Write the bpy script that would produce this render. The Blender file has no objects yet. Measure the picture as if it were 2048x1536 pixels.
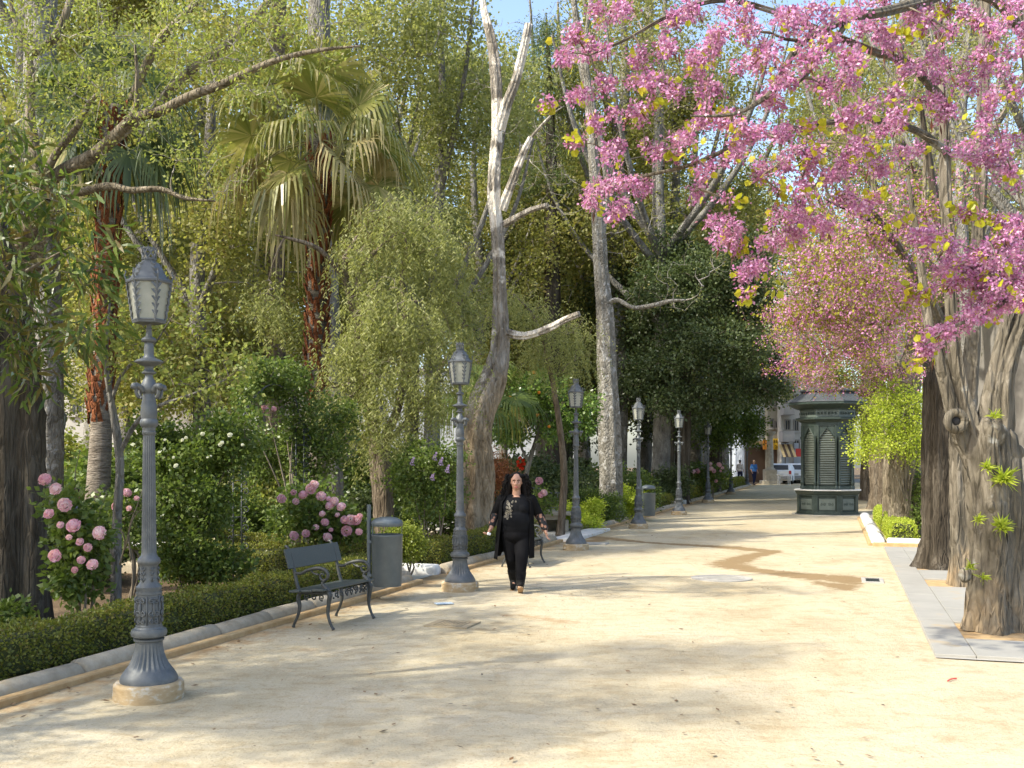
import bpy, bmesh, math, random
import numpy as np
from mathutils import Vector, Matrix, Quaternion

# ------------------------------------------------------------------ camera, sky, sun, exposure
SC = bpy.context.scene
COL = SC.collection
H, F, HY = 1.75, 2048.0, 919.0          # eye height, focal length and horizon row in photo pixels
cam = bpy.data.cameras.new('camera')
cam.sensor_width = 36.0
cam.lens = 36.0 * F / 2048.0
cam.shift_y = (HY - 768.0) / 2048.0
cam.clip_end = 600.0
cam.clip_start = 0.1
camo = bpy.data.objects.new('camera', cam)
camo.location = (0, 0, H)
camo.rotation_euler = (math.radians(90), 0, 0)
COL.objects.link(camo)
SC.camera = camo

SUN_EL = math.radians(43)
SUN_DIR = Vector((0.88, 0.475, 0)).normalized()      # the way shadows fall on the ground
world = bpy.data.worlds.new('World')
SC.world = world
world.use_nodes = True
wn = world.node_tree
sky = wn.nodes.new('ShaderNodeTexSky')
sky.sky_type = 'NISHITA'
sky.sun_disc = False
sky.sun_elevation = SUN_EL
sky.sun_rotation = math.atan2(-SUN_DIR.x, -SUN_DIR.y)
sky.air_density = 1.0
sky.dust_density = 2.5
wn.nodes['Background'].inputs[1].default_value = 0.15
wn.links.new(sky.outputs[0], wn.nodes['Background'].inputs[0])
sl = bpy.data.lights.new('sun', 'SUN')
sl.energy = 2.7
sl.angle = math.radians(0.9)
sl.color = (1.0, 0.94, 0.81)
so = bpy.data.objects.new('sun', sl)
ld = Vector((SUN_DIR.x * math.cos(SUN_EL), SUN_DIR.y * math.cos(SUN_EL), -math.sin(SUN_EL)))
so.rotation_euler = ld.to_track_quat('-Z', 'Y').to_euler()
so.location = (-20, -20, 30)
COL.objects.link(so)
vs = SC.view_settings
vs.view_transform = 'Standard'
vs.look = 'None'
vs.gamma = 1.0
vs.use_curve_mapping = False
vs.exposure = 1.45

# ------------------------------------------------------------------ places
ANG = math.atan(0.3228)
U = np.array([math.sin(ANG), math.cos(ANG), 0.0])     # along the promenade
N = np.array([math.cos(ANG), -math.sin(ANG), 0.0])    # across it, to the right
def G(px, py, z=0.0):
    Y = F * (H - z) / (py - HY)
    return np.array([(px - 1024) * Y / F, Y, z])
def A(px, py, Y):
    return np.array([(px - 1024) * Y / F, Y, H - (py - HY) * Y / F])
def ST(s, t, z=0.0):
    p = U * s + N * t
    p[2] = z
    return p
def st_of(p):
    return float(np.dot(p, U)), float(np.dot(p, N))

# ------------------------------------------------------------------ object helpers
def tag(o, label=None, cat=None, group=None, kind=None):
    if label: o['label'] = label
    if cat: o['category'] = cat
    if group: o['group'] = group
    if kind: o['kind'] = kind
    return o
def empty(name, loc, label=None, cat=None, group=None, rz=0.0):
    o = bpy.data.objects.new(name, None)
    o.location = tuple(float(v) for v in loc)
    o.rotation_euler = (0, 0, rz)
    o.empty_display_size = 0.2
    COL.objects.link(o)
    return tag(o, label, cat, group)
def np_mesh(name, V, Q=None, T=None, smooth=False):
    V = np.asarray(V, dtype=np.float32).reshape(-1, 3)
    me = bpy.data.meshes.new(name)
    parts, starts, tot = [], [], []
    off = 0
    if Q is not None and len(Q):
        Q = np.asarray(Q, dtype=np.int32).reshape(-1, 4)
        parts.append(Q.ravel()); starts.append(off + 4 * np.arange(len(Q))); tot.append(np.full(len(Q), 4)); off += 4 * len(Q)
    if T is not None and len(T):
        T = np.asarray(T, dtype=np.int32).reshape(-1, 3)
        parts.append(T.ravel()); starts.append(off + 3 * np.arange(len(T))); tot.append(np.full(len(T), 3)); off += 3 * len(T)
    L = np.concatenate(parts); S = np.concatenate(starts); C = np.concatenate(tot)
    me.vertices.add(len(V)); me.vertices.foreach_set('co', V.ravel())
    me.loops.add(len(L)); me.loops.foreach_set('vertex_index', L.astype(np.int32))
    me.polygons.add(len(S)); me.polygons.foreach_set('loop_start', S.astype(np.int32))
    try: me.polygons.foreach_set('loop_total', C.astype(np.int32))
    except Exception: pass
    me.polygons.foreach_set('use_smooth', np.full(len(S), bool(smooth), dtype=bool))
    me.update(calc_edges=True)
    me.validate()
    return me
def link(name, me, mat=None, parent=None, loc=None, rot=None, scale=None):
    o = bpy.data.objects.new(name, me)
    if mat is not None and len(me.materials) == 0: me.materials.append(mat)
    COL.objects.link(o)
    if parent is not None: o.parent = parent
    if loc is not None: o.location = tuple(float(v) for v in loc)
    if rot is not None: o.rotation_euler = rot
    if scale is not None: o.scale = scale
    return o
def copy_tree(o, parent=None):
    c = o.copy(); COL.objects.link(c); c.parent = parent
    for ch in list(o.children): copy_tree(ch, c)
    return c

def frames(P):
    P = np.asarray(P, float)
    D = np.gradient(P, axis=0)
    D /= np.maximum(np.linalg.norm(D, axis=1, keepdims=True), 1e-9)
    ref = np.array([0, 0, 1.0]) if abs(D[0, 2]) < 0.9 else np.array([1.0, 0, 0])
    X = np.empty_like(P); Yv = np.empty_like(P)
    x = np.cross(ref, D[0]); x /= np.linalg.norm(x)
    for i in range(len(P)):
        x = x - D[i] * np.dot(x, D[i])
        n = np.linalg.norm(x)
        if n < 1e-6:
            x = np.cross([0.3, 0.5, 0.8], D[i]); n = np.linalg.norm(x)
        x = x / n
        X[i] = x; Yv[i] = np.cross(D[i], x)
    return D, X, Yv
def smooth_line(P, step, R=None):
    """Catmull-Rom resampling of a polyline, radii too"""
    P = np.asarray(P, float)
    if len(P) < 3:
        n = max(2, int(np.linalg.norm(P[-1] - P[0]) / step) + 1)
        t = np.linspace(0, 1, n)[:, None]
        out = P[0] * (1 - t) + P[-1] * t
        return (out, np.interp(np.linspace(0, 1, n), [0, 1], [R[0], R[-1]])) if R is not None else out
    E = np.vstack([2 * P[0] - P[1], P, 2 * P[-1] - P[-2]])
    out, rad = [], []
    for i in range(len(P) - 1):
        p0, p1, p2, p3 = E[i], E[i + 1], E[i + 2], E[i + 3]
        n = max(1, int(np.linalg.norm(p2 - p1) / step))
        for k in range(n):
            t = k / n
            out.append(0.5 * ((2 * p1) + (-p0 + p2) * t + (2 * p0 - 5 * p1 + 4 * p2 - p3) * t * t + (-p0 + 3 * p1 - 3 * p2 + p3) * t ** 3))
            if R is not None: rad.append(R[i] * (1 - t) + R[i + 1] * t)
    out.append(P[-1])
    if R is not None:
        rad.append(R[-1]); return np.array(out), np.array(rad)
    return np.array(out)

class MB:
    """collects quads and triangles of one mesh"""
    def __init__(s): s.V, s.Q, s.T, s.n = [], [], [], 0
    def add(s, V, Q=(), T=()):
        V = np.asarray(V, float).reshape(-1, 3)
        if len(Q): s.Q.append(np.asarray(Q, int).reshape(-1, 4) + s.n)
        if len(T): s.T.append(np.asarray(T, int).reshape(-1, 3) + s.n)
        s.V.append(V); s.n += len(V)
        return s
    def tube(s, P, R, n=8, cap=True, squash=None):
        P = np.asarray(P, float); m = len(P)
        R = np.full(m, R, float) if np.isscalar(R) else np.asarray(R, float)
        D, X, Y = frames(P)
        a = np.arange(n) * 2 * math.pi / n
        c, sn = np.cos(a), np.sin(a)
        if squash is not None: sn = sn * squash
        V = P[:, None, :] + R[:, None, None] * (c[None, :, None] * X[:, None, :] + sn[None, :, None] * Y[:, None, :])
        i = np.arange(m - 1)[:, None] * n; j = np.arange(n)[None, :]; k = (np.arange(n) + 1)[None, :] % n
        Q = np.stack([i + j, i + k, i + n + k, i + n + j], -1).reshape(-1, 4)
        V = V.reshape(-1, 3); T = []
        if cap:
            V = np.vstack([V, P[0], P[-1]]); b = m * n
            T = [(b, (q + 1) % n, q) for q in range(n)] + [(b + 1, (m - 1) * n + q, (m - 1) * n + (q + 1) % n) for q in range(n)]
        return s.add(V, Q, T)
    def lathe(s, prof, n=24, c=(0, 0, 0), star=None, ang0=0.0, cap=True, sx=1.0, sy=1.0):
        prof = np.asarray(prof, float); m = len(prof)
        a = ang0 + np.arange(n) * 2 * math.pi / n
        mul = np.ones((m, n))
        if star is not None:                         # (z0, z1, depth) : flutes between two heights
            z0, z1, dep = star
            inside = (prof[:, 1] >= z0) & (prof[:, 1] <= z1)
            mul[np.ix_(inside, np.arange(n) % 2 == 0)] -= dep
        V = np.empty((m, n, 3))
        V[:, :, 0] = c[0] + prof[:, 0:1] * mul * np.cos(a) * sx
        V[:, :, 1] = c[1] + prof[:, 0:1] * mul * np.sin(a) * sy
        V[:, :, 2] = c[2] + prof[:, 1:2]
        i = np.arange(m - 1)[:, None] * n; j = np.arange(n)[None, :]; k = (np.arange(n) + 1)[None, :] % n
        Q = np.stack([i + j, i + k, i + n + k, i + n + j], -1).reshape(-1, 4)
        V = V.reshape(-1, 3); T = []
        if cap:
            V = np.vstack([V, [c[0], c[1], c[2] + prof[0, 1]], [c[0], c[1], c[2] + prof[-1, 1]]]); b = m * n
            T = [(b, (q + 1) % n, q) for q in range(n)] + [(b + 1, (m - 1) * n + q, (m - 1) * n + (q + 1) % n) for q in range(n)]
        return s.add(V, Q, T)
    def box(s, c, half, ax=None):
        c = np.asarray(c, float); h = np.asarray(half, float)
        X, Y, Z = (np.eye(3) if ax is None else np.asarray(ax, float))
        V = [c + X * h[0] * i + Y * h[1] * j + Z * h[2] * k for k in (-1, 1) for j in (-1, 1) for i in (-1, 1)]
        return s.add(V, [(0, 2, 3, 1), (4, 5, 7, 6), (0, 1, 5, 4), (2, 6, 7, 3), (0, 4, 6, 2), (1, 3, 7, 5)])
    def bbox(s, c, half, b=0.01, ax=None):
        """box with chamfered edges"""
        c = np.asarray(c, float); h = np.asarray(half, float)
        AX = np.eye(3) if ax is None else np.asarray(ax, float)
        b = min(b, 0.45 * h.min())
        bm = bmesh.new(); bmesh.ops.create_cube(bm, size=2.0)
        for v in bm.verts: v.co = (v.co.x * h[0], v.co.y * h[1], v.co.z * h[2])
        bmesh.ops.bevel(bm, geom=list(bm.edges), offset=b, segments=1, affect='EDGES', profile=0.5)
        bm.verts.index_update()
        V = np.array([v.co[:] for v in bm.verts]) @ AX + c
        Q = [[v.index for v in f.verts] for f in bm.faces if len(f.verts) == 4]
        T = [[v.index for v in f.verts] for f in bm.faces if len(f.verts) == 3]
        bm.free()
        return s.add(V, Q, T)
    def ball(s, c, r, n=12, m=8, ax=None):
        r = np.asarray((r, r, r) if np.isscalar(r) else r, float)
        th = np.linspace(0, math.pi, m + 1); a = np.arange(n) * 2 * math.pi / n
        V = np.empty((m + 1, n, 3))
        V[..., 0] = np.sin(th)[:, None] * np.cos(a); V[..., 1] = np.sin(th)[:, None] * np.sin(a); V[..., 2] = np.cos(th)[:, None] * np.ones(n)
        V = V.reshape(-1, 3) * r
        if ax is not None: V = V @ np.asarray(ax, float)
        i = np.arange(m)[:, None] * n; j = np.arange(n)[None, :]; k = (np.arange(n) + 1)[None, :] % n
        Q = np.stack([i + j, i + n + j, i + n + k, i + k], -1).reshape(-1, 4)
        return s.add(V + np.asarray(c, float), Q)
    def prism(s, poly, origin, ax, ay, depth):
        """polygon (2D list) in plane ax/ay extruded by +-depth/2 along the normal"""
        ax, ay = np.asarray(ax, float), np.asarray(ay, float); nz = np.cross(ax, ay)
        poly = np.asarray(poly, float); k = len(poly); o = np.asarray(origin, float)
        base = o + poly[:, 0:1] * ax + poly[:, 1:2] * ay
        V = np.vstack([base - nz * depth / 2, base + nz * depth / 2])
        Q = [(i, (i + 1) % k, k + (i + 1) % k, k + i) for i in range(k)]
        from mathutils.geometry import tessellate_polygon
        tris = tessellate_polygon([[Vector((p[0], p[1], 0)) for p in poly]])
        T = [(a, b, c) for a, b, c in tris] + [(k + a, k + c, k + b) for a, b, c in tris]
        return s.add(V, Q, T)
    def build(s, name, mat, parent=None, smooth=False, **kw):
        V = np.vstack(s.V)
        me = np_mesh(name, V, np.vstack(s.Q) if s.Q else None, np.vstack(s.T) if s.T else None, smooth)
        o = link(name, me, mat, parent, **kw)
        if smooth == 'auto' or smooth == 2:
            try: me.set_sharp_from_angle(angle=math.radians(38))
            except Exception: pass
        return o

# ------------------------------------------------------------------ materials
MT = {}
def new_mat(name):
    m = bpy.data.materials.new(name); m.use_nodes = True
    nt = m.node_tree; b = nt.nodes['Principled BSDF']
    MT[name] = m
    return m, nt, b
def ramp(nt, fac, stops):
    r = nt.nodes.new('ShaderNodeValToRGB')
    e = r.color_ramp.elements
    while len(e) < len(stops): e.new(0.5)
    for i, (p, c) in enumerate(stops):
        e[i].position = p; e[i].color = (c[0], c[1], c[2], 1)
    nt.links.new(fac, r.inputs[0])
    return r.outputs[0]
def noise(nt, vec, scale, detail=5, rough=0.6, dist=0.0):
    n = nt.nodes.new('ShaderNodeTexNoise')
    n.inputs['Scale'].default_value = scale; n.inputs['Detail'].default_value = detail
    n.inputs['Roughness'].default_value = rough; n.inputs['Distortion'].default_value = dist
    if vec is not None: nt.links.new(vec, n.inputs['Vector'])
    return n.outputs[0]
def coords(nt, stretch=(1, 1, 1), which='Object'):
    mp = nt.nodes.new('ShaderNodeMapping')
    mp.inputs['Scale'].default_value = stretch
    if which == 'World': nt.links.new(nt.nodes.new('ShaderNodeNewGeometry').outputs['Position'], mp.inputs[0])
    else: nt.links.new(nt.nodes.new('ShaderNodeTexCoord').outputs[which], mp.inputs[0])
    return mp.outputs[0]
def bump(nt, bsdf, h, strength, dist=0.02):
    b = nt.nodes.new('ShaderNodeBump'); b.inputs['Strength'].default_value = strength; b.inputs['Distance'].default_value = dist
    nt.links.new(h, b.inputs['Height']); nt.links.new(b.outputs[0], bsdf.inputs['Normal'])
def mixc(nt, fac, a, b, mode='MIX'):
    m = nt.nodes.new('ShaderNodeMix'); m.data_type = 'RGBA'; m.blend_type = mode
    for sock, v in ((m.inputs[0], fac), (m.inputs[6], a), (m.inputs[7], b)):
        if isinstance(v, (int, float)): sock.default_value = v
        elif isinstance(v, tuple): sock.default_value = (*v, 1)
        else: nt.links.new(v, sock)
    return m.outputs[2]
def M_noise(name, stops, scale=6, rough=0.8, bmp=0.3, stretch=(1, 1, 1), fine=40, dist=0.02, metal=0.0, spec=0.3, warp=0.0, specks=None, which='Object'):
    m, nt, b = new_mat(name)
    v = coords(nt, stretch, which)
    col = ramp(nt, noise(nt, v, scale, 6, 0.65, warp), stops)
    if specks:
        f = ramp(nt, noise(nt, v, specks[0], 3, 0.6), [(specks[1], (0, 0, 0)), (specks[1] + 0.06, (1, 1, 1))])
        col = mixc(nt, f, col, specks[2])
    nt.links.new(col, b.inputs['Base Color'])
    b.inputs['Roughness'].default_value = rough; b.inputs['Metallic'].default_value = metal
    b.inputs['Specular IOR Level'].default_value = spec
    if bmp: bump(nt, b, noise(nt, v, fine, 6, 0.7), bmp, dist)
    return m
def M_leaf(name, cols, trans=0.35, rough=0.45, tcol=1.25, spec=0.3):
    m, nt, b = new_mat(name)
    g = nt.nodes.new('ShaderNodeNewGeometry')
    k = len(cols)
    c = ramp(nt, g.outputs['Random Per Island'], [(i / max(1, k - 1), cols[i]) for i in range(k)])
    nt.links.new(c, b.inputs['Base Color'])
    b.inputs['Roughness'].default_value = rough; b.inputs['Specular IOR Level'].default_value = spec
    t = nt.nodes.new('ShaderNodeBsdfTranslucent')
    tc = mixc(nt, 1.0, c, (tcol, tcol * 1.05, tcol * 0.6), 'MULTIPLY')
    nt.links.new(tc, t.inputs[0])
    mx = nt.nodes.new('ShaderNodeMixShader'); mx.inputs[0].default_value = trans
    nt.links.new(b.outputs[0], mx.inputs[1]); nt.links.new(t.outputs[0], mx.inputs[2])
    nt.links.new(mx.outputs[0], nt.nodes['Material Output'].inputs[0])
    return m

M_noise('iron', [(0.3, (0.075, 0.083, 0.087)), (0.55, (0.115, 0.124, 0.126)), (0.75, (0.165, 0.17, 0.165))], 9, 0.52, 0.15, fine=70, dist=0.004, metal=0.25, spec=0.5)
M_noise('iron_dark', [(0.3, (0.025, 0.032, 0.032)), (0.7, (0.055, 0.062, 0.06))], 12, 0.5, 0.15, fine=70, dist=0.004, metal=0.2, spec=0.5)
M_noise('bench_iron', [(0.3, (0.03, 0.034, 0.034)), (0.7, (0.075, 0.078, 0.072))], 14, 0.5, 0.25, fine=60, dist=0.004, metal=0.2, spec=0.5)
M_noise('bench_wood', [(0.3, (0.028, 0.038, 0.036)), (0.7, (0.055, 0.066, 0.06))], 5, 0.45, 0.3, stretch=(14, 1, 14), fine=20, dist=0.004, spec=0.5)
M_noise('bin_paint', [(0.3, (0.085, 0.105, 0.115)), (0.7, (0.125, 0.145, 0.155))], 5, 0.42, 0.05, fine=50, dist=0.002, metal=0.2, spec=0.5)
M_noise('plinth', [(0.30, (0.33, 0.235, 0.12)), (0.52, (0.42, 0.32, 0.19)), (0.60, (0.48, 0.43, 0.34)), (0.8, (0.54, 0.50, 0.42))], 9, 0.9, 0.6, fine=45, dist=0.01, stretch=(1, 1, 2.2))
M_noise('kerb_stone', [(0.25, (0.22, 0.18, 0.12)), (0.5, (0.33, 0.285, 0.21)), (0.75, (0.43, 0.385, 0.30))], 5, 0.9, 0.6, fine=40, dist=0.01, specks=(2.2, 0.60, (0.36, 0.28, 0.17)), which='World')
M_noise('kerb_foot', [(0.3, (0.34, 0.21, 0.09)), (0.7, (0.50, 0.36, 0.19))], 7, 0.95, 0.5, fine=40, dist=0.01, which='World')
M_noise('kerb_white', [(0.25, (0.46, 0.44, 0.39)), (0.5, (0.62, 0.61, 0.57)), (0.75, (0.72, 0.71, 0.68))], 5, 0.85, 0.5, fine=40, dist=0.01, specks=(2.5, 0.62, (0.48, 0.40, 0.27)), which='World')
M_noise('slab', [(0.25, (0.25, 0.24, 0.21)), (0.5, (0.295, 0.285, 0.25)), (0.75, (0.335, 0.32, 0.28))], 1.3, 0.9, 0.3, fine=70, dist=0.004, specks=(1.3, 0.62, (0.34, 0.29, 0.21)), which='World')
M_noise('concrete', [(0.3, (0.30, 0.285, 0.25)), (0.7, (0.42, 0.40, 0.35))], 4, 0.9, 0.3, fine=50, dist=0.005)
M_noise('stone', [(0.3, (0.26, 0.23, 0.18)), (0.7, (0.40, 0.37, 0.30))], 6, 0.9, 0.5, fine=30, dist=0.01)
M_noise('asphalt', [(0.3, (0.11, 0.108, 0.10)), (0.7, (0.19, 0.185, 0.17))], 3, 0.9, 0.2, fine=80, dist=0.004)
M_noise('soil', [(0.25, (0.060, 0.040, 0.022)), (0.5, (0.12, 0.082, 0.046)), (0.75, (0.22, 0.155, 0.085))], 1.6, 1.0, 0.9, fine=14, dist=0.05)
M_noise('garden_path', [(0.3, (0.40, 0.37, 0.30)), (0.7, (0.55, 0.52, 0.44))], 2, 0.95, 0.4, fine=40, dist=0.01)
M_noise('dusty_iron', [(0.3, (0.24, 0.19, 0.11)), (0.7, (0.38, 0.31, 0.20))], 8, 0.9, 0.3)
# ------------------------------------------------------------------ ground, promenade, paving, kerbs
rng = np.random.default_rng(7)
def sheet(name, pts, z, mat):
    V = [(p[0], p[1], z) for p in pts]
    me = bpy.data.meshes.new(name); me.from_pydata(V, [], [list(range(len(V)))]); me.update()
    return tag(link(name, me, mat), kind='structure')
sheet('ground', [(-160, -30), (160, -30), (160, 220), (-160, 220)], -0.02, MT['soil'])

def path_sand():
    m, nt, b = new_mat('sand')
    v = coords(nt)
    big = noise(nt, v, 0.55, 5, 0.6, 0.4)
    base = ramp(nt, big, [(0.28, (0.40, 0.335, 0.215)), (0.48, (0.485, 0.42, 0.285)), (0.72, (0.53, 0.465, 0.335))])
    mid = ramp(nt, noise(nt, coords(nt, (1, 2.2, 1)), 3.2, 6, 0.7, 0.8), [(0.34, (0.84, 0.79, 0.71)), (0.52, (1, 1, 1))])
    base = mixc(nt, 0.9, base, mid, 'MULTIPLY')
    tr_ = ramp(nt, noise(nt, coords(nt, (2.6, 0.9, 1)), 1.1, 7, 0.7, 1.5), [(0.40, (0.84, 0.76, 0.66)), (0.50, (1, 1, 1))])
    base = mixc(nt, 0.3, base, tr_, 'MULTIPLY')
    grit = ramp(nt, noise(nt, v, 55, 3, 0.6), [(0.33, (0.62, 0.55, 0.47)), (0.44, (1, 1, 1))])
    base = mixc(nt, 0.6, base, grit, 'MULTIPLY')
    at = nt.nodes.new('ShaderNodeAttribute'); at.attribute_name = 'wet'
    sep = nt.nodes.new('ShaderNodeSeparateColor'); nt.links.new(at.outputs['Color'], sep.inputs[0])
    ns = noise(nt, v, 4.5, 6, 0.7)
    def edge(ch, lo, hi):
        ad = nt.nodes.new('ShaderNodeMath'); ad.operation = 'MULTIPLY_ADD'; ad.inputs[1].default_value = 1.9; ad.inputs[2].default_value = -0.98
        nt.links.new(ns, ad.inputs[0])
        s2 = nt.nodes.new('ShaderNodeMath'); s2.operation = 'ADD'; nt.links.new(ad.outputs[0], s2.inputs[0]); nt.links.new(ch, s2.inputs[1])
        return ramp(nt, s2.outputs[0], [(lo, (0, 0, 0)), (hi, (1, 1, 1))])
    dirt = edge(sep.outputs[1], 0.30, 0.85)
    base = mixc(nt, dirt, base, (0.35, 0.235, 0.12))
    wet = edge(sep.outputs[0], 0.35, 0.80)
    base = mixc(nt, wet, base, (0.25, 0.175, 0.09))
    nt.links.new(base, b.inputs['Base Color'])
    b.inputs['Roughness'].default_value = 0.95; b.inputs['Specular IOR Level'].default_value = 0.15
    hm = nt.nodes.new('ShaderNodeMix'); hm.data_type = 'FLOAT'; hm.inputs[0].default_value = 0.45
    nt.links.new(noise(nt, v, 26, 8, 0.75), hm.inputs[2]); nt.links.new(noise(nt, v, 5.5, 4, 0.6, 0.6), hm.inputs[3])
    bump(nt, b, hm.outputs[0], 0.75, 0.035)
    return m
path_sand()
sg = np.concatenate([np.arange(-4, 27, 0.085), np.arange(27, 82, 0.35)])
tg = np.concatenate([np.arange(-5.95, 1.35, 0.085), np.arange(1.5, 10, 0.6)])
SS, TT = np.meshgrid(sg, tg, indexing='ij')
PV = SS[..., None] * U + TT[..., None] * N
PY = np.maximum(PV[..., 1], 0.5)
ppx = 1024 + F * PV[..., 0] / PY; ppy = HY + F * H / PY
def near_line(pts):
    best = np.full(ppx.shape, 9.0)
    for (x0, y0, w0), (x1, y1, w1) in zip(pts[:-1], pts[1:]):
        dx, dy = (x1 - x0) * 0.22, (y1 - y0)
        qx, qy = (ppx - x0) * 0.22, ppy - y0
        k = np.clip((qx * dx + qy * dy) / (dx * dx + dy * dy + 1e-9), 0, 1)
        d = np.hypot(qx - k * dx, qy - k * dy) / (w0 + (w1 - w0) * k)
        best = np.minimum(best, d)
    return np.clip(1.35 - 0.75 * best, 0, 1)
wet = near_line([(1185, 1074, 3), (1290, 1084, 1.5), (1400, 1091, 1.8), (1490, 1097, 3.2), (1550, 1102, 3.2), (1500, 1113, 5), (1455, 1127, 8), (1510, 1141, 4), (1600, 1150, 6), (1690, 1157, 7.5), (1735, 1160, 3)])
wet = np.maximum(wet, near_line([(1640, 1165, 4), (1690, 1172, 7), (1720, 1160, 3)]) * 0.9)
wet = np.maximum(wet, near_line([(1200, 1080, 3), (1180, 1082, 3)]))
faint = near_line([(1010, 1228, 4), (1080, 1233, 5), (1150, 1243, 3)]) * 0.6
faint = np.maximum(faint, near_line([(1660, 1185, 2), (1730, 1230, 4), (1800, 1250, 3)]) * 0.42)
faint = np.maximum(faint, near_line([(590, 1296, 5), (640, 1300, 4)]) * 0.5)
dirt = np.clip(1.0 - (TT + 5.75) / 0.75, 0, 1) * 0.85
dirt = np.maximum(dirt, np.clip(1.0 - np.abs(TT - 0.68) / 0.30, 0, 1) * 0.38 * (SS > 9) * (SS < 22))
dirt = np.maximum(dirt, faint)
ns_, nt_ = len(sg), len(tg)
idx = np.arange(ns_ * nt_).reshape(ns_, nt_)
Q = np.stack([idx[:-1, :-1], idx[:-1, 1:], idx[1:, 1:], idx[1:, :-1]], -1).reshape(-1, 4)
PV[..., 2] = 0.004 * (np.sin(SS * 2.1 + 1.3 * np.sin(TT * 1.7)) + np.sin(TT * 2.9 + SS * 0.7) - 2)
me = np_mesh('sand_path', PV.reshape(-1, 3), Q, smooth=True)
ca = me.attributes.new('wet', 'FLOAT_COLOR', 'POINT')
cc = np.zeros((ns_ * nt_, 4), np.float32); cc[:, 0] = wet.ravel(); cc[:, 1] = dirt.ravel(); cc[:, 3] = 1
ca.data.foreach_set('color', cc.ravel())
tag(link('sand_path', me, MT['sand']), kind='structure')
# side paths that leave the promenade on the left, garden paths, streets
def st_rect(name, s0, s1, t0, t1, z, mat):
    return sheet(name, [ST(s0, t0), ST(s0, t1), ST(s1, t1), ST(s1, t0)], z, mat)
st_rect('side_path', 13.55, 14.45, -14, -5.92, -0.006, MT['garden_path'])
st_rect('side_path', 21.2, 24.75, -14, -5.92, -0.006, MT['garden_path'])
st_rect('side_path', 39.0, 40.6, -24, -5.92, -0.006, MT['garden_path'])
st_rect('garden_path', 8.0, 60, -17, -14, -0.008, MT['garden_path'])
st_rect('garden_path', 26, 28, -30, -17.02, -0.009, MT['garden_path'])
st_rect('road', -6, 120, 10.3, 20, -0.012, MT['asphalt'])
st_rect('road', 82.1, 96, -40, 10.2, -0.010, MT['asphalt'])
st_rect('side_pavement', 21.9, 82, 3.8, 10.2, 0.012, MT['concrete'])

# kerb stones ------------------------------------------------------
def kerb_mesh(name, L, wd=0.24, h=0.17, foot=None):
    # rounded profile, long axis X, face towards -Y
    a = np.linspace(0, math.pi, 9)
    prof = [(-wd / 2, -0.03)] + [(-wd / 2 * math.cos(t) * (1 if t < 1.57 else 1), h - 0.085 + 0.085 * math.sin(t)) for t in a] + [(wd / 2, -0.03)]
    prof = np.array(prof); n = len(prof)
    xs = [-L / 2, -L / 2 + 0.022, L / 2 - 0.022, L / 2]; sc = [0.86, 1, 1, 0.86]
    V = np.array([[(x, p[0] * k, p[1] * (k if p[1] > 0 else 1)) for p in prof] for x, k in zip(xs, sc)]).reshape(-1, 3)
    Q = [(i * n + j, (i + 1) * n + j, (i + 1) * n + (j + 1), i * n + (j + 1)) for i in range(3) for j in range(n - 1)]
    m = MB(); m.add(V, Q)
    for e in (0, 3):
        T = [(e * n, e * n + j, e * n + j + 1) if e == 0 else (e * n, e * n + j + 1, e * n + j) for j in range(1, n - 1)]
        m.T.append(np.array(T))
    return np_mesh(name, np.vstack(m.V), np.vstack(m.Q), np.vstack(m.T), True)
KM = {}
def kerb_run(root, p0, p1, mat, stone=0.92, wd=0.24, h=0.17):
    p0, p1 = np.asarray(p0, float), np.asarray(p1, float)
    d = p1 - p0; L = np.linalg.norm(d); d = d / L
    k = max(1, round(L / stone)); ln = L / k
    key = (round(ln, 2), wd, h, mat)
    if key not in KM:
        KM[key] = kerb_mesh('kerb_stone', ln - 0.016, wd, h); KM[key].materials.append(MT[mat])
    rz = math.atan2(d[1], d[0])
    for i in range(k):
        c = p0 + d * ln * (i + 0.5)
        o = link('kerb_stone', KM[key], None, root, loc=(c[0] + rng.uniform(-.008, .008), c[1] + rng.uniform(-.008, .008), rng.uniform(-0.014, 0.008)), rot=(rng.uniform(-0.04, 0.04), rng.uniform(-0.010, 0.010), rz + rng.uniform(-0.014, 0.014)))
def struct_root(name):
    o = bpy.data.objects.new(name, None); COL.objects.link(o); o['kind'] = 'structure'; return o
def foot_strip(root, p0, p1, side, wd=0.10, h=0.05):
    p0, p1 = np.asarray(p0, float), np.asarray(p1, float); d = p1 - p0; L = np.linalg.norm(d); d /= L
    n = np.array([d[1], -d[0], 0]) * side
    c = (p0 + p1) / 2 + n * (0.12 + wd / 2 - 0.02)
    MB().bbox((c[0], c[1], h / 2 - 0.03), (L / 2, wd / 2, h / 2 + 0.03), 0.012, ax=np.array([d, n, [0, 0, 1]])).build('footing', MT['kerb_foot'], root)
TK = -5.86
BEDS = [(1.0, 13.45), (14.6, 21.1), (24.9, 38.9), (40.8, 70)]
for i, (s0, s1) in enumerate(BEDS):
    r = struct_root('kerb')
    kerb_run(r, ST(s0 + 0.1, TK), ST(s1 - 0.1, TK), 'kerb_stone', stone=0.92 if i < 3 else 1.4, wd=0.21, h=0.14)
    foot_strip(r, ST(s0, TK), ST(s1, TK), 1)
    if i < 3: kerb_run(r, ST(s1, TK - 0.02), ST(s1, TK - 6), 'kerb_stone', wd=0.22)
    if i > 0: kerb_run(r, ST(s0, TK - 0.02), ST(s0, TK - 6), 'kerb_white', wd=0.22, h=0.16)
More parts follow.
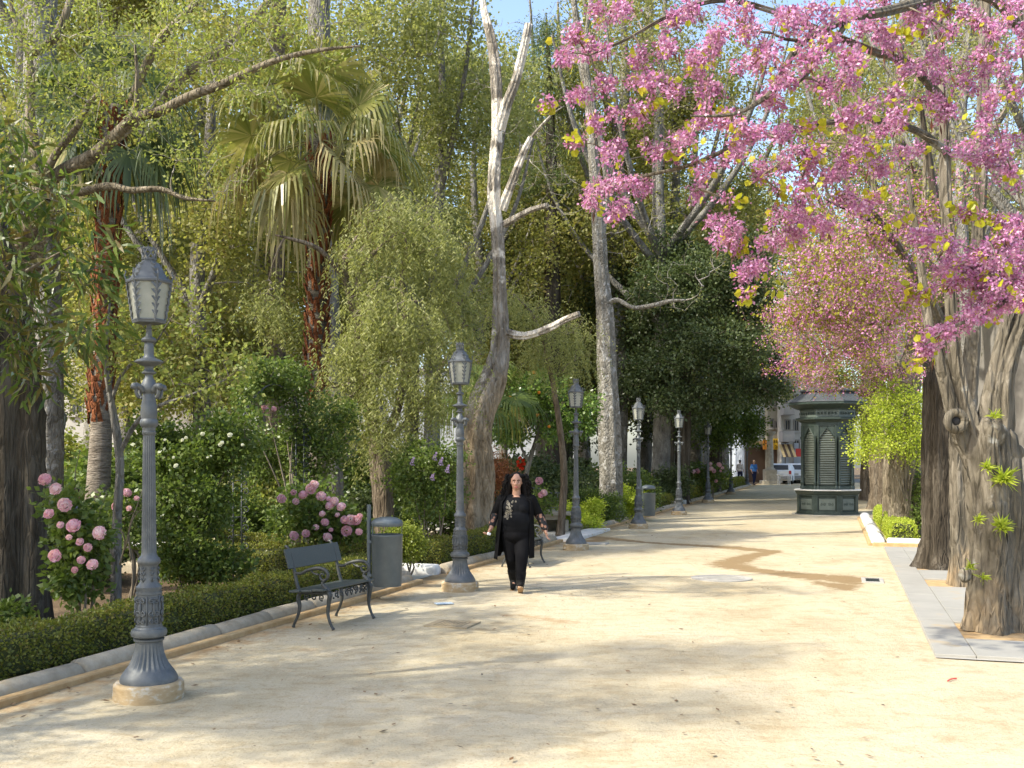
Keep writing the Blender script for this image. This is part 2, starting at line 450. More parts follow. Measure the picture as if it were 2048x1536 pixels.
# right-hand bed
r = struct_root('kerb')
kerb_run(r, ST(22.2, 0.70), ST(32.2, 0.62), 'kerb_white', stone=0.8, wd=0.26, h=0.18)
kerb_run(r, ST(22.2, 0.86), ST(21.9, 3.8), 'kerb_white', stone=0.7, wd=0.26, h=0.17)
foot_strip(r, ST(22.2, 0.6), ST(21.9, 3.8), 1, 0.12, 0.07)
foot_strip(r, ST(22.2, 0.70), ST(32.2, 0.62), -1, 0.10, 0.05)
r = struct_root('kerb')
kerb_run(r, ST(35.6, 1.3), ST(52, 1.3), 'kerb_white', stone=1.2, wd=0.26, h=0.17)
# grey paving of slabs with tree pits
pav = struct_root('paving')
PITS = [(10.72, 11.8, 1.12, 2.5), (15.0, 15.95, 1.12, 2.5), (17.2, 18.15, 1.12, 2.6)]
st_rect('paving_bed', 9.75, 21.7, 0.78, 8.0, 0.003, MT['concrete'])
SLM = {}
def slab(s0, s1, t0, t1, z=0.028):
    for (a, b, c, d) in PITS:
        if s0 < b - 0.02 and s1 > a + 0.02 and t0 < d - 0.02 and t1 > c + 0.02: return
    ls, lt = s1 - s0 - 0.006, t1 - t0 - 0.006
    key = (round(ls, 2), round(lt, 2))
    if key not in SLM:
        mm = MB().bbox((0, 0, 0), (ls / 2, lt / 2, 0.03), 0.004)
        SLM[key] = np_mesh('slab', np.vstack(mm.V), np.vstack(mm.Q), np.vstack(mm.T)); SLM[key].materials.append(MT['slab'])
    c = ST((s0 + s1) / 2, (t0 + t1) / 2, z - 0.03 + rng.uniform(-0.002, 0.002))
    link('slab', SLM[key], None, pav, loc=c, rot=(rng.uniform(-.002, .002), rng.uniform(-.002, .002), math.atan2(U[1], U[0])))
s = 9.8
while s < 21.5:
    slab(s, s + 1.07, 0.78, 1.12); s += 1.07
rows = [9.8, 10.72, 11.8, 12.87, 13.94, 15.0, 15.95, 16.6, 17.2, 18.15, 19.0, 19.9, 20.75, 21.55]
for a, b in zip(rows[:-1], rows[1:]):
    for c, d in ((1.12, 1.82), (1.82, 2.5), (2.5, 3.3), (3.3, 4.1), (4.1, 4.9), (4.9, 5.7), (5.7, 6.6), (6.6, 7.6)):
        slab(a, b, c, d)
for (a, b, c, d) in PITS: st_rect('tree_pit', a, b, c, d, 0.008, MT['kerb_foot'])
# stone slab at the fountain entrance and a worn step
r = struct_root('entrance_step')
for i in range(4):
    c = ST(21.65 + i * 0.88, -5.7, 0.02)
    MB().bbox((0, 0, 0), (0.435, 0.26, 0.04), 0.012).build('slab', MT['kerb_white'], r, loc=c, rot=(0, 0, math.atan2(U[1], U[0]) + rng.uniform(-.01, .01)))
# ------------------------------------------------------------------ street lamps
M_noise('frosted', [(0.3, (0.50, 0.52, 0.46)), (0.7, (0.62, 0.63, 0.56))], 4, 0.35, 0.05, fine=30, dist=0.004, spec=0.5)
def glass_mat():
    m, nt, b = new_mat('pane')
    v = coords(nt)
    c = ramp(nt, noise(nt, v, 7, 5, 0.7), [(0.3, (0.50, 0.52, 0.44)), (0.7, (0.66, 0.66, 0.58))])
    nt.links.new(c, b.inputs['Base Color']); b.inputs['Roughness'].default_value = 0.28
    t = nt.nodes.new('ShaderNodeBsdfTranslucent'); nt.links.new(c, t.inputs[0])
    tr = nt.nodes.new('ShaderNodeBsdfTransparent')
    m1 = nt.nodes.new('ShaderNodeMixShader'); m1.inputs[0].default_value = 0.45
    nt.links.new(b.outputs[0], m1.inputs[1]); nt.links.new(t.outputs[0], m1.inputs[2])
    m2 = nt.nodes.new('ShaderNodeMixShader'); m2.inputs[0].default_value = 0.18
    nt.links.new(m1.outputs[0], m2.inputs[1]); nt.links.new(tr.outputs[0], m2.inputs[2])
    nt.links.new(m2.outputs[0], nt.nodes['Material Output'].inputs[0])
glass_mat()
def spiral(c, ax, ay, r0, r1, turns, n=22, a0=0.0):
    k = np.linspace(0, 1, n); a = a0 + k * turns * 2 * math.pi; r = r0 + (r1 - r0) * k
    return np.asarray(c) + (r * np.cos(a))[:, None] * np.asarray(ax) + (r * np.sin(a))[:, None] * np.asarray(ay)
def make_lamp():
    root = empty('street_lamp', (0, 0, 0))
    MB().lathe([(0.245, -0.04), (0.252, 0.02), (0.248, 0.10), (0.232, 0.118), (0.0, 0.12)], 32, cap=False).build('plinth', MT['plinth'], root, smooth=2)
    # flared fluted foot
    foot = [(0.205, 0.118), (0.205, 0.14), (0.192, 0.17), (0.168, 0.205), (0.142, 0.24), (0.12, 0.285), (0.106, 0.33), (0.098, 0.375), (0.096, 0.41), (0.108, 0.418), (0.110, 0.43), (0.1, 0.436)]
    MB().lathe(foot, 48, star=(0.2, 0.39, 0.09)).build('foot', MT['iron'], root, smooth=2)
    MB().lathe([(0.09, 0.434), (0.122, 0.45), (0.130, 0.475), (0.122, 0.50), (0.102, 0.508), (0.097, 0.52)], 32).build('torus_collar', MT['iron'], root, smooth=2)
    d = MB().lathe([(0.094, 0.52), (0.094, 0.53), (0.09, 0.535), (0.09, 0.755), (0.094, 0.76), (0.094, 0.775)], 24).build('drum', MT['iron'], root, smooth=2)
    rel = MB()
    for k in range(6):
        a = k * math.pi / 3; e = np.array([math.cos(a), math.sin(a), 0]); tg_ = np.array([-math.sin(a), math.cos(a), 0]); z = np.array([0, 0, 1.0])
        for sg_ in (-1, 1):
            rel.tube(spiral(e * 0.094 + tg_ * 0.018 * sg_ + z * 0.715, tg_ * sg_, z, 0.006, 0.02, 1.4), 0.006, 5)
            rel.tube(spiral(e * 0.094 + tg_ * 0.02 * sg_ + z * 0.625, tg_ * sg_, -z, 0.006, 0.022, 1.4), 0.006, 5)
            rel.tube(spiral(e * 0.094 + tg_ * 0.016 * sg_ + z * 0.565, tg_ * sg_, z, 0.004, 0.016, 1.2), 0.005, 5)
        rel.tube([e * 0.093 + z * 0.55, e * 0.097 + z * 0.66, e * 0.093 + z * 0.74], [0.004, 0.009, 0.004], 5)
        a2 = a + math.pi / 6; e2 = np.array([math.cos(a2), math.sin(a2), 0])
        rel.tube([e2 * 0.093 + z * 0.54, e2 * 0.093 + z * 0.75], 0.006, 5)
    rel.build('relief', MT['iron'], d, smooth=True)
    MB().lathe([(0.086, 0.772), (0.088, 0.79), (0.092, 0.80), (0.092, 0.812), (0.074, 0.83), (0.070, 0.84)], 32, star=(0.79, 0.82, 0.06)).build('collar', MT['iron'], root, smooth=2)
    d = MB().lathe([(0.068, 0.84), (0.064, 0.85), (0.064, 0.965), (0.068, 0.975)], 24).build('upper_drum', MT['iron'], root, smooth=2)
    rel = MB()
    for k in range(6):
        a = k * math.pi / 3; e = np.array([math.cos(a), math.sin(a), 0]); tg_ = np.array([-math.sin(a), math.cos(a), 0]); z = np.array([0, 0, 1.0])
        for zz in (0.87, 0.91, 0.945):
            for sg_ in (-1, 1): rel.tube([e * 0.065 + z * (zz - 0.014), e * 0.07 + tg_ * 0.012 * sg_ + z * zz, e * 0.066 + tg_ * 0.02 * sg_ + z * (zz + 0.012)], [0.003, 0.006, 0.002], 5)
        rel.tube([e * 0.064 + z * 0.85, e * 0.066 + z * 0.965], 0.004, 5)
    rel.build('leaf_relief', MT['iron'], d, smooth=True)
    MB().lathe([(0.064, 0.97), (0.080, 0.985), (0.083, 1.0), (0.078, 1.02), (0.062, 1.035), (0.056, 1.05), (0.054, 1.06)], 32).build('collar', MT['iron'], root, smooth=2)
    shaft = [(0.053, 1.055)] + [(0.053 - 0.0105 * k / 8, 1.07 + 0.86 * k / 8) for k in range(9)] + [(0.043, 1.935)]
    MB().lathe(shaft, 40, star=(1.06, 1.94, 0.10)).build('shaft', MT['iron'], root, smooth=2)
    cap = [(0.043, 1.93), (0.05, 1.94), (0.05, 1.955), (0.046, 1.96), (0.048, 1.985), (0.062, 2.0), (0.066, 2.02), (0.062, 2.04), (0.054, 2.05), (0.058, 2.075), (0.060, 2.10), (0.055, 2.15), (0.046, 2.20), (0.043, 2.235), (0.056, 2.25), (0.062, 2.27), (0.058, 2.30), (0.045, 2.325), (0.036, 2.345)]
    MB().lathe(cap, 28).build('capital', MT['iron'], root, smooth=2)
    for k in range(4):                                   # beast heads that stick out below the neck
        a = k * math.pi / 2 + math.pi / 4; e = np.array([math.cos(a), math.sin(a), 0]); z = np.array([0, 0, 1.0])
        hb = MB().tube(smooth_line([e * 0.045 + z * 2.25, e * 0.085 + z * 2.285, e * 0.118 + z * 2.29, e * 0.135 + z * 2.268], 0.012), 0.022, 8)
        hb.ball(e * 0.125 + z * 2.285, 0.026, 10, 6)
        hb.tube(smooth_line([e * 0.112 + z * 2.27, e * 0.108 + z * 2.235, e * 0.092 + z * 2.205, e * 0.083 + z * 2.215], 0.01), 0.012, 7)
        hb.build('beast_head', MT['iron'], root, smooth=True)
    neck = [(0.035, 2.34), (0.028, 2.36), (0.028, 2.375), (0.05, 2.385), (0.052, 2.395), (0.036, 2.405), (0.03, 2.42), (0.034, 2.435), (0.07, 2.452), (0.100, 2.464), (0.103, 2.472), (0.085, 2.485), (0.045, 2.50), (0.034, 2.52), (0.036, 2.54), (0.034, 2.585), (0.03, 2.61), (0.05, 2.62), (0.055, 2.632), (0.046, 2.645), (0.022, 2.66), (0.020, 2.70), (0.024, 2.715), (0.018, 2.72), (0.018, 2.765)]
    MB().lathe(neck, 24).build('neck', MT['iron'], root, smooth=2)
    # hexagonal lantern
    z0, z1, r0, r1 = 2.765, 3.055, 0.110, 0.153
    hexa = [(math.cos(k * math.pi / 3), math.sin(k * math.pi / 3)) for k in range(6)]
    def hp(k, z, r): return np.array([hexa[k % 6][0] * r, hexa[k % 6][1] * r, z])
    fr = MB()
    fr.lathe([(0.0, 2.755), (0.117, 2.755), (0.12, 2.765), (0.114, 2.775), (0.0, 2.776)], 6, cap=False)
    for k in range(6):
        fr.tube([hp(k, z0, r0 + .004), hp(k, z1, r1 + .004)], 0.009, 6)
        fr.tube([hp(k, z1, r1 + .006), hp(k + 1, z1, r1 + .006)], 0.010, 6)
        fr.tube([hp(k, z0 + .01, r0 + .004), hp(k + 1, z0 + .01, r0 + .004)], 0.008, 6)
    fr.build('lantern_frame', MT['iron'], root, smooth=2)
    for k in range(6):
        pv = [hp(k, z0 + .012, r0), hp(k + 1, z0 + .012, r0), hp(k + 1, z1 - .008, r1), hp(k, z1 - .008, r1)]
        c = sum(pv) / 4; inn = np.array([c[0], c[1], 0]); inn = inn / np.linalg.norm(inn) * 0.004
        MB().add(pv + [p - inn for p in pv], [(0, 1, 2, 3), (7, 6, 5, 4), (0, 4, 5, 1), (1, 5, 6, 2), (2, 6, 7, 3), (3, 7, 4, 0)]).build('pane', MT['pane'], root)
        ch = MB()                                         # strip of chevron leaves down each edge
        e = np.array([*hexa[k], 0]); tg_ = np.array([-hexa[k][1], hexa[k][0], 0])
        for q in range(5):
            zz = z0 + 0.05 + q * 0.05; rr = r0 + (r1 - r0) * (zz - z0) / (z1 - z0) + 0.012; w = 0.026 + 0.004 * q
            tip = e * rr + np.array([0, 0, zz - 0.028]); mid = e * (rr + .004) + np.array([0, 0, zz + .002])
            for sg_ in (-1, 1):
                wing = e * (rr - 0.014) + tg_ * w * sg_ + np.array([0, 0, zz + 0.026]); w2 = e * (rr - 0.010) + tg_ * w * 0.55 * sg_ + np.array([0, 0, zz + 0.03])
                ch.add([tip, wing, w2, mid], [(0, 1, 2, 3)])
        ch.build('leaf_strip', MT['iron'], root)
    MB().lathe([(0.030, 2.775), (0.036, 2.80), (0.032, 2.90), (0.036, 2.98), (0.028, 3.02)], 12).build('bulb', MT['frosted'], root, smooth=True)
    rf = MB().lathe([(0.164, 3.055), (0.168, 3.065), (0.159, 3.076), (0.138, 3.085), (0.118, 3.115), (0.094, 3.165), (0.07, 3.20), (0.052, 3.21), (0.050, 3.225)], 6).build('roof', MT['iron'], root, smooth=0)
    for k in range(6):
        e = np.array([*hexa[k], 0]); tg_ = np.array([-hexa[k][1], hexa[k][0], 0]); z = np.array([0, 0, 1.0]); cr = MB()
        cr.tube(smooth_line([e * 0.160 + z * 3.07, e * 0.172 + z * 3.10, e * 0.163 + z * 3.125, e * 0.167 + z * 3.14], 0.01), 0.006, 5)
        for q in range(3):
            zz = 3.10 + q * 0.04; rr = 0.138 - q * 0.024
            cr.add([e * rr + z * (zz - .02), e * (rr - .005) + tg_ * 0.03 + z * (zz + .018), e * (rr + 0.004) + z * (zz + .004), e * (rr - .005) - tg_ * 0.03 + z * (zz + .018)], [(0, 1, 2, 3)])
        cr.build('crocket', MT['iron'], rf)
    lat = MB()                                            # pierced drum with crown on top
    for zz in (3.228, 3.305): lat.lathe([(0.046, zz - .006), (0.053, zz - .006), (0.053, zz + .006), (0.046, zz + .006), (0.046, zz - .006)], 20, cap=False)
    for k in range(8):
        for sg_ in (-1, 1):
            P = [(0.05 * math.cos(k * math.pi / 4 + sg_ * q * math.pi / 12), 0.05 * math.sin(k * math.pi / 4 + sg_ * q * math.pi / 12), 3.23 + q * 0.024) for q in range(4)]
            lat.tube(P, 0.005, 5)
        a = k * math.pi / 4
        lat.add([(0.052 * math.cos(a - .25), 0.052 * math.sin(a - .25), 3.305), (0.052 * math.cos(a + .25), 0.052 * math.sin(a + .25), 3.305), (0.068 * math.cos(a), 0.068 * math.sin(a), 3.342), (0.05 * math.cos(a), 0.05 * math.sin(a), 3.318)], [(0, 1, 2, 3)])
    lat.build('finial', MT['iron'], root)
    return root
lamp0 = make_lamp()
LAMPS = [((298, 1393), 'grey cast iron lamp post beside the dark fissured trunk and the near low hedge', 30),
         ((920, 1180), 'grey cast iron lamp post between the litter bin and the woman in black', 0),
         ((1152, 1099), 'grey cast iron lamp post beside the iron stair railing and paved entrance', 12),
         ((1277, 1056), 'grey cast iron lamp post standing right in front of the far litter bin', 0),
         ((1358, 1029), 'shaded lamp post under the dark evergreen at the end of the third hedge', 20),
         ((1416, 1005), 'shaded lamp post whose lantern is hidden in the dark evergreen, before the far benches', 0),
         ((1462, 988), 'distant lamp post standing between the two far benches', 10),
         ((1494, 973), 'most distant lamp post, beside the far walkers and the street', 5)]
for i, (p, lab, rz) in enumerate(LAMPS):
    o = lamp0 if i == 0 else copy_tree(lamp0)
    g = G(*p); o.location = (g[0], g[1], 0); o.rotation_euler = (0, 0, math.radians(rz) + math.atan2(g[0], -g[1]) * -1)
    tag(o, lab, 'street lamp', 'lamp posts along the promenade')
o = copy_tree(lamp0); g = A(117, 800, 21.0); o.location = (g[0], 21.0, -0.4); tag(o, 'far lamp post glimpsed among shrubs behind the dark fissured trunk', 'street lamp', 'lamp posts along the promenade')

# ------------------------------------------------------------------ benches
def make_bench():
    root = empty('bench', (0, 0, 0))
    # x along the bench, front towards -y
    MB().bbox((0, 0, 0), (0.52, 0.011, 0.105), 0.006).build('backrest', MT['bench_wood'], root, loc=(0, 0.245, 0.715), rot=(math.radians(-16), 0, 0))
    for k in range(3):
        MB().bbox((0, 0, 0), (0.52, 0.068, 0.012), 0.006).build('seat_slat', MT['bench_wood'], root, loc=(0, -0.135 + k * 0.142, 0.405 - 0.010 * k + (0.004 if k == 0 else 0)), rot=(math.radians(-3), 0, 0))
    for sx in (-0.42, 0.42):
        def P(*q): return [np.array([sx, y, z]) for y, z in q]
        fr = MB()
        bp = smooth_line(P((0.15, 0.37), (0.185, 0.47), (0.205, 0.56), (0.235, 0.68), (0.275, 0.80), (0.31, 0.84), (0.325, 0.835)), 0.02)
        fr.tube(bp, np.interp(np.linspace(0, 1, len(bp)), [0, .5, 1], [0.022, 0.017, 0.015]), 8)
        fr.tube(smooth_line(P((-0.20, 0.375), (-0.05, 0.368), (0.16, 0.365)), 0.03), 0.016, 8)
        fr.build('side_frame', MT['bench_iron'], root, smooth=True)
        leg = MB()                                        # front leg: S curve, rear leg: splayed back
        pts = smooth_line(P((-0.17, 0.40), (-0.215, 0.36), (-0.205, 0.27), (-0.195, 0.16), (-0.225, 0.06), (-0.255, 0.012), (-0.262, 0.0)), 0.015)
        leg.tube(pts, np.interp(np.linspace(0, 1, len(pts)), [0, .2, .6, .93, 1], [0.022, 0.026, 0.018, 0.014, 0.02]), 8); leg.build('leg', MT['bench_iron'], root, smooth=True)
        leg = MB(); pts = smooth_line(P((0.13, 0.38), (0.165, 0.31), (0.145, 0.22), (0.17, 0.12), (0.215, 0.03), (0.222, 0.0)), 0.015)
        leg.tube(pts, np.interp(np.linspace(0, 1, len(pts)), [0, .2, .6, .93, 1], [0.02, 0.024, 0.017, 0.014, 0.02]), 8); leg.build('leg', MT['bench_iron'], root, smooth=True)
        arm = MB()
        pts = smooth_line(P((0.205, 0.565), (0.13, 0.565), (0.05, 0.60), (-0.06, 0.625), (-0.15, 0.615), (-0.195, 0.565), (-0.175, 0.515), (-0.125, 0.505), (-0.098, 0.54), (-0.118, 0.572), (-0.15, 0.56)), 0.012)
        arm.tube(pts, np.interp(np.linspace(0, 1, len(pts)), [0, .45, .7, 1], [0.015, 0.02, 0.017, 0.010]), 8)
        pts = smooth_line(P((-0.165, 0.515), (-0.13, 0.47), (-0.17, 0.43), (-0.21, 0.39)), 0.012)
        arm.tube(pts, np.interp(np.linspace(0, 1, len(pts)), [0, .5, 1], [0.013, 0.022, 0.026]), 8)
        arm.tube(smooth_line(P((0.02, 0.605), (-0.03, 0.57), (-0.085, 0.56)), 0.012), 0.011, 7)
        arm.build('armrest', MT['bench_iron'], root, smooth=True)
        ap = MB()
        for k, y in enumerate((-0.12, -0.03, 0.06)):
            ap.tube(spiral((sx, y, 0.325), (0, 1, 0), (0, 0, 1 if k % 2 else -1), 0.008, 0.034, 1.3), 0.008, 6)
        ap.build('scrollwork', MT['bench_iron'], root, smooth=True)
    ap = MB()
    for k in range(8):
        ap.tube(spiral((-0.36 + k * 0.103, -0.195, 0.345), (1 if k % 2 else -1, 0, 0), (0, 0, 1), 0.008, 0.038, 1.35), 0.008, 6)
        ap.ball((-0.31 + k * 0.09, -0.195, 0.31), 0.012, 6, 4)
    ap.build('front_scrollwork', MT['bench_iron'], root, smooth=True)
    return root
bench0 = make_bench()
def put_bench(o, front_left, front_right, label, far=False):
    a, b = np.asarray(front_left), np.asarray(front_right)
    d = b - a; d /= np.linalg.norm(d)
    n = np.array([d[1], -d[0], 0])                        # towards the front
    c = (a + b) / 2 - n * 0.25
    o.location = (c[0], c[1], 0); o.rotation_euler = (0, 0, math.atan2(d[1], d[0]))
    tag(o, label, 'bench', 'iron benches facing the promenade')
put_bench(bench0, G(668, 1259), G(744, 1237), 'empty dark bench with scroll arms beside the near litter bin')
b2 = copy_tree(bench0); c = G(1074, 1130); put_bench(b2, c - U * 0.42, c + U * 0.42, 'dark bench with scroll arms partly hidden behind the woman in black')
b3 = copy_tree(bench0); c = G(1446, 981); put_bench(b3, c - U * 0.42, c + U * 0.42, 'distant bench between two shaded lamp posts near the pale peonies')
b4 = copy_tree(bench0); c = G(1478, 974); put_bench(b4, c - U * 0.42, c + U * 0.42, 'farthest bench, beyond the lamp that stands between the two far benches')

# ------------------------------------------------------------------ litter bins
def make_bin():
    root = empty('litter_bin', (0, 0, 0))
    MB().tube([(-0.225, 0, -0.05), (-0.225, 0, 1.185)], 0.026, 14).build('post', MT['bin_paint'], root, smooth=2)
    body = MB().lathe([(0.0, 0.17), (0.178, 0.165), (0.184, 0.19), (0.188, 0.20), (0.196, 0.79), (0.20, 0.795), (0.20, 0.812), (0.188, 0.812), (0.178, 0.79), (0.17, 0.22), (0.0, 0.22)], 36, cap=False).build('body', MT['bin_paint'], root, smooth=2)
    MB().lathe([(0.0, 0.92), (0.192, 0.915), (0.198, 0.925), (0.198, 0.965), (0.188, 0.985), (0.14, 1.015), (0.07, 1.03), (0.0, 1.034)], 36, cap=False).build('lid', MT['bin_paint'], root, smooth=2)
    for s_ in (-1, 1):
        MB().bbox((-0.178, 0.05 * s_, 0.86), (0.006, 0.03, 0.075), 0.003).build('strut', MT['bin_paint'], root)
    MB().bbox((0.185, 0.0, 0.86), (0.004, 0.012, 0.075), 0.003).build('strut', MT['bin_paint'], root)
    for zz in (0.30, 0.72): MB().bbox((-0.208, 0, zz), (0.02, 0.03, 0.02), 0.004).build('bracket', MT['bin_paint'], root)
    return root
bin0 = make_bin()
g = G(774, 1198); bin0.location = (g[0], g[1], 0); bin0.rotation_euler = (0, 0, 0.1); tag(bin0, 'grey cylinder litter bin with domed lid beside the near empty bench', 'litter bin', 'litter bins')
bin1 = copy_tree(bin0); g = G(1297, 1043); bin1.location = (g[0], g[1], 0); tag(bin1, 'grey litter bin standing on the kerb behind a lamp post', 'litter bin', 'litter bins')

# ------------------------------------------------------------------ things lying in or on the sand
def disc(name, px, r, mat, label, cat, lid=True):
    g = G(*px); root = empty(name, (g[0], g[1], 0), label, cat)
    MB().lathe([(r * 1.35, -0.02), (r * 1.35, 0.004), (r * 1.02, 0.006), (r * 1.02, -0.02)], 40, cap=False).build('collar', MT['concrete'], root)
    m = MB().lathe([(r, -0.02), (r, 0.007), (r * 0.9, 0.009), (r * 0.88, 0.006), (0, 0.006)], 40, cap=False)
    for k in range(-5, 6):
        w = math.sqrt(max(0, (r * .85) ** 2 - (k * r * .15) ** 2))
        m.box((0, k * r * .15, 0.008), (w, r * .03, 0.003))
    m.build('cover', MT['concrete'], root)
disc('manhole_cover', (1443, 1156), 0.33, 'concrete', 'round pale manhole cover set in the sand', 'manhole cover')
def drain(px, hx, hy, label, mat='iron_dark', frame='concrete'):
    g = G(*px); root = empty('drain_grate', (g[0], g[1], 0), label, 'drain', rz=-ANG)
    for sx, sy, a, b in ((0, 1, hx + .05, .03), (0, -1, hx + .05, .03), (1, 0, .03, hy), (-1, 0, .03, hy)):
        MB().bbox((sx * (hx + .02), sy * (hy + .03), 0.0), (a, b, 0.012), 0.003).build('frame', MT[frame], root)
    for k in range(9): MB().bbox((-hx + hx * 2 * (k + .5) / 9, 0, 0.002), (hx / 9 * .62, hy, 0.01), 0.002).build('bar', MT[mat], root)
    MB().box((0, 0, -0.006), (hx, hy, 0.002)).build('pit', MT['iron_dark'], root)
drain((1745, 1161), 0.10, 0.22, 'small dark drain grate at the end of the wet streak')
drain((905, 1249), 0.19, 0.16, 'sand covered iron grate in the ground before the bench', 'dusty_iron', 'dusty_iron')
g = G(1175, 1087)
tag(MB().bbox((0, 0, 0), (0.42, 0.16, 0.02), 0.01).build('stone_slab', MT['concrete'], None, loc=(g[0], g[1], 0.0), rot=(0, 0, -ANG)), 'flat stone slab let into the sand behind the third lamp', 'slab')
g = G(888, 1208)
tag(MB().bbox((0, 0, 0), (0.11, 0.05, 0.006), 0.003).build('litter_scrap', M_noise('blue_scrap', [(0.4, (0.25, 0.36, 0.48)), (0.6, (0.55, 0.6, 0.62))], 30, 0.5, 0.2), None, loc=(g[0], g[1], 0.008), rot=(0.03, 0.02, 0.4)), 'small bluish scrap of litter on the sand before the second lamp', 'litter')
lm = MB(); r2 = np.random.default_rng(3)
for k in range(1100):
    s_, t_ = r2.uniform(1, 26), r2.uniform(-5.6, 0.6)
    if r2.random() < 0.35: t_ = -5.65 + abs(r2.normal(0, 0.5))
    c = ST(s_, t_, 0.006 + r2.uniform(0, .006)); a = r2.uniform(0, 6.28); L = r2.uniform(0.010, 0.034); w = L * r2.uniform(.25, .6)
    d = np.array([math.cos(a), math.sin(a), r2.uniform(-.1, .25)]); e = np.array([-math.sin(a), math.cos(a), r2.uniform(-.2, .2)])
    lm.add([c - d * L, c + e * w, c + d * L, c - e * w], [(0, 1, 2, 3)])
tag(lm.build('fallen_leaves', M_leaf('litter', [(0.10, 0.055, 0.025), (0.22, 0.12, 0.05), (0.06, 0.04, 0.025), (0.30, 0.19, 0.09)], 0.1)), 'tiny brown fallen leaves and twigs strewn over the sand', 'leaf litter', kind='stuff')
tag(MB().tube(smooth_line([G(1895, 1362, .01), G(1903, 1358, .012), G(1913, 1357, .01)], 0.02), 0.006, 5).build('red_string', M_noise('red_plastic', [(0, (0.5, 0.05, 0.04)), (1, (0.6, 0.08, 0.06))], 3, 0.5, 0)), 'short curl of red string lying on the sand', 'string')
# ------------------------------------------------------------------ kiosk
M_noise('kiosk_green', [(0.3, (0.020, 0.032, 0.026)), (0.55, (0.034, 0.05, 0.041)), (0.8, (0.058, 0.076, 0.064))], 6, 0.45, 0.25, fine=45, dist=0.006, metal=0.15, spec=0.5)
M_noise('kiosk_panel', [(0.3, (0.085, 0.105, 0.09)), (0.7, (0.12, 0.145, 0.125))], 5, 0.5, 0.35, fine=35, dist=0.01, metal=0.1, spec=0.5)
M_noise('shutter', [(0.3, (0.075, 0.09, 0.072)), (0.7, (0.115, 0.13, 0.106))], 4, 0.42, 0.1, fine=40, dist=0.004, metal=0.2, spec=0.5)
M_noise('kiosk_roof', [(0.3, (0.040, 0.045, 0.048)), (0.7, (0.075, 0.082, 0.085))], 5, 0.6, 0.3, fine=30, dist=0.01, spec=0.4)
M_noise('marble', [(0.3, (0.52, 0.51, 0.47)), (0.7, (0.66, 0.65, 0.60))], 4, 0.5, 0.1)
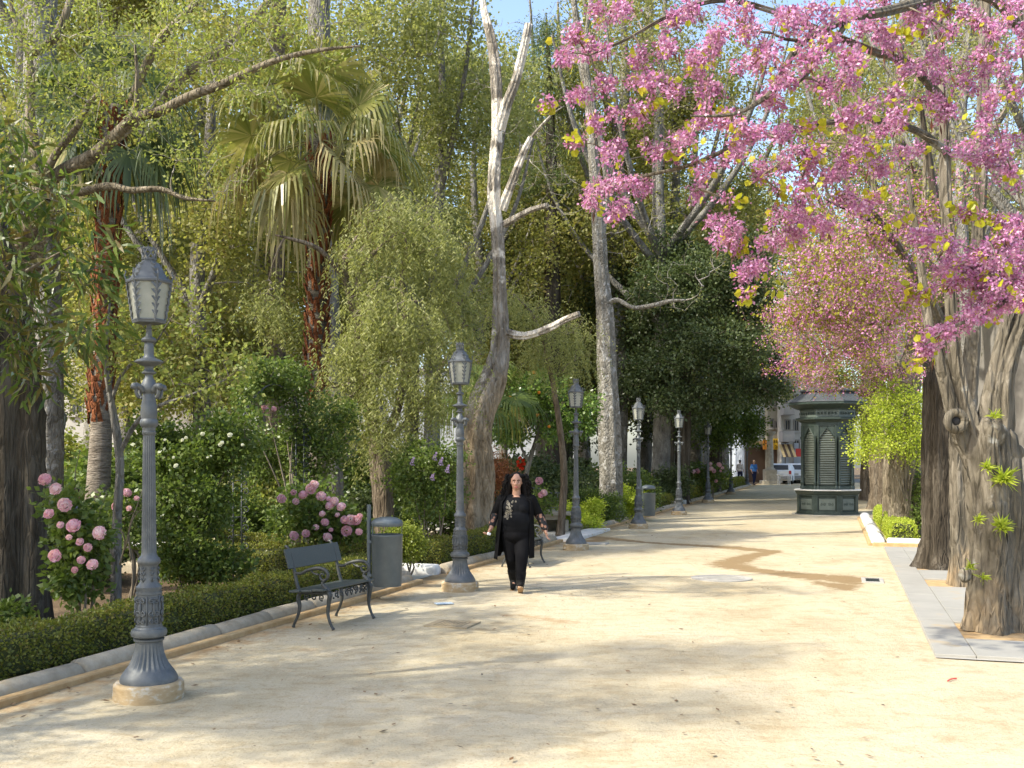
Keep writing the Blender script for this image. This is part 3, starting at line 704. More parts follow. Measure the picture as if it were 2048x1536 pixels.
def make_kiosk(loc):
    root = empty('kiosk', loc, 'dark green octagonal iron kiosk with closed louvred shutters', 'kiosk', rz=-ANG)
    C8 = 1 / math.cos(math.pi / 8)
    def octa(prof, name, mat, parent=root, smooth=0):
        return MB().lathe([(a * C8, z) for a, z in prof], 8, ang0=math.pi / 8, cap=False).build(name, MT[mat], parent, smooth=smooth)
    octa([(0, 0.0), (0.99, 0.0), (0.99, 0.03), (0.94, 0.035), (0.94, 0.10), (0.91, 0.115), (0.885, 0.13), (0.88, 0.56), (0.90, 0.58), (0.92, 0.60), (0.92, 0.63), (0.95, 0.66), (0.99, 0.75), (0.985, 0.76), (0, 0.76)], 'base', 'kiosk_green')
    octa([(0, 0.762), (1.0, 0.762), (1.02, 0.77), (1.02, 0.795), (1.0, 0.803), (0, 0.803)], 'counter', 'marble')
    octa([(0, 0.80), (0.70, 0.80), (0.70, 2.98), (0, 2.98)], 'core', 'kiosk_green')
    octa([(0.80, 0.80), (0.80, 0.90), (0.77, 0.915), (0.72, 0.92)], 'body_sill', 'kiosk_green')
    octa([(0.72, 2.80), (0.80, 2.80), (0.80, 2.92), (0.84, 2.94), (0.86, 2.97), (0.95, 3.0), (0.97, 3.02), (0.97, 3.06), (0.90, 3.075), (0.86, 3.09), (0, 3.09)], 'lower_cornice', 'kiosk_green')
    octa([(0.84, 3.09), (0.84, 3.30), (0.86, 3.31), (0.84, 3.33), (0.84, 3.36)], 'frieze', 'kiosk_panel')
    octa([(0.84, 3.34), (0.95, 3.37), (1.10, 3.44), (1.18, 3.47), (1.20, 3.49), (1.20, 3.545), (1.17, 3.56), (0, 3.56)], 'upper_cornice', 'kiosk_green')
    rf = octa([(1.21, 3.562), (1.20, 3.585), (0.92, 3.74), (0.78, 3.86), (0.76, 3.90), (0.84, 3.91), (0.84, 3.95), (0.70, 3.98), (0.45, 4.04), (0.20, 4.12), (0.10, 4.16), (0.0, 4.17)], 'roof', 'kiosk_roof')
    MB().lathe([(0.03, 4.15), (0.08, 4.19), (0.09, 4.24), (0.04, 4.28), (0.03, 4.33), (0.0, 4.36)], 12).build('finial', MT['kiosk_green'], rf, smooth=True)
    for k in range(8):                                   # roof ribs
        a = math.pi / 8 + k * math.pi / 4; e = np.array([math.cos(a), math.sin(a), 0]) * C8; z = np.array([0, 0, 1.0])
        MB().tube([e * 1.20 + z * 3.59, e * 0.92 + z * 3.745, e * 0.77 + z * 3.87], 0.02, 6).build('roof_rib', MT['kiosk_roof'], rf)
        # slender paired columns on the corner
        for dz, rr in ((-1, 0.032), (1, 0.032)):
            tn = np.array([-math.sin(a), math.cos(a), 0]); c = e * 0.765 + tn * 0.052 * dz
            MB().lathe([(0.05, 0.81), (0.05, 0.90), (0.036, 0.92), (0.044, 0.98), (0.05, 1.02), (0.036, 1.06), (0.028, 1.08), (0.026, 2.30), (0.036, 2.32), (0.030, 2.35), (0.045, 2.42), (0.052, 2.45), (0.05, 2.48)], 10, c=(c[0], c[1], 0)).build('column', MT['kiosk_green'], root, smooth=2)
        MB().bbox((0, 0, 0), (0.035, 0.085, 0.17), 0.01, ax=np.array([e / C8, [-math.sin(a), math.cos(a), 0], [0, 0, 1]])).build('corner_block', MT['kiosk_green'], root, loc=e * 0.755 + np.array([0, 0, 2.65]))
        MB().bbox((0, 0, 0), (0.03, 0.10, 0.28), 0.012, ax=np.array([e / C8, [-math.sin(a), math.cos(a), 0], [0, 0, 1]])).build('base_pilaster', MT['kiosk_green'], root, loc=e * 0.872 + np.array([0, 0, 0.345]))
    for k in range(8):
        a = k * math.pi / 4 - math.pi / 2; n = np.array([math.cos(a), math.sin(a), 0]); t = np.array([-math.sin(a), math.cos(a), 0]); z = np.array([0, 0, 1.0])
        sh = MB(); w = 0.255
        for q in range(25):                               # rounded slats
            zz = 0.95 + q * 0.0735
            prof = [(0.714, zz), (0.738, zz + 0.008), (0.748, zz + 0.028), (0.742, zz + 0.052), (0.722, zz + 0.066), (0.714, zz + 0.0735)]
            V = [n * p[0] + t * w * sg_ + z * p[1] for sg_ in (-1, 1) for p in prof]
            sh.add(V, [(j, 6 + j, 7 + j, j + 1) for j in range(5)])
        sh.build('shutter', MT['shutter'], root, smooth=2)
        arch = MB()                                       # pointed arch with stepped teeth
        for sg_ in (-1, 1):
            poly = [(0.27, 2.30), (0.27, 2.80), (0.0, 2.80), (0.0, 2.745)]
            m = 8
            for q in range(m):
                k0 = q / m; k1 = (q + 0.5) / m
                x0, y0 = 0.0 + 0.235 * k0, 2.745 - 0.34 * k0 ** 1.15
                x1, y1 = 0.235 * k1, 2.745 - 0.34 * k1 ** 1.15
                poly += [(x0 + 0.004, y0 - 0.012), (x0 + 0.004, y0 - 0.042), (x1 + 0.01, y1 - 0.02)]
            poly += [(0.235, 2.385), (0.235, 2.30)]
            poly = [(p[0] * sg_, p[1]) for p in poly]
            if sg_ < 0: poly = poly[::-1]
            arch.prism(poly, n * 0.765, t, z, 0.03)
            arch.bbox(n * 0.76 + t * 0.265 * sg_ + z * 1.62, (0.016, 0.014, 0.70), 0.004, ax=np.array([n, t, z]))
        arch.tube([n * 0.785 + t * -0.25 + z * 2.42, n * 0.785 + z * 2.775, n * 0.785 + t * 0.25 + z * 2.42], 0.012, 6)
        arch.build('arch', MT['kiosk_green'], root)
        pn = MB()
        pn.bbox(n * 0.892 + z * 0.34, (0.012, 0.24, 0.17), 0.012, ax=np.array([n, t, z])); pn.build('base_panel', MT['kiosk_panel'], root)
        orn = MB()
        for sg_ in (-1, 1):
            orn.tube(spiral(n * 0.906 + t * 0.07 * sg_ + z * 0.34, t * sg_, z, 0.008, 0.05, 1.4), 0.008, 5)
            orn.tube(spiral(n * 0.906 + t * 0.17 * sg_ + z * 0.34, t * -sg_, z, 0.008, 0.04, 1.3), 0.007, 5)
            for q in range(3): orn.tube(spiral(n * 0.852 + t * (0.05 + 0.1 * q) * sg_ + z * 3.2, t * sg_, z, 0.006, 0.04, 1.3), 0.009, 5)
        tag(orn.build('ornament', MT['kiosk_green'], root), kind='stuff')
    return root
g = G(1655, 1028); make_kiosk((g[0], g[1], 0.0))
# rough stone step around its foot
g0 = g
st_ = tag(MB().lathe([(1.22, -0.03), (1.2, 0.012), (0.9, 0.018), (0.0, 0.018)], 8, ang0=math.pi / 8, cap=False).build('kiosk_footing', MT['stone'], None, loc=(g[0], g[1], 0), rot=(0, 0, -ANG)), 'low rough stone slab under the green kiosk', 'footing')

# ------------------------------------------------------------------ street beyond the promenade
def M_flat(name, c, rough=0.7, var=0.12, metal=0.0, spec=0.4):
    return M_noise(name, [(0.3, tuple(v * (1 - var) for v in c)), (0.7, tuple(v * (1 + var) for v in c))], 1.5, rough, 0.05, metal=metal, spec=spec)
for nme, c in (('wall_white', (0.42, 0.45, 0.48)), ('wall_cream', (0.38, 0.35, 0.28)), ('wall_grey', (0.26, 0.24, 0.21)), ('wall_pale', (0.46, 0.44, 0.40)), ('shop_brown', (0.12, 0.075, 0.05)), ('dark_glass', (0.03, 0.035, 0.04)), ('balcony_grey', (0.38, 0.36, 0.34)), ('sign_yellow', (0.80, 0.50, 0.03)), ('sign_orange', (0.75, 0.28, 0.03)), ('black', (0.012, 0.012, 0.013)), ('white_paint', (0.78, 0.78, 0.78)), ('blue_paint', (0.08, 0.22, 0.42)), ('red_paint', (0.5, 0.05, 0.04)), ('ochre', (0.58, 0.42, 0.20)), ('grey_plastic', (0.25, 0.25, 0.25)), ('teal', (0.10, 0.34, 0.42))):  # house wall tones darkened to put facade shade into their colour
    M_flat(nme, c, 0.25 if nme == 'dark_glass' else 0.7)
def building(name, x0, x1, Y, depth, z1, wall, label, wins, shop=None, ztop_px=None, sills=True):
    """x0,x1 in photo pixels at distance Y; wins: (px0, py0, px1, py1)"""
    X0, X1 = A(x0, 0, Y)[0], A(x1, 0, Y)[0]; cx = (X0 + X1) / 2
    root = empty(name, (cx, Y, 0), label, 'building')
    hw = (X1 - X0) / 2
    MB().box((0, depth / 2, z1 / 2 - 0.1), (hw, depth / 2, z1 / 2 + 0.1)).build('wall', MT[wall], root)
    MB().bbox((0, depth / 2, z1 + 0.12), (hw + 0.25, depth / 2 + 0.25, 0.12), 0.03).build('cornice', MT['wall_grey'], root)
    for (a, b, c, d) in wins:
        p, q = A(a, b, Y), A(c, d, Y); w, h = abs(q[0] - p[0]) / 2, abs(p[2] - q[2]) / 2; wx, wz = (p[0] + q[0]) / 2 - cx, (p[2] + q[2]) / 2
        fr = MB()
        for sx in (-1, 1): fr.bbox((wx + sx * w, -0.02, wz), (0.05, 0.05, h + 0.05), 0.01)
        for sz in (-1, 1): fr.bbox((wx, -0.025, wz + sz * h), (w, 0.05, 0.05), 0.01)
        fr.bbox((wx, -0.02, wz), (0.03, 0.04, h - .05), 0.008)
        f = fr.build('window', MT['wall_grey'], root)
        MB().box((wx, -0.004, wz), (w - 0.03, 0.01, h - 0.03)).build('pane', MT['dark_glass'], f)
        if sills: MB().bbox((wx, -0.09, wz - h - 0.08), (w + 0.12, 0.1, 0.04), 0.01).build('sill', MT['wall_pale'], f)
    return root, cx
# light blue house and cream house with the yellow shop sign
bA, cA = building('town_house', 1488, 1534, 80, 10, 11.5, 'wall_white', 'pale blue white town house at the end of the promenade', [(1508, 830, 1518, 858), (1524, 832, 1533, 858), (1508, 770, 1518, 798), (1490, 830, 1498, 858), (1524, 770, 1533, 798)])
MB().bbox((0.6, -0.45, 3.05), (1.15, 0.42, 0.14), 0.05).build('bay_ledge', MT['ochre'], bA)
MB().box((0, -0.02, 1.35), (0.8, 0.03, 1.35)).build('shop_door', MT['shop_brown'], bA)
bB, cB = building('town_house', 1535, 1562, 79.2, 10, 12.5, 'wall_cream', 'cream town house with yellow shop sign behind the stone column', [(1540, 838, 1547, 856), (1550, 843, 1557, 856), (1540, 790, 1547, 812), (1550, 790, 1557, 812)])
MB().box((0, -0.02, 1.3), (0.49, 0.03, 1.3)).build('shop_front', MT['shop_brown'], bB)
def sign(name, px0, py0, px1, py1, Y, mat, label, text=None, tcol='black', sub=None):
    p, q = A(px0, py0, Y), A(px1, py1, Y)
    root = empty(name, ((p[0] + q[0]) / 2, Y, (p[2] + q[2]) / 2), label, 'sign')
    w, h = abs(q[0] - p[0]) / 2, abs(p[2] - q[2]) / 2
    MB().bbox((0, 0, 0), (w, 0.08, h), 0.01).build('board', MT[mat], root)
    for i, (tx, x, z, s_) in enumerate(text or []):
        cu = bpy.data.curves.new('lettering', 'FONT'); cu.body = tx; cu.size = s_; cu.align_x = 'CENTER'; cu.extrude = 0.01
        to = bpy.data.objects.new('lettering', cu); COL.objects.link(to); to.parent = root
        to.location = (x * w, -0.095, z * h); to.rotation_euler = (math.pi / 2, 0, 0); cu.materials.append(MT[tcol])
        me = bpy.data.meshes.new_from_object(to.evaluated_get(bpy.context.evaluated_depsgraph_get()))
        bpy.data.objects.remove(to)
        link('lettering', me, None, root, loc=(x * w, -0.095, z * h), rot=(math.pi / 2, 0, 0))
sign('shop_sign', 1546, 877, 1559, 899, 79.0, 'sign_yellow', 'yellow shop sign ending in asa, right of the stone column', [('asa', 0, 0.25, 0.42), ('24', 0.2, -0.8, 0.34)])
sign('shop_sign', 1526, 880, 1545, 899, 78.8, 'sign_orange', 'orange shop sign partly hidden behind the stone column', [('Or', -0.2, 0.2, 0.42)])
bC, cC = building('apartment_block', 1562, 1640, 78.0, 12, 15.5, 'wall_pale', 'pale apartment block with stacked balconies left of the kiosk', [(1570, 840, 1580, 862), (1588, 840, 1597, 862), (1570, 790, 1580, 812), (1588, 790, 1597, 812), (1587, 880, 1598, 898)])
for (px0, py0, px1, py1) in ((1562, 862, 1586, 884), (1564, 808, 1586, 830), (1564, 756, 1586, 776)):
    p, q = A(px0, py0, 77.3), A(px1, py1, 77.3); cx, cz = (p[0] + q[0]) / 2 - cC, (p[2] + q[2]) / 2; w, h = (q[0] - p[0]) / 2, (p[2] - q[2]) / 2
    bb = MB().bbox((cx, -0.62, cz), (w, 0.6, h), 0.02).build('balcony', MT['balcony_grey'], bC)
    MB().tube([(cx - w, -1.2, cz + h + .06), (cx + w, -1.2, cz + h + .06)], 0.04, 6).build('rail', MT['wall_grey'], bb)
for px in (1566, 1574, 1590, 1596):
    MB().box((A(px, 0, 78)[0] - cC, -0.03, 1.5), (0.12, 0.04, 1.5)).build('shop_pillar', MT['wall_white'], bC)
MB().box((A(1571, 0, 78)[0] - cC, -0.02, 1.55), (0.24, 0.03, 1.5)).build('shop_door', MT['shop_brown'], bC)
aw = empty('awning', A(1577, 900, 76.8), 'sloping beige striped awning over a shop door near the kiosk', 'awning')
for k in range(5):
    MB().add([(-0.5 + 0.2 * k, 0.9, 0.45), (-0.3 + 0.2 * k, 0.9, 0.45), (-0.3 + 0.2 * k, -0.4, -0.5), (-0.5 + 0.2 * k, -0.4, -0.5)] + [(-0.5 + 0.2 * k, 0.9, 0.42), (-0.3 + 0.2 * k, 0.9, 0.42), (-0.3 + 0.2 * k, -0.4, -0.53), (-0.5 + 0.2 * k, -0.4, -0.53)], [(0, 1, 2, 3), (7, 6, 5, 4), (0, 4, 5, 1), (1, 5, 6, 2), (2, 6, 7, 3), (3, 7, 4, 0)]).build('stripe', MT['ochre' if k % 2 == 0 else 'shop_brown'], aw)
MB().bbox((0.95, 0.3, -0.2), (0.32, 0.03, 0.3), 0.01).build('fascia', MT['red_paint'], aw)
# stone column with pedestal
g = G(1540, 968); colr = empty('stone_column', (g[0], g[1], 0), 'weathered stone column on a square pedestal before the shop signs', 'column')
MB().bbox((0, 0, 0.12), (0.62, 0.62, 0.14), 0.03).build('step', MT['stone'], colr)
MB().bbox((0, 0, 0.64), (0.42, 0.42, 0.40), 0.03).build('pedestal', MT['stone'], colr)
MB().lathe([(0.36, 1.04), (0.36, 1.10), (0.28, 1.16), (0.26, 1.22), (0.235, 2.2), (0.205, 3.42), (0.25, 3.45), (0.24, 3.5)], 20).build('shaft', MT['stone'], colr, smooth=2)
MB().lathe([(0.24, 3.48), (0.27, 3.52), (0.36, 3.62), (0.40, 3.66), (0.40, 3.74), (0.0, 3.75)], 20).build('capital', MT['stone'], colr, smooth=2)

# cars ------------------------------------------------------------
def make_car(loc, rz, paint, label):
    root = empty('parked_car', loc, label, 'car', 'cars parked in the street', rz)
    prof = [(-2.0, 0.32), (-2.02, 0.62), (-1.96, 0.92), (-1.72, 1.0), (-1.45, 1.36), (-1.0, 1.46), (0.1, 1.46), (0.55, 1.36), (1.05, 0.98), (1.75, 0.84), (1.98, 0.66), (2.0, 0.35), (1.7, 0.24), (-1.8, 0.24)]
    bm = bmesh.new(); hw = 0.83
    rings = []
    for wx, k in ((-hw, 0.96), (-hw * 0.9, 1.0), (hw * 0.9, 1.0), (hw, 0.96)):
        rings.append([bm.verts.new((wx * (1 if z < 1.0 else 0.80), y * (1 if abs(wx) < hw else 0.985), z if abs(wx) < hw else z * 0.985)) for y, z in prof])
    n = len(prof)
    for a, b in zip(rings[:-1], rings[1:]):
        for i in range(n): bm.faces.new((a[i], a[(i + 1) % n], b[(i + 1) % n], b[i]))
    bm.faces.new(rings[0][::-1]); bm.faces.new(rings[-1])
    bmesh.ops.recalc_face_normals(bm, faces=list(bm.faces))
    me = bpy.data.meshes.new('body'); bm.to_mesh(me); bm.free()
    link('body', me, MT[paint], root)
    def pane(q): MB().add(q, [(0, 1, 2, 3)]).build('window', MT['dark_glass'], root)
    pane([(-0.58, -1.735, 1.02), (0.58, -1.735, 1.02), (0.54, -1.475, 1.36), (-0.54, -1.475, 1.36)])
    pane([(-0.60, 1.07, 1.0), (0.60, 1.07, 1.0), (0.54, 0.60, 1.36), (-0.54, 0.60, 1.36)])
    for sx in (-1, 1):
        pane([(sx * 0.675, -1.4, 1.03), (sx * 0.675, 0.0, 1.03), (sx * 0.668, 0.0, 1.38), (sx * 0.668, -1.2, 1.38)])
        pane([(sx * 0.675, 0.06, 1.03), (sx * 0.675, 0.85, 1.03), (sx * 0.668, 0.5, 1.34), (sx * 0.668, 0.06, 1.38)])
        MB().bbox((sx * 0.72, -1.975, 0.82), (0.08, 0.05, 0.14), 0.02).build('tail_light', MT['red_paint'], root)
        MB().bbox((sx * 0.62, 1.93, 0.68), (0.14, 0.06, 0.08), 0.02).build('headlight', MT['wall_pale'], root)
        for wy in (-1.25, 1.25):
            w = MB().lathe([(0.18, -0.1), (0.29, -0.1), (0.31, -0.06), (0.31, 0.06), (0.29, 0.1), (0.18, 0.1)], 18, cap=True)
            wo = w.build('wheel', MT['black'], root, loc=(sx * 0.76, wy, 0.30), rot=(0, math.pi / 2, 0))
            MB().lathe([(0.0, -0.11), (0.17, -0.11), (0.18, 0.11), (0.0, 0.115)], 12, cap=False).build('rim', MT['grey_plastic'], wo)
    MB().bbox((0, -2.0, 0.45), (0.78, 0.06, 0.12), 0.03).build('bumper', MT['grey_plastic'], root)
    MB().bbox((0, -2.03, 0.68), (0.26, 0.01, 0.06), 0.004).build('number_plate', MT['wall_pale'], root)
g = A(1566, 965, 77.0 - 2.6); make_car((g[0], 74.6, 0), -0.35, 'white_paint', 'white hatchback seen from behind, parked beside the kiosk')
g = A(1592, 965, 76.5); make_car((g[0], 76.6, 0), -0.3, 'white_paint', 'second white car, half hidden behind the kiosk')
g = A(1604, 965, 80); make_car((g[0], 77.0, 0), -0.3, 'blue_paint', 'blue car almost wholly hidden behind the kiosk')
g = G(1568, 970); tb = empty('white_table', (g[0], g[1], 0), 'small white table standing behind the white hatchback', 'table')
MB().bbox((0, 0, 0.72), (0.42, 0.3, 0.02), 0.01).build('tabletop', MT['white_paint'], tb)
for sx in (-1, 1):
    for sy in (-1, 1): MB().tube([(sx * 0.36, sy * 0.25, 0), (sx * 0.33, sy * 0.22, 0.71)], 0.02, 6).build('leg', MT['white_paint'], tb)

# buildings that only show through the gaps of the trees
building('long_house', -150, 640, 62, 8, 9.5, 'wall_pale', 'long pale building glimpsed between the trunks far behind the garden', [(x, 770, x + 26, 830) for x in range(-100, 620, 80)])
building('white_house', 660, 1180, 84, 8, 9, 'wall_white', 'white house glimpsed through the far trees behind the dead trunk', [(x, 800, x + 20, 840) for x in range(690, 1160, 60)])
building('roadside_house', 2062, 2600, 38, 10, 8.5, 'wall_grey', 'pale house across the road beyond the thick pruned trunk', [(2060, 800, 2100, 870), (2140, 800, 2180, 870), (2220, 800, 2260, 870)])
p0, p1 = ST(14, 10.0), ST(60, 10.0); L = np.linalg.norm(p1 - p0)
tag(MB().bbox((0, 0, 0.45), (L / 2, 0.14, 0.5), 0.02).build('low_wall', MT['concrete'], None, loc=((p0 + p1) / 2), rot=(0, 0, math.atan2(U[1], U[0]))), 'low grey concrete wall along the road on the right', 'wall')

# ------------------------------------------------------------------ stone stair and iron railing by the entrance
g = A(1100, 1045, 25.0)
stp = empty('garden_stair', (g[0], 25.0, 0), 'low stone stair platform on stubby piers behind the second bench', 'stair')
MB().bbox((-0.1, 0.45, 0.44), (0.62, 0.7, 0.045), 0.015).build('top_slab', MT['stone'], stp)
MB().bbox((-0.16, 0.5, 0.34), (0.52, 0.62, 0.06), 0.01).build('moulding', MT['stone'], stp)
for x in (-0.5, 0.32): MB().bbox((x, 0.1, 0.14), (0.13, 0.2, 0.14), 0.015).build('pier', MT['stone'], stp)
MB().bbox((-0.1, 0.8, 0.14), (0.5, 0.3, 0.14), 0.01).build('back_pier', MT['stone'], stp)
rl = empty('iron_railing', A(1100, 1025, 24.9), 'pale blue grey curved iron railing on the stone stair platform', 'railing')
def RP(px, py): 
    a = A(px, py, 24.9) - A(1100, 1025, 24.9); return a
top = smooth_line([RP(1058, 976), RP(1075, 976), RP(1095, 984), RP(1112, 986), RP(1128, 984)], 0.05)
MB().tube(top, 0.014, 6).build('handrail', MT['iron'], rl, smooth=True)
for px in (1068, 1080, 1092, 1103, 1115): 
    ty = np.interp(px, [1058, 1075, 1095, 1112, 1128], [976, 976, 984, 986, 984])
    MB().tube([RP(px, 1020), RP(px, ty)], 0.008, 5).build('baluster', MT['iron'], rl)
MB().tube([RP(1062, 1014), RP(1128, 1016)], 0.01, 5).build('lower_rail', MT['iron'], rl)
pz = RP(1128, 1024); MB().lathe([(0.04, 0), (0.04, 0.06), (0.025, 0.08), (0.022, 0.3), (0.03, 0.31), (0.02, 0.34), (0.02, 0.50), (0.0, 0.60)], 10).build('newel', MT['iron'], rl, loc=pz)
# ------------------------------------------------------------------ bark and leaf materials
def M_bark(name, stops, scale=3.0, stretch=(1, 1, 0.22), bmp=1.0, dist=0.05, patch=None, lines=9, zsplit=None, crack=0.45):
    m, nt, b = new_mat(name)
    v = coords(nt, stretch)
    n1 = noise(nt, v, scale * 2, 8, 0.7, 0.6)
    col = ramp(nt, n1, stops)
    v2 = coords(nt)
    big = noise(nt, v2, 1.4, 4, 0.6)
    col = mixc(nt, 0.5, col, ramp(nt, big, [(0.35, (0.6, 0.58, 0.55)), (0.6, (1.1, 1.1, 1.1))]), 'MULTIPLY')
    if patch:
        f = ramp(nt, noise(nt, v2, patch[0], 4, 0.6, 0.3), [(patch[1], (0, 0, 0)), (patch[1] + 0.05, (1, 1, 1))])
        col = mixc(nt, f, col, patch[2])
    nt.links.new(col, b.inputs['Base Color'])
    b.inputs['Roughness'].default_value = 0.9; b.inputs['Specular IOR Level'].default_value = 0.15
    if zsplit:
        tc = nt.nodes.new('ShaderNodeTexCoord'); sx = nt.nodes.new('ShaderNodeSeparateXYZ'); nt.links.new(tc.outputs['Object'], sx.inputs[0])
        ad = nt.nodes.new('ShaderNodeMath'); ad.operation = 'MULTIPLY_ADD'; ad.inputs[1].default_value = 3.0; nt.links.new(big, ad.inputs[0]); nt.links.new(sx.outputs[2], ad.inputs[2])
        f = ramp(nt, ad.outputs[0], [(0, (1, 1, 1)), (1, (0, 0, 0))]); rr = [n for n in nt.nodes if n.type == 'VALTORGB'][-1]
        mr = nt.nodes.new('ShaderNodeMapRange'); mr.inputs[1].default_value = zsplit[0]; mr.inputs[2].default_value = zsplit[1]; nt.links.new(ad.outputs[0], mr.inputs[0]); nt.links.new(mr.outputs[0], rr.inputs[0])
        low = ramp(nt, n1, zsplit[2])
        nt.links.new(mixc(nt, f, col, low), b.inputs['Base Color'])
    n2 = noise(nt, v, lines, 8, 0.75, 1.0)
    vo = nt.nodes.new('ShaderNodeTexVoronoi'); vo.feature = 'DISTANCE_TO_EDGE'; vo.inputs['Scale'].default_value = lines * 1.6
    wv = nt.nodes.new('ShaderNodeVectorMath'); wv.operation = 'MULTIPLY_ADD'; wv.inputs[1].default_value = (0.12, 0.12, 0.12)
    nn = nt.nodes.new('ShaderNodeTexNoise'); nn.inputs['Scale'].default_value = 6; nt.links.new(v, nn.inputs['Vector'])
    nt.links.new(nn.outputs['Color'], wv.inputs[0]); nt.links.new(v, wv.inputs[2]); nt.links.new(wv.outputs[0], vo.inputs['Vector'])
    cr = ramp(nt, vo.outputs['Distance'], [(0.0, (0, 0, 0)), (0.22, (1, 1, 1))])
    hm = nt.nodes.new('ShaderNodeMix'); hm.data_type = 'FLOAT'; hm.inputs[0].default_value = crack; nt.links.new(n2, hm.inputs[2]); nt.links.new(cr, hm.inputs[3])
    bump(nt, b, hm.outputs[0], bmp, dist)
    return m
M_bark('bark_dark', [(0.3, (0.022, 0.018, 0.013)), (0.5, (0.075, 0.062, 0.045)), (0.7, (0.16, 0.14, 0.11))], stretch=(1, 1, 0.10), lines=12)
M_bark('bark_brown', [(0.3, (0.06, 0.045, 0.03)), (0.5, (0.17, 0.135, 0.095)), (0.72, (0.30, 0.25, 0.18))], stretch=(1, 1, 0.2))
M_bark('bark_tan', [(0.32, (0.075, 0.06, 0.04)), (0.5, (0.22, 0.185, 0.13)), (0.7, (0.34, 0.295, 0.22))], stretch=(1, 1, 0.16), lines=10)
M_bark('bark_grey', [(0.3, (0.09, 0.085, 0.075)), (0.5, (0.20, 0.19, 0.165)), (0.7, (0.32, 0.31, 0.28))], stretch=(1, 1, 0.35))
M_bark('bark_pale', [(0.3, (0.09, 0.082, 0.065)), (0.5, (0.22, 0.205, 0.17)), (0.7, (0.36, 0.345, 0.31))], stretch=(1, 1, 0.5), patch=(6, 0.58, (0.38, 0.37, 0.34)), bmp=0.9)
M_bark('bark_dead', [(0.3, (0.11, 0.092, 0.07)), (0.5, (0.26, 0.23, 0.185)), (0.7, (0.44, 0.41, 0.36))], stretch=(1, 1, 0.3), patch=(1.3, 0.51, (0.66, 0.60, 0.50)), bmp=0.9, zsplit=(4.2, 5.0, [(0.32, (0.09, 0.065, 0.04)), (0.5, (0.28, 0.22, 0.145)), (0.7, (0.42, 0.35, 0.25))]))
M_bark('bark_redbud', [(0.3, (0.06, 0.052, 0.038)), (0.5, (0.155, 0.135, 0.10)), (0.72, (0.27, 0.24, 0.19))], stretch=(1, 1, 0.22), patch=(2.4, 0.62, (0.30, 0.29, 0.25)), lines=8, zsplit=(1.45, 1.9, [(0.3, (0.15, 0.11, 0.065)), (0.6, (0.34, 0.265, 0.17))]))
M_bark('bark_palm', [(0.3, (0.11, 0.09, 0.065)), (0.5, (0.24, 0.205, 0.16)), (0.7, (0.33, 0.29, 0.23))], stretch=(0.4, 0.4, 3.0), bmp=0.8)
M_bark('bark_rust', [(0.3, (0.07, 0.025, 0.012)), (0.5, (0.20, 0.07, 0.028)), (0.7, (0.36, 0.15, 0.06))], stretch=(1, 1, 0.6))
M_bark('twig', [(0.3, (0.13, 0.105, 0.075)), (0.7, (0.27, 0.23, 0.175))], bmp=0.2)
M_bark('twig_pale', [(0.3, (0.25, 0.22, 0.18)), (0.7, (0.42, 0.39, 0.34))], bmp=0.2)
M_leaf('lf_plane', [(0.17, 0.18, 0.048), (0.265, 0.27, 0.075), (0.35, 0.34, 0.12), (0.22, 0.225, 0.06), (0.32, 0.255, 0.10)], 0.48)
M_leaf('lf_bright', [(0.165, 0.20, 0.045), (0.245, 0.28, 0.07), (0.33, 0.345, 0.115), (0.20, 0.235, 0.055), (0.28, 0.245, 0.08)], 0.48)
M_leaf('lf_long', [(0.05, 0.085, 0.022), (0.09, 0.14, 0.032), (0.16, 0.20, 0.045), (0.07, 0.11, 0.028), (0.18, 0.13, 0.04), (0.12, 0.16, 0.04)], 0.38, 0.32)
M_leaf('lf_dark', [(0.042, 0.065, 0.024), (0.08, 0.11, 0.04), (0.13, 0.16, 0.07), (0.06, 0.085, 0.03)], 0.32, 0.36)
M_leaf('lf_cedar', [(0.06, 0.09, 0.025), (0.10, 0.14, 0.038), (0.15, 0.19, 0.06)], 0.3, 0.5)
M_leaf('lf_willow', [(0.19, 0.205, 0.07), (0.28, 0.295, 0.105), (0.38, 0.38, 0.165), (0.23, 0.245, 0.085)], 0.48)
M_leaf('lf_green', [(0.06, 0.10, 0.022), (0.11, 0.16, 0.034), (0.18, 0.23, 0.055), (0.085, 0.125, 0.028)], 0.38, 0.36)
M_leaf('lf_orange_tree', [(0.055, 0.11, 0.02), (0.11, 0.19, 0.03), (0.19, 0.28, 0.045), (0.08, 0.14, 0.025)], 0.3, 0.32, spec=0.5)
M_leaf('lf_lime', [(0.28, 0.36, 0.03), (0.40, 0.46, 0.05), (0.50, 0.54, 0.09), (0.33, 0.42, 0.04)], 0.42)
M_leaf('lf_hedge', [(0.10, 0.12, 0.022), (0.17, 0.19, 0.035), (0.27, 0.27, 0.05), (0.13, 0.15, 0.03), (0.21, 0.16, 0.045)], 0.38, 0.4)
M_leaf('petal_far', [(0.34, 0.09, 0.22), (0.48, 0.17, 0.35), (0.60, 0.30, 0.49), (0.30, 0.09, 0.16)], 0.3, 0.5, 1.0)
M_leaf('lf_far_redbud', [(0.20, 0.20, 0.02), (0.30, 0.29, 0.03), (0.25, 0.20, 0.03)], 0.4, 0.4)
M_leaf('lf_hedge_lit', [(0.13, 0.17, 0.025), (0.22, 0.26, 0.035), (0.30, 0.33, 0.06)], 0.32, 0.4)
M_leaf('lf_redbud', [(0.38, 0.38, 0.02), (0.48, 0.46, 0.04), (0.34, 0.36, 0.03), (0.50, 0.40, 0.04)], 0.45, 0.4)
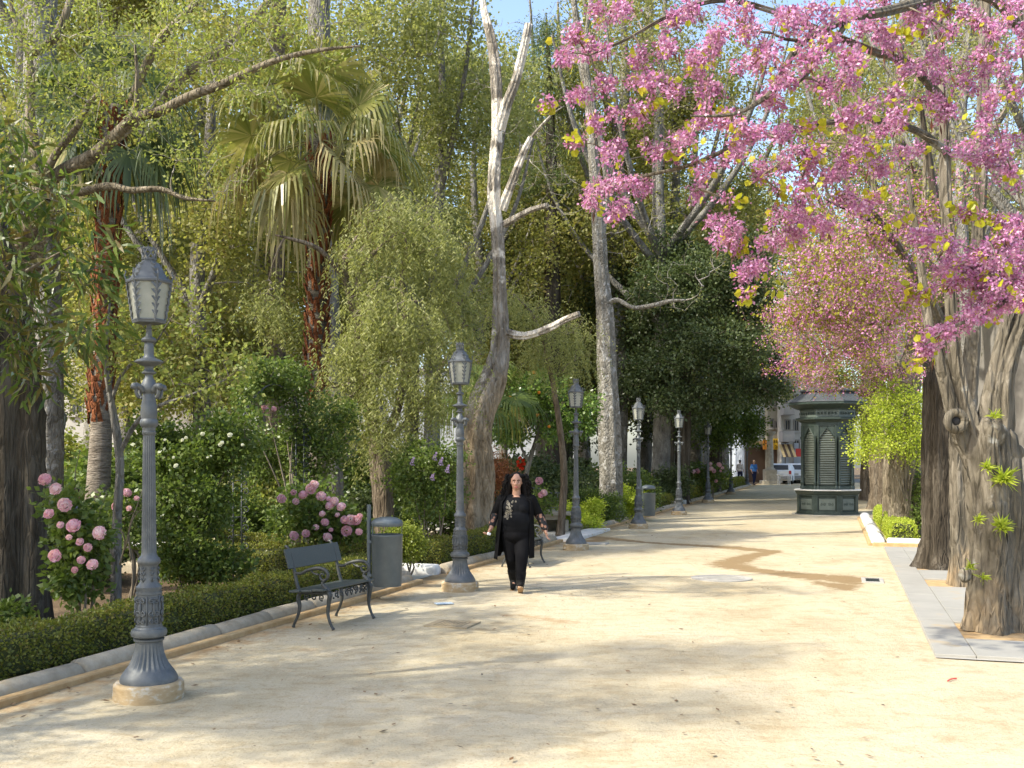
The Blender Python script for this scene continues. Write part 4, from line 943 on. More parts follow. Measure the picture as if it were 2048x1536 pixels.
M_leaf('petal_pink', [(0.36, 0.10, 0.27), (0.49, 0.20, 0.40), (0.60, 0.34, 0.53), (0.41, 0.13, 0.32), (0.69, 0.49, 0.64)], 0.33, 0.5, 1.05)
M_leaf('petal_peony', [(0.72, 0.40, 0.54), (0.80, 0.54, 0.66), (0.84, 0.66, 0.75)], 0.3, 0.55, 1.1)
def _vary(m):
    nt = m.node_tree; oi = nt.nodes.new('ShaderNodeObjectInfo'); b = nt.nodes['Principled BSDF']
    src = b.inputs['Base Color'].links[0].from_socket
    c = mixc(nt, 1.0, src, ramp(nt, oi.outputs['Random'], [(0, (0.85, 0.70, 0.80)), (0.4, (1, 1.0, 1.05)), (1, (1.1, 1.3, 1.2))]), 'MULTIPLY')
    nt.links.new(c, b.inputs['Base Color'])
_vary(MT['petal_peony'])
M_leaf('petal_white', [(0.75, 0.75, 0.70), (0.82, 0.82, 0.80)], 0.25, 0.5, 1.0)
M_leaf('pod', [(0.06, 0.025, 0.015), (0.13, 0.05, 0.03), (0.20, 0.07, 0.04)], 0.15)
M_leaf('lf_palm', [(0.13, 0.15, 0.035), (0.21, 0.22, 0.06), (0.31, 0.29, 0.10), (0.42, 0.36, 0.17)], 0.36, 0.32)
M_leaf('lf_palm_dry', [(0.34, 0.27, 0.12), (0.24, 0.22, 0.08), (0.42, 0.33, 0.16)], 0.25, 0.5)
M_leaf('lf_reddish', [(0.22, 0.075, 0.03), (0.30, 0.13, 0.06), (0.17, 0.06, 0.03)], 0.3)

# ------------------------------------------------------------------ generators
def unit(v): return v / np.maximum(np.linalg.norm(v, axis=-1, keepdims=True), 1e-9)
def leaf_quads(P, D, L, W, rg, flat=0.0, kind='kite'):
    """one leaf per point: D direction, L length, W half width"""
    n = len(P); D = unit(D)
    R = unit(rg.normal(size=(n, 3)) + np.array([0, 0, flat]))
    S = unit(np.cross(D, R)); Nn = np.cross(S, D)
    L = np.broadcast_to(np.asarray(L, float).reshape(-1, 1), (n, 1)); W = np.broadcast_to(np.asarray(W, float).reshape(-1, 1), (n, 1))
    if kind == 'kite':
        V = np.stack([P, P + D * L * 0.45 + S * W, P + D * L, P + D * L * 0.45 - S * W], 1)
        return V.reshape(-1, 3), np.arange(4 * n).reshape(n, 4)
    if kind == 'long':                                   # bent blade of two quads
        V = np.stack([P - S * W * .35, P + S * W * .35, P + D * L * .5 + S * W + Nn * L * .04, P + D * L * .5 - S * W + Nn * L * .04, P + D * L + S * W * .12 - Nn * L * .08, P + D * L - S * W * .12 - Nn * L * .08], 1)
        b = np.arange(n)[:, None] * 6
        Qd = np.concatenate([b + np.array([[0, 1, 2, 3]]), b + np.array([[3, 2, 4, 5]])])
        return V.reshape(-1, 3), Qd
    a = np.array([0.0, 0.75, 1.8, math.pi, -1.8, -0.75])  # rounded heart
    rr = np.array([0.12, 0.62, 0.62, 0.62, 0.62, 0.62])
    pts = []
    for q in range(6):
        x = 0.5 - 0.5 * math.cos(a[q]); y = math.sin(a[q])
        pts.append(P + D * L * (x if q else 0.10) + S * W * y + Nn * L * 0.10 * abs(y))
    V = np.stack(pts, 1); b = np.arange(n)[:, None] * 6
    Qd = np.concatenate([b + np.array([[0, 1, 2, 3]]), b + np.array([[0, 3, 4, 5]])])
    return V.reshape(-1, 3), Qd
def in_blobs(blobs, n, rg, shell=2.0):
    w = np.array([b[2] if len(b) > 2 else np.prod(b[1]) ** (2 / 3) for b in blobs], float); w /= w.sum()
    pick = rg.choice(len(blobs), n, p=w)
    d = unit(rg.normal(size=(n, 3))); r = rg.random(n)[:, None] ** (1 / (1 + shell))
    C = np.array([b[0] for b in blobs])[pick]; R = np.array([b[1] for b in blobs])[pick]
    return C + d * r * R
def skeleton(trunks, tips, rg, up=0.15, wig=0.06, pen=0.8, zmin=None, step=0.22):
    Pn, Br = [], []
    for i, (P, R) in enumerate(trunks):
        for k, p in enumerate(P):
            if zmin is None or p[2] > zmin: Pn.append(p); Br.append(i)
    Pn = np.array(Pn); Br = np.array(Br)
    cap = len(Pn) + len(tips) * 14
    PA = np.zeros((cap, 3)); PA[:len(Pn)] = Pn; BA = np.zeros(cap, int); BA[:len(Pn)] = Br; m = len(Pn)
    d0 = np.array([np.min(np.linalg.norm(Pn - t, axis=1)) for t in tips])
    order = np.argsort(d0)
    out, parent = [], []
    nt0 = len(trunks)
    for o in order:
        t = tips[o]
        df = PA[:m] - t
        cost = np.linalg.norm(df, axis=1) + pen * np.maximum(0, df[:, 2])
        j = int(np.argmin(cost)); p0 = PA[j]; L = np.linalg.norm(t - p0)
        k = int(np.clip(L / step, 3, 12))
        c = (p0 + t) / 2 + np.array([0, 0, up * L]) + rg.normal(size=3) * wig * L
        q = np.linspace(0, 1, k + 1)[:, None]
        B = (1 - q) ** 2 * p0 + 2 * q * (1 - q) * c + q * q * t
        B[1:-1] += rg.normal(size=(k - 1, 3)) * wig * L * 0.22
        out.append(B); parent.append(BA[j])
        a = B[1:]; PA[m:m + len(a)] = a; BA[m:m + len(a)] = nt0 + len(out) - 1; m += len(a)
    cnt = np.ones(len(out))
    for i in range(len(out) - 1, -1, -1):
        if parent[i] >= nt0: cnt[parent[i] - nt0] += cnt[i]
    return out, cnt
def trunk_mesh(mb, P, R, rg, n=20, ridge=0.08, flare=0.0, step=0.12):
    P, R = smooth_line(P, step, R)
    z = P[:, 2] - P[0, 2]
    R = R * (1 + flare * np.exp(-z / 0.22))
    D, X, Y = frames(P)
    a = np.arange(n) * 2 * math.pi / n
    ph = rg.uniform(0, 6.28, 6); fr = rg.integers(3, 9, 6)
    m = np.ones((len(P), n))
    for q in range(6):
        m += ridge * 0.45 * np.sin(fr[q] * a[None, :] + ph[q] + np.cumsum(rg.normal(0, 0.09, len(P)))[:, None])
    m += rg.normal(0, ridge * 0.28, m.shape)
    if n >= 40:
        for q in range(3):
            dr = np.cumsum(rg.normal(0, 0.16, len(P)))[:, None]
            m -= ridge * 0.42 * (1 - np.abs(np.sin((5 + 4 * q) * a[None, :] + ph[q] + dr))) ** 4 * (0.6 + 0.4 * np.sin(P[:, 2] * (3 + q) + ph[q + 1]))[:, None]
        m += ridge * 0.35 * np.sin(2 * a[None, :] + ph[3] + 2.2 * P[:, 2:3])
    m += flare * 0.25 * np.exp(-z / 0.25)[:, None] * np.sin(5 * a + ph[0])[None, :]
    V = P[:, None, :] + (R[:, None] * m)[..., None] * (np.cos(a)[None, :, None] * X[:, None, :] + np.sin(a)[None, :, None] * Y[:, None, :])
    k = len(P); i = np.arange(k - 1)[:, None] * n; j = np.arange(n)[None, :]; j2 = (np.arange(n) + 1)[None, :] % n
    Q = np.stack([i + j, i + j2, i + n + j2, i + n + j], -1).reshape(-1, 4)
    V = np.vstack([V.reshape(-1, 3), P[-1]]); T = [(k * n, (k - 1) * n + q, (k - 1) * n + (q + 1) % n) for q in range(n)]
    mb.add(V, Q, T)
    return P, R
def tree(name, label, trunks, blobs=(), ntips=200, leaf=None, bark='bark_brown', twigs='twig', cat='tree', group=None, seed=1, rt=0.006, up=0.15, wig=0.06, pen=0.8, zmin=1.5, leaves=(), shell=2.0, ridge=0.08, flare=0.25, step=0.22, base=None, tips=None, tn=20, trunk_name='trunk', sub=True, maxr=0.09):
    """leaves: list of dicts(part, mat, n per tip, L, W, spread, along, kind, droop)"""
    rg = np.random.default_rng(seed)
    base = np.asarray(base if base is not None else trunks[0][0][0], float).copy()
    root = empty(name, base, label, cat, group)
    sk = []; tm = MB()
    for i, (P, R) in enumerate(trunks):
        P = np.asarray(P, float)
        sk.append(trunk_mesh(tm, P, np.asarray(R, float), rg, tn if i == 0 else max(8, tn - 8), ridge, flare if i == 0 else 0, 0.12 if R[0] > .05 else 0.08))
    def wood(extra=None):
        V0 = np.vstack(tm.V); Q0 = np.vstack(tm.Q); T0 = np.vstack(tm.T); nq = len(Q0)
        if extra is not None:
            Q0 = np.vstack([Q0, np.vstack(extra.Q) + len(V0)]); V0 = np.vstack([V0] + extra.V)
        me = np_mesh(trunk_name, V0 - base, Q0, T0, True)
        me.materials.append(MT[bark]); me.materials.append(MT[twigs])
        mi = np.zeros(len(me.polygons), np.int32); mi[nq:len(Q0)] = 1
        me.polygons.foreach_set('material_index', mi)
        return link(trunk_name, me, None, root)
    if tips is None and ntips == 0:
        wood(); return root
    T = in_blobs(blobs, ntips, rg, shell) if tips is None else np.asarray(tips, float)
    br, cnt = skeleton(sk, T, rg, up, wig, pen, zmin, step)
    bm_ = MB()
    for B, c in zip(br, cnt):
        r0 = min(rt * c ** 0.5, maxr); R = np.linspace(r0, rt * 0.55, len(B))
        bm_.tube(B, R, 6 if r0 > 0.03 else (4 if r0 > 0.012 else 3), cap=False)
    wood(bm_)
    for lf in leaves:
        n = lf['n']; Ps, Ds = [], []
        frac = lf.get('frac', 1.0)
        for B in br:
            if frac < 1 and rg.random() > frac: continue
            k = n if np.isscalar(n) else int(rg.integers(n[0], n[1]))
            q = 1 - rg.random(k) ** 1.3 * lf.get('along', 0.5)
            x = q * (len(B) - 1); i0 = np.minimum(x.astype(int), len(B) - 2); f = (x - i0)[:, None]
            p = B[i0] * (1 - f) + B[i0 + 1] * f
            off = rg.normal(size=(k, 3)) * lf.get('spread', 0.12)
            Ps.append(p + off); Ds.append(unit(B[-1] - B[-2])[None, :] * 0.5 + unit(off) * 0.8 + rg.normal(size=(k, 3)) * 0.6 + np.array([0, 0, -lf.get('droop', 0.2)]))
        Ps = np.vstack(Ps); Ds = np.vstack(Ds); k = len(Ps)
        sc = rg.uniform(0.65, 1.3, k)
        V, Qd = leaf_quads(Ps - base, Ds, lf['L'] * sc, lf['W'] * sc, rg, lf.get('flat', 0.3), lf.get('kind', 'kite'))
        lo = link(lf['part'], np_mesh(lf['part'], V, Qd), MT[lf['mat']], root)
        if lf['part'] in ('pods', 'blossom'): lo['kind'] = 'stuff'
    return root
def LF(part, mat, n, L, W, spread=0.12, along=0.5, kind='kite', droop=0.2, **k):
    return dict(part=part, mat=mat, n=n, L=L, W=W, spread=spread, along=along, kind=kind, droop=droop, **k)
def B(px, py, Y, rx, ry, rz, w=None):
    """blob from photo pixel, distance and radii in metres"""
    return (A(px, py, Y), (rx, ry, rz)) if w is None else (A(px, py, Y), (rx, ry, rz), w)
def LINE(*q): return [A(x, y, Y) for x, y, Y in q]
def ground_pt(px, Y): return np.array([(px - 1024) * Y / F, Y, 0.0])

# ------------------------------------------------------------------ trees, left to right
# dark fissured trunk at the left with long leathery leaves
b = ground_pt(32, 10.8)
tree('broadleaf_tree', 'thick dark fissured trunk with long drooping leaves rising behind the near hedge',
     [(np.array([b, b + [0.0, 0, 1.2], b + [-0.03, 0, 2.6], b + [-0.25, -0.1, 4.0], b + [-0.75, -0.2, 5.6], b + [-1.4, -0.1, 7.5]]), [0.34, 0.30, 0.28, 0.25, 0.18, 0.08])],
     [B(10, 480, 9.2, .5, .5, .6), B(80, 400, 9.0, .4, .5, .3), B(50, 620, 9.2, .32, .4, .5), B(160, 560, 8.8, .24, .3, .4), B(205, 500, 8.8, .16, .25, .25), B(0, 330, 9.4, .5, .5, .5), B(160, 670, 8.8, .2, .2, .15, .08), B(80, 730, 9.4, .25, .3, .25, .1)], 105,
     bark='bark_dark', rt=0.005, seed=3, zmin=2.2, up=0.1, ridge=0.13, flare=0.12, tn=32,
     leaves=[LF('crown', 'lf_long', 17, 0.17, 0.017, 0.085, 0.6, 'long', 0.6)])
# leaning tree whose limbs sweep to the upper right
b = ground_pt(-20, 13.0)
LT = [(np.array([b, b + [0.0, 0, 2.2], A(40, 560, 12.4), A(85, 400, 11.8)]), [0.30, 0.24, 0.19, 0.14]),
      (LINE((75, 390, 11.8), (120, 345, 11.7), (190, 307, 11.5), (255, 247, 11.2), (270, 231, 11.1), (312, 226, 11.0), (380, 192, 10.8), (443, 169, 10.7), (490, 146, 10.6), (560, 118, 10.5), (640, 100, 10.4), (720, 92, 10.3)), [.07, .066, .062, .056, .05, .045, .041, .038, .034, .026, .018, .008]),
      (LINE((150, 345, 11.9), (220, 290, 12.0), (300, 220, 12.1), (350, 170, 12.1), (390, 135, 12.1), (443, 99, 12), (497, 47, 12), (550, -10, 12), (600, -60, 12)), [.05, .05, .05, .055, .055, .052, .048, .044, .04]),
      (LINE((262, 200, 12.0), (292, 130, 12.0), (325, 73, 11.9), (365, 34, 11.8), (400, -5, 11.8), (440, -60, 11.8)), [.04, .048, .046, .042, .038, .03]),
      (LINE((262, 234, 11.1), (272, 215, 11.05), (274, 150, 11.0), (270, 90, 11.0)), [.035, .03, .022, .012]),
      (LINE((80, 395, 11.8), (105, 320, 11.6), (150, 260, 11.4), (180, 205, 11.3), (205, 180, 11.2)), [.05, .042, .036, .03, .012]),
      (LINE((60, 110, 12.0), (105, 80, 12), (135, 20, 12), (150, -40, 12)), [.05, .05, .045, .04]),
      (LINE((85, 400, 11.8), (62, 250, 12.0), (60, 120, 12.0), (30, 40, 12.0), (15, -30, 12)), [.10, .06, .035, .03, .025]),
      (LINE((130, 392, 11.5), (215, 372, 11.3), (260, 380, 11.2), (320, 378, 11.0), (370, 396, 10.9), (430, 402, 10.8)), [.045, .042, .035, .03, .022, .01])]
tree('sprawling_tree', 'leaning tree with sweeping grey brown limbs and small fresh green leaves at upper left', LT,
     [B(130, 80, 11.5, 1.0, .9, .7), B(260, 120, 11.4, .9, .8, .8), B(380, 90, 11.2, .8, .9, .6), B(480, 60, 11, .7, .9, .5), B(200, 240, 11.3, .9, .8, .4), B(330, 280, 10.9, .6, .7, .3), B(520, 190, 10.6, .5, .5, .3), B(60, 200, 11.5, .6, .8, .9), B(620, 60, 10.6, .5, .6, .35), B(430, 330, 10.8, .5, .5, .25)], 330,
     bark='bark_tan', twigs='twig_pale', rt=0.0035, seed=5, zmin=3.6, up=0.0, wig=0.12, pen=0.2, flare=0.1, tn=18,
     leaves=[LF('crown', 'lf_bright', 34, 0.05, 0.012, 0.06, 0.6, 'kite', 0.1)])

# background trees: a few kinds, copied
def back_tree(name, label, h, cr, seed, mat, nleaf, L, ntips=260, bark='bark_grey', low=0.25, lean=0.4, group=None, W=None):
    rg = np.random.default_rng(seed)
    tp = np.array([[0, 0, -0.1], [lean * .2, 0.1, h * .2], [lean * .5, -0.1, h * .45], [lean, 0.2, h * .7], [lean * .7, 0, h * .92]])
    tr_ = [(tp, [h * .017, h * .0145, h * .012, h * .008, h * .002])]
    for k in range(6):
        a = rg.uniform(0, 6.28); z0 = h * rg.uniform(.3, .65); e = np.array([math.cos(a), math.sin(a), 0]); r = cr * rg.uniform(.5, .85)
        p0 = np.array([np.interp(z0, tp[:, 2], tp[:, 0]), np.interp(z0, tp[:, 2], tp[:, 1]), z0])
        tr_.append((np.array([p0, p0 + e * r * .4 + [0, 0, h * .08], p0 + e * r * .8 + [0, 0, h * .2], p0 + e * r + [0, 0, h * .32]]), [h * .007, h * .0055, h * .004, h * .0015]))
    bl = []
    for k in range(16):
        a = rg.uniform(0, 6.28); z = h * rg.uniform(low, 0.95); rr = cr * math.sqrt(max(.1, 1 - ((z / h - .6) / .5) ** 2)) * rg.uniform(.2, .85)
        bl.append(((math.cos(a) * rr + lean * .5, math.sin(a) * rr, z), (cr * rg.uniform(.28, .45), cr * rg.uniform(.28, .45), h * rg.uniform(.06, .10))))
    o = tree(name, label, tr_, bl, ntips, bark=bark, twigs='twig_pale', seed=seed, rt=0.009, zmin=h * .25, up=0.05, wig=0.09, pen=0.6, tn=12, ridge=0.05, step=0.5,
             leaves=[LF('crown', mat, nleaf, L, W or L * .36, 0.30, 0.7, 'kite', 0.15)], group=group)
    return o
PROT = [back_tree('plane_tree', '', 17, 4.2, 21, 'lf_plane', 115, 0.118, 360), back_tree('plane_tree', '', 20, 4.6, 22, 'lf_plane', 110, 0.118, 360, bark='bark_pale'), back_tree('plane_tree', '', 15, 4.0, 23, 'lf_bright', 100, 0.115, 320), back_tree('plane_tree', '', 18, 4.4, 24, 'lf_willow', 110, 0.118, 360)]
SPOT = [(395, 24.5, 0, .85), (300, 30, 3, 1.0), (60, 26, 1, .95), (520, 33, 0, 1.0), (-60, 33, 2, 1.1), (700, 36, 1, 1.05), (860, 32, 3, .95), (180, 40, 1, 1.15), (440, 46, 2, 1.25), (640, 50, 0, 1.3), (960, 44, 0, 1.1), (820, 54, 1, 1.25), (1080, 56, 3, 1.1), (1290, 50, 0, 1.05), (1240, 62, 1, 1.2), (1010, 66, 2, 1.2), (0, 52, 3, 1.3), (1450, 64, 1, 1.0), (250, 58, 0, 1.35), (560, 64, 3, 1.4), (1170, 60, 1, 1.3), (1345, 66, 0, 1.35), (1500, 104, 1, 1.6), (1620, 100, 3, 1.6), (1740, 92, 0, 1.5), (1860, 70, 1, 1.3), (1985, 58, 3, 1.2), (2090, 44, 0, 1.0), (1400, 74, 3, 1.4), (1080, 74, 0, 1.5), (1232, 44, 1, 1.25), (1128, 50, 0, 1.5), (1792, 46, 3, 1.35), (1342, 46, 0, 1.3)]
used = set()
BL = ['tall plane tree with pale young leaves', 'tall plane tree with pale bark and yellowish leaves', 'fresh green leafy tree', 'olive green leafy tree']
WH = ['first behind the white flowering shrub', 'behind the slender grey tree', 'behind the shaded fan palm', 'beside the brown trunk left of the tall palm', 'beyond the dark trunk', 'behind the tall fan palm', 'behind the weeping pepper tree', 'far behind the seated pair', 'deep behind the rose arch', 'far behind the tall palm', 'deep behind the dead trunk', 'farthest beyond the weeping pepper tree', 'far behind the cedar', 'behind the dark evergreens', 'far beyond the mottled trunk', 'by the white house beyond the dead trunk', 'far beyond the shaded fan palm', 'near the street behind the farthest benches', 'by the long pale building beyond the nearest lamp', 'by the long pale building beyond the rose arch', 'far behind the orange tree', 'far behind the big evergreen', 'behind the pale blue town house', 'behind the apartment block', 'across the street right of the apartment block', 'on the side pavement beyond the kiosk', 'far along the road behind the gnarled redbud', 'by the low wall along the road', 'near the far end of the long hedge', 'behind the white house', 'between cedar and mottled trunk', 'right behind the tall cedar', 'just behind the pink crowns by the kiosk', 'beside the evergreen trunks']
rg0 = np.random.default_rng(9)
for (px, Y, k, sc), wh in zip(SPOT, WH):
    o = PROT[k] if k not in used else copy_tree(PROT[k]); used.add(k)
    g = ground_pt(px, Y); o.location = (g[0], g[1], 0); o.rotation_euler = (0, 0, rg0.uniform(0, 6.28)); o.scale = (sc, sc, sc * rg0.uniform(.92, 1.08))
    tag(o, BL[k] + ' ' + wh, 'tree', 'background garden trees')

# tall straight trunks without visible crowns
def bare_trunk(px0, py1, px1, Y, r0, r1, bark, label, name='tall_tree', top=-60, blobs=None, seed=1, mat='lf_plane', n=60, tips=90):
    b = ground_pt(px0, Y); e = A(px1, top, Y)
    P = [b, b * .67 + e * .33 + [0.06, 0, 0], b * .33 + e * .67 - [0.05, 0, 0], e, e + [0.1, 0, 3.0]]
    bl = blobs or [(e + np.array([0, 0, 2.0]), (2.2, 2.2, 2.0))]
    return tree(name, label, [(np.array(P), [r0, r0 * .88, r1 * 1.1, r1, r1 * .4])], bl, tips, bark=bark, seed=seed, rt=0.01, zmin=5, step=.4, ridge=0.05, flare=0.15,
                leaves=[LF('crown', mat, n, 0.11, 0.04, 0.25, 0.7)])
bare_trunk(88, 300, 84, 17.5, 0.30, 0.25, 'bark_pale', 'pale streaked trunk behind the sweeping limbs at the left', seed=31)
bare_trunk(664, 0, 638, 24.0, 0.27, 0.24, 'bark_grey', 'tall smooth grey trunk rising right behind the fan palm', seed=32)
bare_trunk(545, 0, 560, 29.0, 0.28, 0.2, 'bark_brown', 'brown trunk standing left of the rusty palm trunk', seed=33)
bare_trunk(1290, 0, 1300, 48.0, 0.26, 0.2, 'bark_grey', 'slim grey trunk far behind the mottled trunk', seed=34)

# weeping pepper tree
b = ground_pt(772, 18.5)
WT = [(np.array([b, A(766, 990, 18.5), A(762, 930, 18.5), A(752, 880, 18.4)]), [0.20, 0.19, 0.21, 0.15]),
      (LINE((752, 885, 18.4), (742, 800, 18.3), (735, 740, 18.2), (715, 650, 18.0), (700, 590, 17.9), (690, 520, 17.8), (715, 470, 17.8)), [.11, .09, .085, .075, .07, .05, .02]),
      (LINE((700, 600, 17.9), (690, 560, 17.8), (640, 500, 17.5), (590, 480, 17.3), (550, 470, 17.2)), [.055, .05, .045, .035, .015]),
      (LINE((702, 590, 17.9), (735, 520, 18.0), (790, 470, 18.2), (830, 430, 18.4)), [.05, .045, .035, .015]),
      (LINE((752, 880, 18.4), (720, 800, 18.3), (650, 760, 17.8)), [.09, .06, .03]),
      (LINE((758, 900, 18.4), (800, 800, 18.6), (810, 650, 18.8), (805, 540, 19), (830, 450, 19)), [.09, .07, .05, .04, .02]),
      (LINE((758, 905, 18.4), (850, 800, 18.7), (890, 720, 18.9), (930, 640, 19)), [.07, .055, .04, .015])]
WB = [B(790, 430, 18, .7, .9, .35), B(720, 500, 17.8, .5, .8, .3), B(870, 490, 18.4, .6, .8, .45), B(770, 610, 17.4, .9, .8, .5), B(705, 690, 17.3, .35, .6, .4), B(840, 660, 18, .6, .8, .5), B(780, 750, 17.4, .8, .7, .4), B(900, 580, 18.6, .35, .6, .45), B(680, 810, 17.3, .45, .4, .35), B(850, 800, 17.9, .4, .5, .35), B(535, 600, 17.4, .25, .4, .4), B(930, 680, 18.6, .25, .4, .4), B(740, 830, 17.2, .4, .3, .3), B(870, 400, 18.6, .3, .4, .2)]
def hanging(root, tips, rg, mat, length=(0.35, 1.1), per=5, gap=0.055, L=0.065, W=0.009, part='hanging_foliage'):
    base = np.array(root.location); Ps, Ds = [], []
    for t in tips:
        for _ in range(per):
            n = max(4, int(rg.uniform(*length) / gap)); k = np.arange(n)
            a = rg.uniform(0, 6.28); o = rg.normal(size=3) * np.array([.17, .17, .12])
            sp = (np.array([math.cos(a), math.sin(a), 0]) * rg.uniform(.12, .45))
            q = (k / n)[:, None]
            P = t + o + sp * np.sqrt(q) + np.array([0, 0, -1.0]) * (k * gap)[:, None] + rg.normal(size=(n, 3)) * 0.012
            for sg_ in (-1, 1):
                Ps.append(P); aa = rg.uniform(0, 6.28, n)
                Ds.append(np.stack([np.cos(aa), np.sin(aa), -0.9 + 0 * aa], 1))
    Ps = np.vstack(Ps); Ds = np.vstack(Ds)
    V, Qd = leaf_quads(Ps - base, Ds, L * rg.uniform(.7, 1.3, len(Ps)), W, rg)
    link(part, np_mesh(part, V, Qd), MT[mat], root)
WB += [B(900, 760, 18.2, .35, .4, .35), B(760, 860, 17.2, .6, .4, .25)]
rgw = np.random.default_rng(41); WTIP = in_blobs(WB, 560, rgw, 1.0)
wo_ = tree('weeping_tree', 'weeping pepper tree with hanging feathery olive foliage beneath the fan palm', WT, tips=WTIP, bark='bark_brown', rt=0.005, seed=42, zmin=2.2, up=0.12, wig=0.1, pen=0.5, tn=16)
hanging(wo_, WTIP, rgw, 'lf_willow', (0.15, 0.75), 5, L=0.08, W=0.010)
# a lighter drooping bough in front of the mottled trunk
b = ground_pt(1120, 23.5)
WB2 = [B(1040, 610, 22.5, .75, .8, .35), B(1110, 660, 22.6, .7, .8, .35), B(1150, 720, 22.8, .45, .6, .4), B(1000, 590, 22.4, .4, .5, .3), B(1160, 650, 22.8, .3, .4, .4), B(1080, 700, 22.7, .5, .5, .3)]
WT2 = in_blobs(WB2, 120, rgw, 1.2)
w2 = tree('weeping_tree', 'small weeping tree with yellow green streamers hanging before the mottled trunk', [(np.array([b, A(1128, 960, 23.6), A(1120, 860, 23.4), A(1100, 740, 23), A(1070, 640, 22.7), A(1030, 590, 22.5)]), [.09, .08, .07, .055, .04, .015])], tips=WT2, bark='bark_brown', rt=0.005, seed=44, zmin=2.2, up=0.12, pen=0.4, tn=12)
hanging(w2, WT2, rgw, 'lf_willow', (0.3, 0.95), 5)

# dead leaning trunk with broken limbs
b = ground_pt(952, 20.0)
DT = [(np.array([b, A(950, 1020, 20), A(952, 950, 20), A(950, 880, 20), A(962, 820, 20.1), A(985, 765, 20.2), A(1000, 700, 20.3), A(1000, 600, 20.3), A(996, 480, 20.3), A(988, 380, 20.3), A(994, 260, 20.3), A(993, 170, 20.3), A(985, 90, 20.3), A(966, 10, 20.3), A(955, -60, 20.3)]), [.37, .33, .32, .30, .275, .24, .17, .13, .125, .125, .105, .115, .095, .055, .03]),
      (LINE((997, 260, 20.3), (1012, 210, 20.2), (1030, 165, 20.1), (1042, 120, 20.05), (1052, 75, 20), (1057, 48, 20)), [.11, .10, .085, .08, .07, .065]),
      (LINE((1003, 420, 20.3), (1020, 375, 20.2), (1045, 310, 20.1), (1062, 275, 20.05)), [.09, .08, .065, .055]),
      (LINE((1062, 275, 20.05), (1085, 248, 20), (1105, 228, 20), (1128, 212, 20)), [.03, .022, .016, .008]),
      (LINE((1008, 450, 20.3), (1030, 437, 20.2), (1062, 420, 20.1), (1097, 410, 20)), [.065, .055, .045, .04]),
      (LINE((1010, 665, 20.3), (1050, 672, 20.1), (1095, 658, 19.9), (1130, 640, 19.8), (1160, 628, 19.7)), [.08, .065, .06, .055, .05])]
tree('dead_tree', 'bare leaning dead trunk with peeling pale bark and broken limbs behind the woman', DT, [B(1050, 300, 20, .8, .8, .9), B(1100, 400, 20, .7, .6, .8), B(1010, 90, 20.2, .5, .5, .6), B(960, 150, 20.2, .4, .5, .6)], 90, bark='bark_dead', twigs='twig_pale', seed=51, rt=0.004, zmin=4.5, up=0.05, wig=0.15, pen=0.2, flare=0.12, tn=48, ridge=0.14)
# mottled pale trunk
b = ground_pt(1220, 29.0)
PTR = [(np.array([b, A(1222, 950, 29), A(1218, 850, 29), A(1214, 750, 29), A(1210, 640, 29), A(1202, 540, 29), A(1196, 430, 29), A(1188, 330, 29), A(1180, 230, 29), A(1165, 110, 29), A(1150, 20, 29), A(1140, -80, 29)]), [.34, .31, .30, .27, .235, .20, .18, .145, .12, .095, .08, .05]),
       (LINE((1204, 470, 29), (1212, 350, 29), (1180, 180, 28.8), (1172, 90, 28.6), (1185, -40, 28.5)), [.10, .09, .07, .06, .04]),
       (LINE((1212, 608, 29), (1235, 600, 28.7), (1265, 615, 28.4), (1300, 612, 28.1), (1340, 602, 27.9), (1372, 600, 27.8)), [.08, .06, .055, .06, .05, .02])]
tree('mottled_tree', 'straight mottled grey trunk with one low curved bare limb at the third hedge', PTR, [B(1330, 580, 28, 1.3, 1.0, .7), B(1420, 520, 28, 1.2, 1.0, .7), B(1270, 480, 28.5, .9, .9, .8), B(1100, 350, 28.6, .9, .9, 1.0), B(1180, 120, 28.6, 1.6, 1.2, 1.2), B(1300, 400, 28, 1.1, 1, 1), B(1250, 30, 28.6, 1.2, 1.2, .8)], 240, bark='bark_pale', twigs='twig_pale', seed=53, rt=0.004, zmin=4, up=-0.05, wig=0.16, pen=0.1, flare=0.12, tn=44, ridge=0.07,
     leaves=[LF('crown', 'lf_plane', 4, 0.06, 0.02, 0.05, 0.6)])

# dark evergreen over the promenade, with its neighbours
def evergreen(px, Y, blobs, label, seed, n, nl, mat='lf_dark', L=0.13, name='evergreen_tree', r=0.34, top=430):
    b = ground_pt(px, Y); e = A(px + 10, top, Y)
    return tree(name, label, [(np.array([b, b * .6 + e * .4 + [.1, 0, 0], e]), [r, r * .7, r * .2])], blobs, n, bark='bark_dark', seed=seed, rt=0.01, zmin=2.2, up=0.05, pen=0.4, step=.35, tn=16,
                leaves=[LF('crown', mat, nl, L, L * .34, 0.26, 0.8, 'kite', 0.25)])
evergreen(1362, 41, [B(1330, 600, 40, 1.6, 1.8, 1.3), B(1420, 560, 40, 1.8, 1.8, 1.4), B(1500, 580, 41, 1.3, 1.6, 1.4), B(1380, 690, 39, 1.7, 1.6, 1.2), B(1470, 700, 39, 1.5, 1.5, 1.2), B(1540, 650, 42, .8, 1.2, 1.0), B(1300, 740, 40, 1.0, 1.2, .9), B(1420, 790, 39, 1.3, 1.2, .7), B(1520, 780, 41, 1.0, 1.0, .6), B(1340, 510, 41, 1.4, 1.5, .9), B(1480, 500, 42, 1.3, 1.5, .8), B(1350, 800, 39, .9, 1.0, .5), B(1555, 740, 42, .5, .8, .6)], 'large dark evergreen tree whose crown hangs over the shaded lamp posts', 61, 520, 95)
